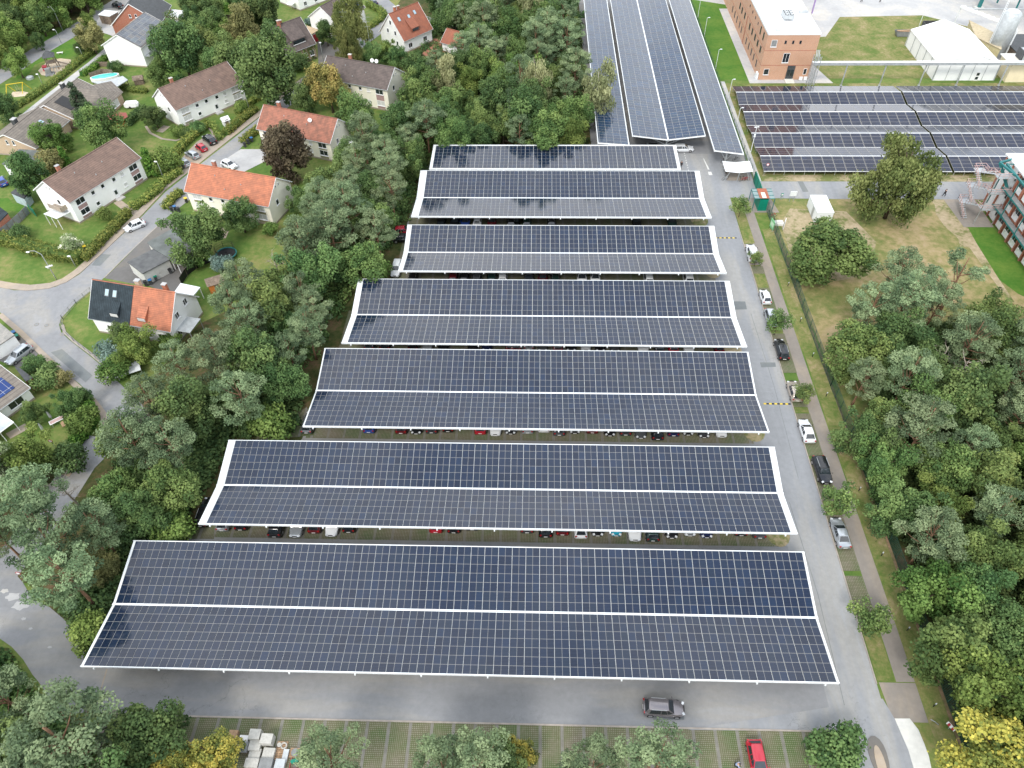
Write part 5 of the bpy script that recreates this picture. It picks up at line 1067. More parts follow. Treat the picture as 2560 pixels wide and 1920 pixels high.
ga,Lg=flat('garage with pale roof and white doors beside the silver estate car',[q(0,780,6.9125,*p,2.6) for p in((-150,60),(0,190),(250,395),(0,560),(-150,650))],2.6,M['render'],M['twhite'])
flat('flat grey roofed garage with a white end wall below the beige bungalow',[g(0,0,*p,3) for p in((15,1415),(165,1288),(425,1305),(330,1400),(180,1432))],3,M['render'],M['felt2'])
flat('small white roofed carport beside the lower street, timber walled',[g(0,0,*p,2.6) for p in((845,125),(905,85),(1020,98),(945,140))],2.6,M['wood'],M['white'])
ga,Lg=flat('small garage with gravel roof and crimson door behind the ivy house',[q(640,0,6.9125,*p,2.7) for p in((870,435),(1095,515),(960,590),(900,520))],2.7,M['render'],plain('gravel roof',(.5,.38,.25),.95))
d_=(Lg[2]-Lg[1]); n_=Vector((d_.y,-d_.x,0)).normalized(); n_=n_ if n_.y<0 else -n_; mm=(Lg[1]+Lg[2])/2*.95; MB().box((mm.x+n_.x*.05,mm.y+n_.y*.05,1.15),(2.4,.06,2.1),math.atan2(d_.y,d_.x)).build('garage_door',M['red'],ga)
flat('open grey metal roof over the garden corner beside the pool',[g(0,0,*p,2.6) for p in((790,705),(905,700),(1060,655),(1105,690),(975,770))],2.6,M['greyd'],M['steel'],'garden_shelter','shelter',base=False)
flat('low flat extension roof of the white solar roofed house',[g(0,0,*p,2.7) for p in((1380,215),(1450,160),(1625,200),(1560,270))],2.7,M['render'],M['proof'],'shed','shed')
flat('low grey garden shed with dark sloping roof at the left',[g(0,1,*p,2.4) for p in((90,5),(180,-65),(250,0),(205,55))],2.4,plain('pale blue boards',(.45,.55,.58),.8),M['greyd'],'garden_shed','shed')
flat('small grey house roof cut by the left edge beside the board fence',[g(0,1,*p,3) for p in((-80,120),(0,130),(68,180),(0,250),(-80,300))],3,M['rbrick'],M['tblack'],'house','house')
b3=gable('bungalow with brown tiles, blue solar panels and satellite dish at the left edge',(-86.2,63.3),60.5,14,7.0,2.6,5.0,M['render'],M['tgrey'])
slopequad(1.6,5.6,-5.6,-2.9,2.6,b3[4],7.0,.06,.06).build('solar_panels',M['pblue'],b3[3]); dish(b3[0],(1.2,-6.3,3.0),.55); window(b3[0],(4.2,-b3[2],1.6),2.4,1.4,(0,-1))
MB().add([(-5.5,-b3[2]-4,2.1),(1.4,-b3[2]-4,2.1),(1.4,-b3[2],2.6),(-5.5,-b3[2],2.6)],[(0,1,2,3)]).build('conservatory_roof',plain('milky glass',(.5,.56,.62),.15,spec=.7,var=.2,sc=.4),b3[0])
mb=MB(); [mb.beam((x,-b3[2]-4.05,2.12),(x,-b3[2],2.64),.1).bb(x-.05,x+.05,-b3[2]-4.0,-b3[2]-3.9,0,2.1) for x in(-5.5,-3.2,-.9,1.4)]; mb.beam((-5.5,-b3[2]-4,2.1),(1.4,-b3[2]-4,2.1),.1).build('conservatory_frame',M['frame'],b3[0])
pA,pB,pC,pD=[q(0,780,6.9125,*p,z) for p,z in(((345,968),3.4),((565,1135),2.6),((440,1200),2.6),((250,950),3.4))]
c=(pA+pB+pC+pD)/4; c.z=0; pr_=thing('porch','small dark pitched porch roof over a crimson wall, lower left house','porch',c); L_=[p-c for p in(pA,pB,pC,pD)]
MB().add([*L_,*[p-Vector((0,0,.12)) for p in L_]],[(0,1,2,3),(7,6,5,4),(0,4,5,1),(1,5,6,2),(2,6,7,3),(3,7,4,0)]).build('roof',M['greyd'],pr_); MB().poly([(p.x*.85,p.y*.85) for p in L_],0,2.4).build('wall',M['red'],pr_)
# ---------------------------------------------------------------- works and car park furniture
def onY(px,py,y0):
    d=rt*((px-1280)/FPX)+dn*((py-960)/FPX)+fw; k=y0/d.y; return Vector((d.x*k,y0,HC+d.z*k))
def onX(px,py,x0):
    d=rt*((px-1280)/FPX)+dn*((py-960)/FPX)+fw; k=x0/d.x; return Vector((x0,d.y*k,HC+d.z*k))
bx0,bx1,by0,by1,bh=56.6,69.3,186.0,246.0,11.3
bb=thing('brick_building','three storey salmon brick building with a flat white roof, top right','building',(63,216,0))
def bl(v): return v-Vector((63,216,0))
MB().bb(bx0-63,bx1-63,by0-216,by1-216,0,bh-.1).build('wall',M['brick'],bb)
rf=MB().bb(bx0-63+.3,bx1-63-.3,by0-216+.3,by1-216-.3,bh-.1,bh).build('roof',plain('white roof membrane',(.8,.81,.82),.6,var=.03),bb)
pa=MB(); pa.bb(bx0-63.05,bx1-62.95,by0-216.05,by0-215.7,bh-.15,bh+.35).bb(bx0-63.05,bx0-62.7,by0-215.7,by1-216,bh-.15,bh+.35).bb(bx1-63.3,bx1-62.95,by0-215.7,by1-216,bh-.15,bh+.35).build('parapet',M['white'],bb)
Q=lambda x,y:(1800+x/6.9125,y/6.9125)
for x,y,w,h,m_ in [(935,750,1.4,1.7,'grey'),(1135,730,.5,.8,'glass'),(1265,730,.5,.8,'glass'),(1392,730,.5,.8,'glass'),(1140,1000,1.6,2.4,'glass'),(797,1240,1.3,1.5,'glass'),(1467,1235,.8,1.5,'glass')]:
    p=bl(onY(*Q(x,y),by0)); window(bb,p,w,h,(0,-1),frame=M['frame'] if w>.6 else M['greyd'],glass=M[m_],mull=1 if w==1.6 else 0,sill=w>1)
p=bl(onY(*Q(1215,1240),by0)); d=MB().bb(p.x-.95,p.x+.95,p.y-.12,p.y-.01,.3,3.6).build('entrance_door',M['greyd'],bb); MB().bb(p.x-.75,p.x-.08,p.y-.16,p.y-.13,.4,2.6).bb(p.x+.08,p.x+.75,p.y-.16,p.y-.13,.4,2.6).build('pane',M['glass'],d)
MB().bb(p.x-1.1,p.x+1.1,p.y-1.6,p.y-.01,0,.28).bb(p.x-1.1,p.x+1.1,p.y-2.1,p.y-1.61,0,.14).build('doorstep',M['cast'],bb)
for x in(1390,1467): p=bl(onY(*Q(x,1375),by0-.4)); MB().box((p.x,p.y,.5),(.8,.4,.8)).build('air_conditioner',M['frame'],bb)
for x,y,w,h in [(705,525,.9,1.9),(755,625,.9,1.9),(525,100,.5,.7),(570,205,.5,.7),(618,305,.5,.7),(662,405,.5,.7),(515,455,1.1,1.6),(560,545,1.1,1.6),(607,645,1.1,1.6),(652,745,1.1,1.6),(700,850,1.1,1.6),(385,180,1.1,1.6),(432,270,1.1,1.6),(350,100,1.1,1.6),(455,705,.7,1.7),(498,795,.7,1.7),(543,895,.7,1.7),(583,985,.7,1.7),(628,1090,.7,1.7),(220,160,.7,1.7),(258,250,.7,1.7),(295,335,.7,1.7),(340,425,.7,1.7),(372,510,.7,1.7)]:
    p=bl(onX(*Q(x,y),bx0)); window(bb,p,w,h,(-1,0),frame=M['greyd'],mull=1 if w>1 else 0,sill=False)
p=bl(onX(*Q(435,520),bx0)); MB().bb(p.x-.14,p.x-.02,p.y-.1,p.y+.1,0,bh-4).build('downpipe',M['rbrick'],bb)
MB().bb(bx0-63-.5,bx0-63-.05,-29.9,-28.4,0,1.5).build('light_shaft',M['white'],bb)
for z in (3.7,7.4): MB().bb(bx0-63-.03,bx1-63+.03,by0-216-.03,by1-216,z-.06,z+.06).build('string_course',M['rbrick'],bb)
p=G(*Q(1170,260),bh+.8); ac=thing('rooftop_cooler','grey cooling unit with six fans on the white roof','cooler',(p.x,p.y,bh)); MB().bb(-1.2,1.2,-1.9,1.9,.5,1.4).build('housing',M['steel'],ac)
for x in(-.6,.6):
    for y in(-1.25,0,1.25): MB().tube([(x,y,1.4),(x,y,1.52)],.45,14).tube([(x,y,1.521),(x,y,1.55)],.3,12,mi=1).build('fan',[M['greyd'],M['white']],ac)
mb=MB(); [mb.bb(x-.06,x+.06,y-.06,y+.06,0,.5) for x in(-1.1,1.1) for y in(-1.8,1.8)]; mb.build('leg',M['steel'],ac)
p=G(*Q(1430,230),bh+.4); v_=thing('roof_duct','round silver duct bend on the right of the white roof','duct',(p.x,p.y,bh)); MB().tube([(-.9,0,.6),(.2,.1,.7),(.9,.3,.55),(1.4,.6,.1)],.5,12).build('duct',M['steel'],v_); MB().box((.2,-.6,.35),(2.4,.12,.7)).build('bracket',M['white'],v_)
p=G(*Q(1000,510),bh+.2); v_=thing('roof_hatch','small white hatch near the front edge of the white roof','hatch',(p.x,p.y,bh)); MB().box((0,0,.2),(1.1,.9,.4)).build('curb',M['steel'],v_); MB().box((0,0,.45),(1.0,.8,.1)).build('lid',M['white'],v_)
# marquee
tx0,tx1,ty0,ty1=100.4,115.5,185.4,206.0; tc_=(108,195.7,0); mq=thing('marquee','large white storage marquee with gabled roof, upper right','marquee',tc_)
X0,X1,Y0,Y1=tx0-108,tx1-108,ty0-195.7,ty1-195.7; he,hr=4.3,6.9
tw=plain('white marquee fabric',(.82,.83,.83),.6,var=.03); MB().add([(X0,Y0,0),(X1,Y0,0),(X1,Y1,0),(X0,Y1,0),(X0,Y0,he),(X1,Y0,he),(X1,Y1,he),(X0,Y1,he),(0,Y0,hr-.05),(0,Y1,hr-.05)],[(0,1,5,8,4),(2,3,7,9,6),(1,2,6,5),(3,0,4,7)]).build('wall',tw,mq)
MB().add([(X0-.15,Y0-.1,he),(X1+.15,Y0-.1,he),(X1+.15,Y1+.1,he),(X0-.15,Y1+.1,he),(0,Y0-.1,hr),(0,Y1+.1,hr),(X0-.15,Y0-.1,he-.25),(X1+.15,Y0-.1,he-.25),(X1+.15,Y1+.1,he-.25),(X0-.15,Y1+.1,he-.25)],[(0,4,5,3),(4,1,2,5),(6,0,3,9),(1,7,8,2)]).build('roof',tw,mq)
for k in range(6):
    y=Y0+(Y1-Y0)*k/5; MB().beam((X0-.17,y,0),(X0-.17,y,he),.12).beam((X1+.17,y,0),(X1+.17,y,he),.12).build('frame_post',M['steel'],mq)
mb=MB(); [mb.bb(X0+k*(X1-X0)/5-.05,X0+k*(X1-X0)/5+.05,Y0-.08,Y0-.02,0,he) for k in range(6)]; mb.build('frame_post',M['steel'],mq)
p=onY(2240+1395/6.9125,1330/6.9125,ty0); d=MB().bb(p.x-108-.5,p.x-108+.5,Y0-.1,Y0-.03,0,2.3).build('door',M['frame'],mq); MB().bb(p.x-108-.35,p.x-108+.35,Y0-.13,Y0-.11,.3,1.0).bb(p.x-108-.35,p.x-108+.35,Y0-.13,Y0-.11,1.3,2.0).build('pane',M['glass'],d)
# pipe bridge
pb_=thing('pipe_bridge','long grey pipe bridge on posts crossing in front of the white marquee','pipe bridge',(95,182.6,0)); MB().beam((-27,0,5.6),(35,0,5.6),.9,.5).build('tray',M['steel'],pb_)
mb=MB(); [mb.tube([(-27,y,6.0),(35,y,6.0)],.13,8) for y in(-.3,0,.3)]; mb.build('pipe',M['white'],pb_)
for x in(76.7,86.2,96,105.2,115.7,126): MB().bb(x-95-.12,x-95+.12,-.12,.12,0,5.35).box((x-95,0,.08),(.5,.5,.16)).build('post',M['steel'],pb_)
mb=MB(); 
for x in(-26.9,-25.4):
    for y in(-.7,.7): mb.bb(x-.07,x+.07,y-.07,y+.07,0,7.6)
for z in range(0,7): mb.beam((-26.9,-.7,z),(-25.4,-.7,z+1),.06).beam((-26.9,-.7,z+1),(-26.9,.7,z+1),.06).beam((-25.4,-.7,z+1),(-25.4,.7,z+1),.06)
mb.build('lattice_tower',M['steel'],pb_); mb=MB(); [mb.tube([(-26.6+k*.35,0,.2),(-26.6+k*.35,0,7.4),(-26.0+k*.35,2.2,8.0)],.1,8) for k in range(3)]; mb.build('pipe',M['steel'],pb_)
# tank and plant, top right
tk=thing('silo','tall galvanised silo with a ladder, right of the marquee','silo',(121.6,200,0)); MB().tube([(0,0,0),(0,0,.05),(0,0,10.5),(0,0,11.0)],[2.2,2.3,2.3,1.9],24).build('shell',M['steel'],tk,True); MB().tube([(0,0,11.01),(0,0,11.3)],1.4,16).build('lid',M['white'],tk)
mb=MB(); mb.beam((-2.5,-.3,0),(-2.5,-.3,14),.09).beam((-2.5,.3,0),(-2.5,.3,14),.09); [mb.beam((-2.5,-.3,.5*k),(-2.5,.3,.5*k),.05) for k in range(1,28)]; mb.build('ladder',M['white'],tk); MB().tube([(2.5,-.8,.8),(2.6,-.8,6.5),(2.3,-.5,7.2)],.22,10).tube([(2.3,-.8,.8),(3.2,-1.0,.5)],.2,8).build('pipe',M['white'],tk)
flat('low beige plant building behind the pipe bridge, right edge',[Vector(p) for p in((117.3,184.2,4.6),(140,184.2,4.6),(140,190.5,4.6),(117.3,190.5,4.6))],4.6,plain('beige cladding',(.75,.66,.46),.8,var=.04),M['cast'],'plant_building','building')
u=thing('ventilation_unit','grey ventilation unit on the roof of the beige plant building','ventilation unit',(124.5,187.5,4.6)); MB().box((0,0,1.2),(8,3,1.9)).build('housing',M['steel'],u); MB().box((-4.1,0,1.2),(.3,3,2.2)).build('intake',M['greyd'],u); mb=MB(); [mb.tube([(x,-1.52,.5),(x,-1.6,.5)],.35,12) for x in(-2,-.4,1.2,2.8)]; mb.build('grille',M['greyd'],u)
flat('yellowish plant shed between marquee and silo',[Vector(p) for p in((117,204,3.2),(120.5,196,3.2),(124,204,3.2),(119.5,215,3.2))],3.2,plain('yellow cladding',(.6,.52,.3),.8),plain('sandy roof',(.5,.42,.28),.9),'plant_shed','shed')
hb=thing('gantry','white toothed steel gantry behind the yellowish plant shed','gantry',(121.5,214,0)); MB().beam((-3.5,5,5.2),(3.5,-6,5.2),.8,.5).build('girder',M['white'],hb); mb=MB(); [mb.beam((-3.2+k*.95,4.6-k*1.5,5.3),(-2.2+k*.95,4.9-k*1.5,5.3),.25) for k in range(7)]; mb.build('bracket',M['white'],hb); mb=MB(); [mb.bb(x-.1,x+.1,y-.1,y+.1,0,5) for x,y in((-3.4,5),(3.4,-6))]; mb.build('post',M['white'],hb); MB().beam((-2,3.5,5),(14,3.5,5),.35).build('girder',M['steel'],hb)
pr_=thing('pipe_rack','teal steel pipe rack with pink pipes in the top right corner','pipe rack',(140,225,0))
mb=MB()
for k in range(6):
    x,y=-12+k*6,17-k*8.5
    for z in (7.5,9): mb.beam((x-3,y,z),(x+3,y+2,z),.35)
    mb.beam((x-3,y,0),(x-3,y,10),.35).beam((x+3,y+2,0),(x+3,y+2,10),.35)
    if k<5:
        for s,dy in((-3,0),(3,2)): mb.beam((x+s,y+dy,9.9),(x+6+s,y+dy-8.5,9.9),.4).beam((x+s,y+dy,7.5),(x+6+s,y+dy-8.5,7.5),.3).beam((x+s,y+dy,7.5),(x+6+s,y+dy-8.5,9.9),.2)
mb.build('frame',M['teal'],pr_); mb=MB(); [mb.tube([(-13+o_,18,8.1),(18+o_,-26,8.1)],.3,8) for o_ in(-1.5,-.5,.5,1.5)]; mb.build('pipe',M['pink'],pr_); MB().beam((-12.5,12,6.4),(16,-28,6.4),1.6,.2).build('walkway',M['greyd'],pr_)
flat('dark low process building under the teal pipe rack',[Vector(p) for p in((124,192,3),(142,192,3),(142,206,3),(124,206,3))],3,M['wood'],M['greyd'],'process_building','building')
col=thing('teal_column','teal steel column on a pad at the yard corner, near the open skip','column',g(3,0,1820,70)); MB().bb(-.4,.4,-.4,.4,.3,9).build('shaft',M['teal'],col); MB().bb(-1.3,1.3,-1,1,0,.3).build('base',M['cast'],col)
sk=thing('skip','big dark skip container, open and rusty inside, behind the marquee','skip',(111.5,215.5,0)); mb=MB()
for a,b_ in(((-3.5,-1.3),(3.5,-1.3)),((3.5,-1.3),(3.5,1.3)),((3.5,1.3),(-3.5,1.3)),((-3.5,1.3),(-3.5,-1.3))): mb.beam((*a,1.2),(*b_,1.2),.14,2.2)
for k in range(12): mb.bb(-3.4+k*.6,-3.25+k*.6,-1.45,-1.35,.2,2.2)
mb.build('side_wall',M['greyd'],sk); MB().bb(-3.4,3.4,-1.2,1.2,.12,.5).build('rusty_bed',plain('rust',(.35,.15,.07),.9),sk)
sk=thing('skip','small grey skip filled with boards, behind the left of the marquee','skip',(101.5,212.3,0)); MB().add([(-1.6,-.8,.1),(1.6,-.8,.1),(1.6,.8,.1),(-1.6,.8,.1),(-2.2,-.9,1.4),(2.2,-.9,1.4),(2.2,.9,1.4),(-2.2,.9,1.4)],[(3,2,1,0),(0,1,5,4),(1,2,6,5),(2,3,7,6),(3,0,4,7)]).build('body',M['grey'],sk); MB().box((0,.1,1.45),(3.6,.5,.12),.1).box((.3,-.4,1.4),(3.0,.3,.12),-.1).build('board',M['pallet'],sk)
lp=thing('lamp_post','white lamp post leaning by the open skip on the works lawn','lamp',(108.5,219,0)); MB().tube([(0,0,0),(0,0,4.5)],[.09,.05],8).build('pole',M['white'],lp); MB().box((.2,0,4.5),(.6,.2,.1)).build('lamp_head',M['white'],lp)
pu=thing('tall_mast','purple and white painted tall mast beside the brick building roof','mast',(75.6,214,0)); MB().tube([(0,0,0),(0,0,14)],.22,10).build('pole',plain('purple paint',(.4,.3,.6),.6),pu); MB().tube([(0,0,4),(0,0,5.5)],.24,10).build('band',M['white'],pu)
# teal framed office with fire escape
tb=thing('office_building','long office block with teal steel frame, white panels and brown pillars, right edge','building',(98,108,0)); H=11.6; xw=-7.5
MB().bb(xw+.35,10,-28,22.5,0,H-.3).build('wall',M['rbrick'],tb); MB().bb(xw-.1,10,-28.2,22.6,H-.3,H).build('roof',M['white'],tb)
for k in range(16):
    y=-27.6+k*2.9
    for s in range(3):
        z=.15+s*3.85
        if y<16.5:
            MB().bb(xw+.2,xw+.32,y+.35,y+2.4,z+.05,z+1.15).build('parapet_panel',M['frame'],tb)
            f=MB().bb(xw+.26,xw+.33,y+.35,y+2.4,z+1.2,z+3.2).build('window',M['frame'],tb); MB().bb(xw+.22,xw+.25,y+.45,y+1.3,z+1.3,z+3.1).bb(xw+.22,xw+.25,y+1.4,y+2.3,z+1.3,z+3.1).build('pane',M['glass'],f)
MB().bb(xw+.15,xw+.32,17,22,0.3,H-.4).build('end_panel',M['frame'],tb)
mb=MB(); [mb.bb(xw-.1,xw+.2,y-.15,y+.15,0,H-.2) for y in [-27.6+k*2.9 for k in range(18)]]; mb.build('pillar',M['rbrick'],tb)
for z in(3.9,7.75): MB().bb(xw-1.3,xw-.12,-28,17,z-.08,z).build('walkway',M['grey'],tb); MB().bb(xw-1.36,xw-1.31,-28,17,z-.2,z+.1).bb(xw-.14,xw-.1,-28,17,z-.3,z-.1).build('fascia',M['teal'],tb)
mb=MB(); mb.bb(xw-1.5,xw-1.2,-28,19,H-.3,H)
for k in range(9): y=-27.6+k*5.8; mb.bb(xw-1.45,xw-1.3,y-.08,y+.08,3,H-.2).beam((xw-1.4,y,H-.1),(xw,y,H-.1),.15)
mb.build('teal_frame',M['teal'],tb); mb=MB(); [mb.beam((xw-1.35,-27.6+k*2.9,z+2.9),(xw-.2,-26.2+k*2.9,z+1.2),.1) for k in range(14) for z in (0,3.9)]; mb.build('shade_strut',M['frame'],tb)
MB().beam((xw-.1,16.5,H-4.5),(xw-2.4,19.5,H-.2),.4).beam((xw-2.4,19.5,H-.2),(xw+.2,20.5,H-.1),.35).beam((xw-1.4,15,H-.2),(xw-2.4,19.5,H-.2),.35).build('teal_strut',M['teal'],tb)
fe=thing('fire_escape','grey steel fire escape stairs with pale pink railings at the office block','fire escape',(87.2,127,0)); lv=[3.4,7.0,10.4]
for k,z in enumerate(lv):
    MB().bb(-.6,3.2,-3.4,-1.6,z-.12,z).bb(-1.8,.2,1.6,3.2,z-1.85,z-1.75).build('landing',M['steel'],fe)
    st=MB(); 
    for t in range(9): st.bb(-.9,.2,-1.6+t*.36,-1.3+t*.36,z-.2-t*.19,z-.15-t*.19); st.bb(-2.0,-1.0,-1.6+t*.36,-1.3+t*.36,z-3.5+t*.19,z-3.45+t*.19)
    st.build('stair_flight',M['steel'],fe)
    r_=MB(); 
    for a,b_ in [((-.6,-3.4,z),(3.2,-3.4,z)),((-.6,-3.4,z),(-.95,-1.6,z)),((-.95,-1.6,z),(-.95,1.6,z-1.8)),((.25,-1.6,z),(.25,1.6,z-1.8)),((-1.8,3.2,z-1.8),(.2,3.2,z-1.8)),((-1.8,3.2,z-1.8),(-2.0,1.6,z-1.8)),((-2.05,1.6,z-1.8),(-2.05,-1.6,z-3.5)),((.2,3.2,z-1.8),(.25,1.6,z-1.8))]:
        for h_ in(.55,1.05): r_.beam((a[0],a[1],a[2]+h_),(b_[0],b_[1],b_[2]+h_),.07)
        n_=max(1,int((Vector(b_)-Vector(a)).length/.8))
        for t in range(n_+1): p=Vector(a).lerp(Vector(b_),t/n_); r_.beam(p,p+Vector((0,0,1.05)),.05)
    r_.build('railing',M['pink'],fe)
mb=MB(); [mb.bb(x-.05,x+.05,y-.05,y+.05,0,10.4) for x,y in((-.6,-3.3),(3,-3.3))]; mb.build('post',M['steel'],fe)
ground('escape_pad',[(84.5,122.8),(90.3,122.8),(90.3,132.4),(84,132.4)],.034,M['walk'])
# gate shelter
gs=thing('gate_shelter','green framed glass roofed gate shelter with turnstile cabin at the lane end','gate shelter',(46.1,130.0,0))
gl=plain('greenish glass roof',(.17,.25,.25),.15,spec=.7,var=.1); x0,x1,y0,y1=-2.0,2.0,-1.8,1.7
MB().bb(x0,x1,y0,y1,2.75,2.82).build('glass_roof',gl,gs); MB().bb(-1.0,.9,y0-.02,y1+.02,2.83,2.93).build('rusty_cover',plain('rusty sheet',(.35,.12,.07),.9),gs); MB().bb(-.5,.3,y0+.1,y0+2.0,2.94,2.98).build('skylight',M['cast'],gs)
mb=MB(); [mb.bb(x-.06,x+.06,y-.06,y+.06,0,2.75) for x in(x0,x1) for y in(y0,y1)]; [mb.beam((x0,y,2.84),(x1,y,2.84),.08) for y in(y0,-.6,.8,y1)]; [mb.beam((x,y0,2.7),(x,y1,2.7),.1) for x in(x0,x1)]; mb.build('frame',M['teal'],gs)
MB().bb(-.9,.8,-1.9,1.5,0,2.5).build('turnstile_cabin',M['green'],gs)
bd=thing('sliding_gate','solid dark green sliding gate standing open beside the gate shelter','gate',(46.45,135.4,0)); MB().bb(-.06,.06,-3.6,3.2,.1,2.6).build('leaf',M['green'],bd); mb=MB(); [mb.bb(-.1,.1,y-.06,y+.06,0,2.6) for y in(-3.6,-1.6,.4,2.4,3.2)]; mb.build('post',M['fgreen'],bd)
# bicycle shelter
bs=thing('bicycle_shelter','small white butterfly roofed bicycle shelter beside the green gate','bicycle shelter',tuple(q(1740,340,6.9125,715,535,2.3).to_2d())+(0,))
MB().add([(-2.9,-2.1,2.5),(0,-2.1,2.15),(0,2.1,2.15),(-2.9,2.1,2.5),(2.9,-2.1,2.5),(2.9,2.1,2.5)],[(0,1,2,3),(1,4,5,2)]).build('roof',M['white'],bs)
mb=MB(); [mb.beam((x,y,0),(x*.7,y,2.25),.1) for x in(-2.6,2.6) for y in(-1.8,1.8)]; mb.beam((0,-1.9,0),(.2,-1.9,2.1),.12).beam((0,1.9,0),(.2,1.9,2.1),.12).build('post',M['steel'],bs)
def bicycle(p,rz,label,frame='blackm'):
    r=thing('bicycle',label,'bicycle',(p[0],p[1],.04),rz,'bicycles parked by the shelters')
    for x in(-.52,.52):
        b=MB(); n=14; pts=[(x+.33*math.cos(2*math.pi*k/n),0,.34+.33*math.sin(2*math.pi*k/n)) for k in range(n+1)]; b.tube(pts,.022,5); w=b.build('wheel',M['rubber'],r); s=MB(); [s.beam((x,0,.34),pts[k],.01) for k in range(0,14,2)]; s.build('spokes',M['steel'],w)
    m_=MB(); [m_.beam(a,b,.045) for a,b in(((-.52,0,.34),(-.1,0,.34)),((-.1,0,.34),(.35,0,.85)),((-.15,0,.85),(.35,0,.8)),((-.1,0,.34),(-.18,0,.9)),((-.52,0,.34),(-.16,0,.8)),((.52,0,.34),(.35,0,.95)))]; m_.build('frame',M[frame],r)
    MB().box((-.18,0,.95),(.26,.13,.06)).build('saddle',M['blackm'],r); MB().beam((.33,-.28,1.0),(.33,.28,1.0),.035).build('handlebar',M['steel'],r)
Bq=lambda x,y:q(1740,340,6.9125,x,y,.4)
for x,y,a,c,lb in[(545,340,20,'blackm','dark bicycle under the right long carport end, topmost'),(480,430,30,'blackm','dark bicycle left behind the bicycle shelter roof'),(690,400,15,'blackm','bicycle behind the right part of the bicycle shelter'),(520,640,85,'blackm','bicycle at the upper left post of the bicycle shelter'),(505,730,25,'steel','silver bicycle at the front left of the bicycle shelter'),(765,740,75,'blackm','bicycle under the middle of the bicycle shelter front'),(820,745,20,'red','red bicycle under the bicycle shelter front, middle'),(870,745,15,'red','red bicycle at the front right of the bicycle shelter'),(1265,1330,80,'blackm','bicycle left of the red one below the gate shelter'),(1330,1370,10,'red','red bicycle parked below the gate shelter by the fence')]: bicycle(Bq(x,y),R(a),lb,c)
def cam_post(p,h,label,arm=(.8,0),kind='lamp',nm='lamp_post',head=.5):
    r=thing(nm,label,kind,(p[0],p[1],0)); MB().tube([(0,0,0),(0,0,h)],[.07,.045],8).build('pole',M['white'] if nm!='street_lamp' else M['steel'],r)
    MB().beam((0,0,h),(arm[0],arm[1],h+.1),.07).build('arm',M['white'],r); a=math.atan2(arm[1],arm[0]); MB().box((arm[0],arm[1],h+.1),(head,.25,.12),a).build('lamp_head',M['headl'],r); return r
for t1,h,lb in[((2,0,1605,150),5,'lamp post farthest up the fence beside the right long carport'),((2,0,1660,315),5,'second lamp post from the top along the carport fence'),((2,0,1758,595),5,'third lamp post from the top, level with the brick building'),((2,0,1868,860),5,'fourth lamp post, at the corner of the ground solar arrays'),((2,0,1935,1110),5,'fifth lamp post down the fence, left of the ground arrays')]: cam_post(g(*t1),h,lb,(.5,0))
r=thing('camera_mast','white mast with cameras at the lower left corner of the solar arrays','mast',g(2,0,2062,1315)); MB().tube([(0,0,0),(0,0,6.2)],[.09,.06],8).build('pole',M['white'],r); MB().box((-.3,0,6),(.4,.2,.2)).box((.3,0,6.1),(.35,.2,.2)).box((0,0,4),(.35,.3,.6)).build('camera',M['white'],r)
# chain link fences
def mesh_fence(label,pts,h=2.2,step=2.6,m='fgreen',name='wire_fence',wires=9,vs=.35,wt=.02):
    pts=[Vector(p).to_2d() for p in pts]; c=sum(pts,Vector((0,0)))/len(pts); r=thing(name,label,'fence',(c.x,c.y,0)); w=MB()
    for a,b_ in zip(pts,pts[1:]):
        L=(b_-a).length; n=max(1,round(L/step)); a2,b2=a-c,b_-c
        for k in range(n+1):
            p=a2.lerp(b2,k/n); MB().bb(p.x-.035,p.x+.035,p.y-.035,p.y+.035,0,h).build('post',M[m],r)
        for k in range(wires): z=.08+k*(h-.12)/(wires-1); w.beam((*a2,z),(*b2,z),wt if 0<k<wires-1 else wt*1.6)
        nv=int(L/vs)
        for k in range(nv): p=a2.lerp(b2,(k+.5)/nv); w.beam((p.x,p.y,.05),(p.x,p.y,h),wt*.8)
    w.build('wire_mesh',M[m],r); return r
mesh_fence('long green mesh fence along the grass strip before the east wood',[(47.8,18),(47.8,60),(47.3,80),(47.0,128)],2.2,2.6,vs=.22,wt=.026)
mesh_fence('green mesh fence beside the right long carport up to the top edge',[(46.5,139.2),(46.3,150),(45.9,180),(45.9,236)],2.2,3.0)
for k,(y,wd) in enumerate([(104.5,'farthest from the camera'),(95,'sixth from the camera'),(86.5,'fifth from the camera'),(77.8,'fourth from the camera'),(68.2,'third from the camera'),(60,'second from the camera'),(49.8,'level with the silver sedan'),(39.6,'near the nearest young tree'),(30.6,'level with the footpath end')]):
    r=thing('bollard_light','low black bollard light on the grass strip, '+wd,'bollard',(46.05,y,0),0,'bollard lights on the grass strip'); MB().tube([(0,0,0),(0,0,.75)],.06,8).build('shaft',M['blackm'],r); MB().tube([(0,0,.75),(0,0,.95)],.075,8).build('light_cap',M['headl'],r)
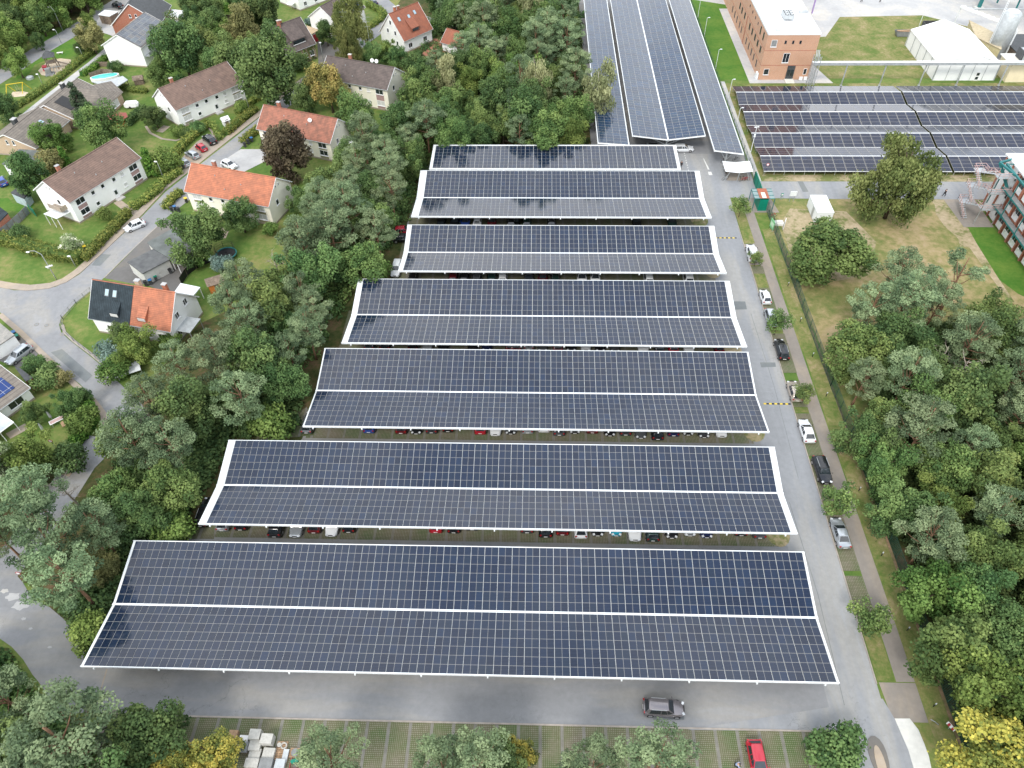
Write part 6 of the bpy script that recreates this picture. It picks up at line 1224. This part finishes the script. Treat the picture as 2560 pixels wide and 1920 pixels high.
# signs and cabin
cb=thing('white_container','white site container cabin beside the big round tree','container',(57.1,126.8,0)); 
MB().bb(-1.6,1.6,-3.0,3.0,.1,2.55).build('body',M['white'],cb); MB().bb(-1.65,1.65,-3.05,3.05,2.55,2.65).build('roof',M['white'],cb); MB().bb(-1.64,-1.61,-1.2,-.2,.15,2.3).build('door',M['steel'],cb)
def sign(p,rz,w,h,z,label,m,name='sign_board',face=None,posts=True):
    r=thing(name,label,'sign',(p[0],p[1],0),rz); MB().bb(-w/2,w/2,-.04,.04,z,z+h).build('board',m,r)
    if face: MB().bb(-w*.38,w*.38,-.055,-.045,z+h*.25,z+h*.75).build('marking',face,r)
    MB().bb(-w*.35,-w*.35+.08,.05,.12,0,z+h*.9).bb(w*.35-.08,w*.35,.05,.12,0,z+h*.9).build('post',M['steel'],r); return r
sign(g(3,1,22,330),R(-80),1.6,1.9,.5,'green notice board on the fence below the gate shelter',plain('light green board',(.2,.5,.25),.6),face=plain('pale marks',(.5,.7,.5),.7)); sign(g(3,1,130,320),R(70),1.2,1.9,.3,'white notice board right of the green board',M['frame'])
r=thing('electric_box','white low cabinet beside the white notice board','cabinet',g(3,1,90,280)); MB().bb(-.8,.8,-.5,.5,0,.6).build('body',M['frame'],r); MB().bb(-.5,.6,-.3,.3,.6,.85).build('lid',M['cast'],r)
sign(g(3,1,200,85),R(0),1.3,1.1,1.4,'white sign panel at the edge of the east road',M['white']); sign(g(3,1,110,70),R(0),.5,.6,1.0,'small green edged sign near the gate shelter',M['green'],face=M['frame'])
def roundsign(p,label,h=2.2,m='red'):
    r=thing('road_sign',label,'sign',(p[0],p[1],0)); MB().tube([(0,.04,0),(0,.04,h)],.035,6).build('post',M['steel'],r); MB().tube([(0,-.03,h),(0,0,h)],.33,16).build('disc',M[m],r); MB().tube([(0,-.045,h),(0,-.031,h)],.23,16).build('centre',M['frame'],r)
roundsign(g(2,0,2190,1500),'red ringed sign at the lower left corner of the solar arrays'); roundsign(g(0,3,230,45),'red ringed sign at the service road edge, left'); roundsign(g(0,2,495,570),'red round sign disc in the garden below the lawn'); roundsign(g(0,3,1030,1275),'red and white marker near the paver stack',.5)
r=thing('barrier','red and white striped barrier board at the lower right fence','barrier',g(3,3,1555,1320),R(-60)); MB().bb(-.5,.5,-.03,.03,.5,1.1).build('board',M['frame'],r); MB().bb(-.35,-.1,-.04,-.031,.5,1.1).bb(.15,.4,-.04,-.031,.5,1.1).build('stripe',M['red'],r); MB().tube([(-.8,-.6,.05),(-1.2,-.9,.4),(-1.6,-.9,.05)],.05,6).bb(-.04,.04,.04,.1,0,1.0).build('stand',M['steel'],r)
isl=thing('traffic_island','oval kerbed traffic island with concrete slab at the lower right road mouth','traffic island',g(3,3,965,1600)); MB().poly([(.95*math.cos(a)*(1+.3*math.sin(a)),2.6*math.sin(a)) for a in[k*math.pi/9 for k in range(18)]],0,.11).build('kerb',M['oldasphalt'],isl); MB().poly([(.5*math.cos(a),1.9*math.sin(a)-.3) for a in[k*math.pi/9 for k in range(18)]],.11,.17).build('slab',M['pave'],isl)
cam_post(g(3,3,505,1365),2.0,'thin grey post with crossbar at the dark corner bush',(.4,.3),'post','marker_post',.1)
# ---------------------------------------------------------------- village and yard things
def bin_(p,lid,label,rz=0):
    r=thing('wheelie_bin',label,'bin',(p[0],p[1],.03),rz,'wheelie bins by the houses'); MB().add([(-.22,-.25,.05),(.22,-.25,.05),(.22,.25,.05),(-.22,.25,.05),(-.29,-.33,1.0),(.29,-.33,1.0),(.29,.33,1.0),(-.29,.33,1.0)],[(3,2,1,0),(4,5,6,7),(0,1,5,4),(1,2,6,5),(2,3,7,6),(3,0,4,7)]).build('body',M['greyd'],r)
    MB().box((0,0,1.05),(.62,.72,.08),ry=.06).build('lid',M[lid],r); MB().tube([(-.3,.3,.1),(.3,.3,.1)],.1,8).build('wheel',M['rubber'],r)
for k,(x,y,c,w) in enumerate([(1268,798,'blackm','black lid, at the garage corner'),(1310,785,'blue','blue lid, by the garage corner'),(1355,752,'green','green lid, at the garage wall'),(1385,722,'blackm','black lid, left in the row'),(1410,705,'blue','blue lid, in the row at the garage wall'),(1432,688,'yellow','yellow lid, left of two'),(1455,676,'yellow','yellow lid, right of two'),(1478,690,'blackm','black lid, right end of the row')]): bin_(g(0,1,x,y+12),c,'wheelie bin with '+w,R(30))
for i,j,x,y,c,lb in[(0,1,1490,170,'blackm','black lidded bin beside the hedge of the bright orange roofed house'),(0,1,1520,160,'blue','blue lidded bin beside the hedge of the orange roofed house'),(0,1,1550,175,'blackm','rightmost black bin beside the orange roofed house hedge'),(0,1,1615,90,'yellow','yellow lidded bin at the corner of the bright orange roofed house'),(0,0,2120,1270,'blackm','black lidded bin at the upper street corner hedge, left'),(0,0,2150,1245,'blackm','black lidded bin at the upper street corner hedge, middle'),(0,0,2180,1225,'blue','blue lidded bin at the upper street corner hedge, right'),(0,1,745,505,'yellow','yellow lidded bin in the long hedge by the lower lawn'),(0,1,705,540,'blue','blue lidded bin in the long hedge by the lower lawn'),(0,1,140,1245,'blue','blue bin at the pale roofed garage corner'),(0,1,165,1275,'green','green bin at the pale roofed garage corner')]: bin_(g(i,j,x,y),c,lb,R(40))
# street lamps
def lamp(t,h,arm,label,bend=True):
    p=g(*t); r=thing('street_lamp',label,'street lamp',(p.x,p.y,0),0,'street lamps of the village'); a=Vector((*arm,0)); MB().tube([(0,0,0),(0,0,h*.85),a*.4+Vector((0,0,h*.97)),a*.8+Vector((0,0,h*.98))],[.09,.06,.045,.04],8).build('pole',M['steel'],r,True); MB().ball((arm[0],arm[1],h*.95),(.38,.2,.13),8,5).build('lamp_head',M['frame'],r,True); return r
r=lamp((0,1,490,758),7.0,(-2.0,-.3),'curved white street lamp with a sign on the lower left lawn'); MB().box((.1,0,3.2),(1.2,.05,.3),.5).box((-.1,.1,3.0),(.05,.9,.25)).build('street_sign',M['frame'],r)
lamp((0,1,655,645),2.6,(-.2,0),'short lamp in the long hedge by the lower lawn'); lamp((0,0,2160,965),5.5,(-.3,0),'street lamp at the right corner of the upper white row house'); lamp((0,0,1425,1565),5,(-.3,0),'street lamp beside the gable of the lower brown roofed row house')
lamp((0,0,545,270),7,(-1.2,.2),'curved lamp on the far side of the lower street'); lamp((0,0,532,375),4,(-.5,0),'lamp post wrapped in yellow leaves beside the lower street'); lamp((0,0,722,500),3,(-.5,0),'short lamp on the playground lawn'); lamp((0,0,380,750),3.5,(-.2,0),'thin pole between swings and the paved way'); lamp((0,0,35,1075),5,(-.2,0),'white lamp at the left edge beside the paved way'); lamp((1,0,588,540),5.5,(0,.1),'street lamp in front of the ivy house'); 
for t,h,lb in(((1,0,1005,520),8,'thin antenna mast behind the dark brown roofed row house, right'),((1,0,822,510),9,'tall antenna mast behind the dark brown roofed row house, left')):
    p=g(*t); r=thing('antenna_mast',lb,'antenna',(p.x,p.y,0)); MB().tube([(0,0,0),(0,0,h+4)],.04,6).build('pole',M['steel'],r); mb=MB(); [mb.beam((-1+k*.15,0,h+3.2-k*1.2),(1-k*.15,0,h+3.2-k*1.2),.035) for k in range(3)]; mb.build('crossbar',M['steel'],r)
# playground
p=g(0,0,470,590); r=thing('climbing_tower','grey timber climbing tower with a pointed roof on the sand','climbing tower',(p.x,p.y,0),.4)
mb=MB(); [mb.beam((x,y,0),(x*.75,y*.75,3.6),.18) for x in(-1.3,1.3) for y in(-1.3,1.3)]; mb.build('post',M['wood'],r); MB().bb(-1.2,1.2,-1.2,1.2,1.7,1.85).build('platform',M['wood'],r); MB().add([(-1.5,-1.5,3.4),(1.5,-1.5,3.4),(1.5,1.5,3.4),(-1.5,1.5,3.4),(0,0,4.8)],[(0,1,4),(1,2,4),(2,3,4),(3,0,4),(3,2,1,0)]).build('roof',M['greyd'],r)
MB().beam((1.2,0,1.7),(4.2,.3,.1),.9,.08).build('ramp',M['wood'],r); MB().bb(-2.6,-1.4,-1,.2,0,1.2).build('slide_box',M['red'],r)
mb=MB(); [mb.beam((-1.5+k*.8,-4.2,0),(-1.2+k*.8,-2.2,1.5),.1) for k in range(4)]; mb.beam((-2.2,-3,1.5),(2.4,-3.2,1.5),.14).bb(-2,.2,-4.6,-2.6,0,.3).bb(-1.7,-.4,-4.2,-3,.3,1.6).build('crawl_house',M['grey'],r)
p=g(0,0,165,800); r=thing('swing','yellow framed swing over a small sand patch','swing',(p.x,p.y,0),.35); mb=MB(); [mb.beam((x+s*1.0,s*1.0,0),(x,0,2.4),.12) for x in(-1.9,1.9) for s in(-1,1)]; mb.beam((-2.0,0,2.4),(2.0,0,2.4),.12).build('frame',M['yellow'],r); MB().beam((-.2,0,2.35),(-.2,0,.5),.03).beam((.3,0,2.35),(.3,0,.5),.03).build('chain',M['steel'],r); MB().box((.05,0,.5),(.6,.25,.05)).build('seat',M['blackm'],r)
p=g(0,0,262,680); tag(MB().tube([(0,0,0),(0,0,.5)],.95,20).tube([(0,0,.5),(0,0,.6)],.7,16,mi=1).build('round_bench',[M['steel'],M['white']],None,loc=(p.x,p.y,0)),'round metal play disc on the playground lawn','play disc')
p=g(0,0,522,466); tag(MB().box((0,0,.4),(1.6,.5,.1),.3).box((-.5,-.1,.2),(.1,.4,.4)).box((.5,.2,.2),(.1,.4,.4)).build('bench',M['frame'],None,loc=(p.x,p.y,0)),'pale bench on the upper playground lawn','bench')
# pool, hut, garden things
p=g(0,0,915,685); r=thing('paddling_pool','oval turquoise garden pool with white rim','pool',(p.x,p.y,0),.35); el=lambda a,b_:[(a*math.cos(k*math.pi/12),b_*math.sin(k*math.pi/12)) for k in range(24)]; MB().poly(el(3.6,1.5),0,.9).build('rim',M['frame'],r); MB().poly(el(3.35,1.3),.9,.91).build('water',M['water'],r)
p=g(0,0,1145,925); r=thing('boat_trailer','small white covered trailer on the bungalow lawn','trailer',(p.x,p.y,0),.15); MB().loft([[(-1.7,-.6,.4),(-1.7,.6,.4),(-1.7,.5,1.0),(-1.7,-.5,1.0)],[(-1.2,-.9,.3),(-1.2,.9,.3),(-1.2,.75,1.35),(-1.2,-.75,1.35)],[(1.2,-.9,.3),(1.2,.9,.3),(1.2,.75,1.35),(1.2,-.75,1.35)],[(1.7,-.6,.4),(1.7,.6,.4),(1.7,.5,1.0),(1.7,-.5,1.0)]]).build('cover',M['frame'],r); MB().tube([(-.3,-.95,.3),(-.3,.95,.3)],.28,10).build('wheel',M['rubber'],r)
p=g(0,0,1050,1080); r=thing('garden_hut','orange timber hut with a hexagonal red roof','garden hut',(p.x,p.y,0)); hx_=lambda a,z:[(a*math.cos(k*math.pi/3),a*math.sin(k*math.pi/3)) for k in range(6)]; MB().poly(hx_(1.7,0),0,2.1).build('wall',M['orange'],r); b_=[(*v,2.1) for v in hx_(2.4,0)]; MB().add(b_+[(0,0,3.1)],[(k,(k+1)%6,6) for k in range(6)]+[(5,4,3,2,1,0)]).build('roof',M['redroof'],r)
def gardenshed(t,label,w,l,m,roofm,rz,h=1.9):
    p=g(*t); r=thing('garden_shed',label,'shed',(p.x,p.y,0),rz); MB().bb(-w/2+.2,w/2-.2,-l/2+.2,l/2-.2,0,h).build('wall',m,r); z=h; MB().add([(-w/2,-l/2,z-.1),(w/2,-l/2,z-.1),(w/2,l/2,z-.1),(-w/2,l/2,z-.1),(-w/2,0,z+.7),(w/2,0,z+.7)],[(0,1,5,4),(2,3,4,5),(1,2,5),(3,0,4),(3,2,1,0)]).build('roof',roofm,r); MB().bb(-.4,.4,-l/2+.14,-l/2+.19,0,1.7).build('door',M['wood'],r)
gardenshed((0,1,1880,830),'small orange play hut with grey roof in the lower garden',3.2,2.6,M['orange'],M['wood'],.5); gardenshed((0,1,1050,1500),'small grey shed in the bushes beside the street bend',3,2.2,M['wood'],M['grey'],.8); gardenshed((0,0,1960,1080),'white meter shed in the hedge of the upper row house',1.9,1.9,M['frame'],M['white'],.7,1.5); gardenshed((0,0,1210,720),'small dark timber den behind the upper row house',2.6,2.2,M['wood'],M['wood'],.3,1.4)
p=g(0,1,1130,1590); tag(MB().box((0,0,1.6),(4,2.2,.08),.5,rx=.1).box((-1.5,-.9,.8),(.1,.1,1.6)).box((1.5,.9,.8),(.1,.1,1.6)).build('tarp_roof',M['white'],None,loc=(p.x,p.y,0)),'white tarpaulin roof half hidden in bushes by the street bend','tarpaulin')
def parasol(t,h,rad,label,closed=False,m='frame'):
    p=g(*t); r=thing('parasol',label,'parasol',(p.x,p.y,0)); MB().tube([(0,0,0),(0,0,h)],.035,6).build('pole',M['steel'],r)
    if closed: MB().tube([(0,0,.9),(0,0,1.4),(0,0,h-.3),(0,0,h)],[.22,.2,.12,.04],8).build('canopy',M[m],r)
    else: n=8; MB().add([(rad*math.cos(2*math.pi*k/n),rad*math.sin(2*math.pi*k/n),h-.45) for k in range(n)]+[(0,0,h)],[(k,(k+1)%n,n) for k in range(n)]).build('canopy',M[m],r)
parasol((1,0,830,1320),2.6,1.5,'white parasol at the gable of the weathered red roofed house'); parasol((1,0,312,90),2.5,1.2,'white parasol on the terrace of the three storey white house'); parasol((0,2,460,318),2.4,0,'closed grey parasol on the lawn, upper of two',True,'steel'); parasol((0,2,395,425),2.4,0,'closed grey parasol on the lawn, lower of two',True,'steel')
p=g(0,2,530,325); r=thing('garden_table','white edged garden table with pink top and bench on the lawn','table',(p.x,p.y,0),.75); MB().bb(-1.5,1.5,-.45,.45,.68,.74).build('tabletop',M['frame'],r); MB().bb(-1.38,1.38,-.33,.33,.741,.75).build('inlay',M['pink'],r); mb=MB(); [mb.bb(x-.04,x+.04,y-.04,y+.04,0,.68) for x in(-1.3,1.3) for y in(-.35,.35)]; mb.build('leg',M['steel'],r); MB().bb(-.2,.5,-1.8,-.5,.4,.5).build('bench',M['pallet'],r)
def tramp(t,label,rad=1.9,m='teal'):
    p=g(*t); r=thing('trampoline',label,'trampoline',(p.x,p.y,0)); mb=MB(); n=18; mb.tube([(rad*math.cos(2*math.pi*k/n),rad*math.sin(2*math.pi*k/n),.8) for k in range(n+1)],.14,6); mb.build('rim',M[m],r); MB().tube([(0,0,.78),(0,0,.8)],rad*.9,18).build('mat',M['blackm'],r); mb=MB(); [mb.tube([(rad*math.cos(a),rad*math.sin(a),0),(rad*math.cos(a),rad*math.sin(a),2.4)],.04,5) for a in[k*math.pi/3 for k in range(6)]]; [mb.beam((rad*math.cos(2*math.pi*k/n),rad*math.sin(2*math.pi*k/n),z),(rad*math.cos(2*math.pi*(k+1)/n),rad*math.sin(2*math.pi*(k+1)/n),z),.03) for k in range(n) for z in(1.4,1.9,2.35)]; mb.build('safety_net',M['blackm'],r)
tramp((0,1,1965,560),'teal rimmed trampoline with black net behind the round garden tree')
p=g(1,0,1290,905); r=thing('hot_tub','black garden lounge set with a canopy beside the cream gable','lounge set',(p.x,p.y,0),-.3); MB().bb(-1.4,1.4,-1,1,0,.7).build('seat',M['blackm'],r); MB().bb(-1.6,1.6,.8,1.2,0,1.5).build('backrest',M['blackm'],r); MB().bb(-3.2,-1.7,-1.5,-1.4,0,1.2).bb(-3.2,-3.1,-1.5,1.5,0,1.2).build('screen',M['frame'],r); r['category']='lounge set'; r.name='lounge_set'
p=g(0,1,1600,625); r=thing('dinghy','white upturned boat under the open carport edge','boat',(p.x,p.y,0),.5); MB().loft([[(-1.3,-.05,.3),(-1.3,.05,.3),(-1.3,0,.45)],[(-.6,-.5,.3),(-.6,.5,.3),(-.6,0,.8)],[(.6,-.55,.3),(.6,.55,.3),(.6,0,.8)],[(1.2,-.4,.3),(1.2,.4,.3),(1.2,0,.65)]]).build('hull',M['frame'],r)
# board fences
def board_fence(label,pts,h,m,name='board_fence',step=1.9):
    pts=[Vector(p).to_2d() for p in pts]; c=sum(pts,Vector((0,0)))/len(pts); r=thing(name,label,'fence',(c.x,c.y,0))
    for a,b_ in zip(pts,pts[1:]):
        L=(b_-a).length; n=max(1,round(L/step))
        for k in range(n):
            p,q_=(a-c).lerp(b_-c,(k+.02)/n),(a-c).lerp(b_-c,(k+.98)/n); MB().beam((*p,h/2),(*q_,h/2),.05,h-.05).build('board_panel',m,r); MB().bb(p.x-.05,p.x+.05,p.y-.05,p.y+.05,0,h+.08).build('post',M['wood'],r)
board_fence('grey board fence across the garden left of the lower row house',[g(0,1,-60,440),g(0,1,90,340),g(0,1,190,250),g(0,1,260,180)],1.8,M['grey']); board_fence('dark green fence panel at the end of the grey board fence',[g(0,1,265,165),g(0,1,320,215)],1.8,M['green']); board_fence('curved dark slat fence in the garden below the garages',[g(0,1,1830,600),g(0,1,1700,660),g(0,1,1620,720),g(0,1,1570,800)],1.6,M['blackm']); board_fence('weathered board fence behind the trees at the top',[q(300,0,6.9125,1360,310),q(300,0,6.9125,1700,350),q(300,0,6.9125,1960,370)],1.8,M['wood']); board_fence('timber fence piece between the hedge and the tall white gable',[g(0,0,850,575),g(0,0,945,575)],1.3,M['wood']); board_fence('grey sight screen between bungalow garden and pool',[g(0,0,790,690),g(0,0,900,650),g(0,0,990,660)],1.8,M['wood'])
mesh_fence('thin dark fence along the street before the dry garden of the ivy house',[g(1,0,610,560),g(1,0,480,660),g(1,0,340,740)],1.1,1.8,'blackm',wires=4,vs=.4); mesh_fence('thin fence around the corner lawn of the black and orange house',[g(0,1,790,860),g(0,1,660,965),g(0,1,545,1100),g(0,1,540,1200),g(0,1,640,1290),g(0,1,880,1480)],1.0,1.9,'grey',wires=4,vs=.5)
# building materials at the bottom
def T7(x,y,z=0): return G(560+x/11.06,1780+y/11.06,z)
def stack(x,y,w,l,h,label,m='stone',rz=-.03):
    p=T7(x,y,h); r=thing('block_stack',label,'block stack',(p.x,p.y,.03),rz,'stacks of building materials'); n=max(1,int(h/.22)); mb=MB()
    for k in range(n): mb.bb(-w/2+.01*(k%2),w/2-.01*(k%2),-l/2,l/2,.14+k*(h-.14)/n,.14+(k+.93)*(h-.14)/n)
    mb.build('blocks',M[m],r); mb=MB(); [mb.bb(-w/2,w/2,y_-.05,y_+.05,.1,.13) for y_ in(-l*.42,-l*.2,0,l*.2,l*.42)]; [mb.bb(x_-.06,x_+.06,-l/2,l/2,0,.1) for x_ in(-w*.42,0,w*.42)]; mb.build('pallet',M['pallet'],r)
for x,y,w,l,h,lb,m_ in[(845,605,1.25,1.05,1.15,'pale block stack at the back of the pallet group','stone'),(1170,730,1.3,1.05,1.3,'tallest pale block stack, right of the back one','stone'),(850,910,1.3,1.1,.7,'rough slab stack in the middle of the pallet group','stone'),(540,745,1.0,.8,.35,'flat white slabs on a pallet, left of the back stack','frame'),(500,950,1.3,1.1,.6,'dark grey stack half under the yellow leaves','grey'),(840,1170,1.3,1.2,.5,'pallet with curved kerbs in the second row','stone'),(1220,1160,1.3,1.3,.6,'pallet of mixed kerb stones right of the curved kerbs','stone'),(1150,1420,1.4,1.1,.8,'dark block stack at the bottom edge','grey'),(760,1400,1.5,.9,.7,'long kerbs stack at the bottom edge','stone'),(1540,1430,1.1,1.0,.6,'grey channel stones at the bottom edge, right','steel'),(250,600,1.0,.8,.6,'bricks and slats beside the yellow tree','pallet'),(1690,1200,.6,1.3,.4,'grey gutter stones beside empty pallet slats','steel')]: stack(x,y,w,l,h,lb,m_)
for x,y,lb in[(1610,940,'pallet with a concrete ring and disc'),(1500,1190,'empty yellow timber pallet beside the gutter stones'),(1965,1120,'pallet with a round grey lid, rightmost')]:
    p=T7(x,y,.15); r=thing('pallet',lb,'pallet',(p.x,p.y,.03),0,'stacks of building materials'); mb=MB(); [mb.bb(-.6,.6,-.5+k*.17,-.38+k*.17,.1,.13) for k in range(6)]; [mb.bb(x_-.05,x_+.05,-.5,.5,0,.1) for x_ in(-.5,0,.5)]; mb.build('slats',M['pallet'],r)
    if 'ring' in lb: MB().tube([(.2+.3*math.cos(a),.02+.3*math.sin(a),.2) for a in[k*math.pi/8 for k in range(17)]],.08,6).build('ring',M['stone'],r); MB().tube([(-.35,.1,.13),(-.35,.1,.22)],.24,12).build('disc',M['stone'],r)
    if 'lid' in lb: MB().tube([(0,0,.13),(0,0,.22)],.42,14).build('lid',M['grey'],r)
p=T7(1950,1380,.5); r=thing('watering_can','green tubs on a red frame at the bottom of the pallet group','tub',(p.x,p.y,.03)); r.name='garden_tub'; MB().tube([(-.2,0,.1),(-.2,0,.7)],[.16,.22],10).tube([(.2,.1,.1),(.2,.1,.75)],[.18,.25],10).build('tub',M['green'],r); MB().bb(-.6,.5,-.6,-.5,0,.1).bb(-.6,-.5,-.6,.7,0,.1).build('frame',M['redroof'],r)
for k,(a,b_) in enumerate([((960,1250),'upper'),((905,1370),'middle'),((890,1480),'lower')]):
    p=g(0,3,*a,.8); r=thing('paver_stack','long paver stack in the lower left wood, '+b_+' segment','paver stack',(p.x,p.y,0),R(14+8*k),'paver stacks in the wood'); mb=MB(); [mb.bb(-.62,.62,-1.35+j_*.55,-.85+j_*.55,.1+i_*.18,.26+i_*.18) for j_ in range(5) for i_ in range(4)]; mb.build('pavers',plain('mossy pavers %d'%k,(.22,.2,.17),.9,var=.2,sc=3),r); MB().bb(-.6,.6,-1.3,1.3,0,.1).build('pallet',M['pallet'],r)
# ---------------------------------------------------------------- light
W=bpy.data.worlds.new('World'); S.world=W; W.use_nodes=True; nt=W.node_tree; bg=nt.nodes['Background']
sky=nt.nodes.new('ShaderNodeTexSky'); sky.sky_type='NISHITA'; sky.sun_disc=False; SUN_EL,SUN_AZ=R(48),R(200)
sky.sun_elevation=SUN_EL; sky.sun_rotation=SUN_AZ; sky.air_density=1; sky.dust_density=2.5
tc=nt.nodes.new('ShaderNodeTexCoord').outputs['Generated']
mp=nt.nodes.new('ShaderNodeMapping'); mp.inputs['Scale'].default_value=(1,1,2.2); nt.links.new(tc,mp.inputs[0])
cl=noise(nt,mp.outputs[0],2.2,5,.55,.3)
cloud=ramp(nt,cl,[(.32,(3.9,4.5,5.6)),(.5,(6.8,7.15,7.6)),(.68,(10.5,10.5,10.4))])
f=ramp(nt,cl,[(.3,.6),(.5,1.0)])
nt.links.new(mixc(nt,f,sky.outputs[0],cloud),bg.inputs['Color']); bg.inputs['Strength'].default_value=.13
for n_ in nt.nodes:
    if n_.type=='MIX': n_.clamp_factor=True; n_.clamp_result=False
sd=bpy.data.lights.new('sun','SUN'); sun=bpy.data.objects.new('sun',sd); COL.objects.link(sun); sd.energy=1.1; sd.angle=R(14); sd.color=(1,.95,.88)
az=SUN_AZ  # Nishita: rotation measured from +Y, clockwise seen from above
sv=Vector((math.sin(az)*math.cos(SUN_EL),math.cos(az)*math.cos(SUN_EL),math.sin(SUN_EL)))
sun.rotation_euler=sv.to_track_quat('Z','Y').to_euler()
S.view_settings.view_transform='Standard'; S.view_settings.look='None'; S.view_settings.exposure=1.02; S.view_settings.gamma=1
S.render.engine='CYCLES'; S.cycles.max_bounces=6; S.cycles.diffuse_bounces=3; S.cycles.glossy_bounces=3; S.cycles.transparent_max_bounces=6
S.render.film_transparent=False
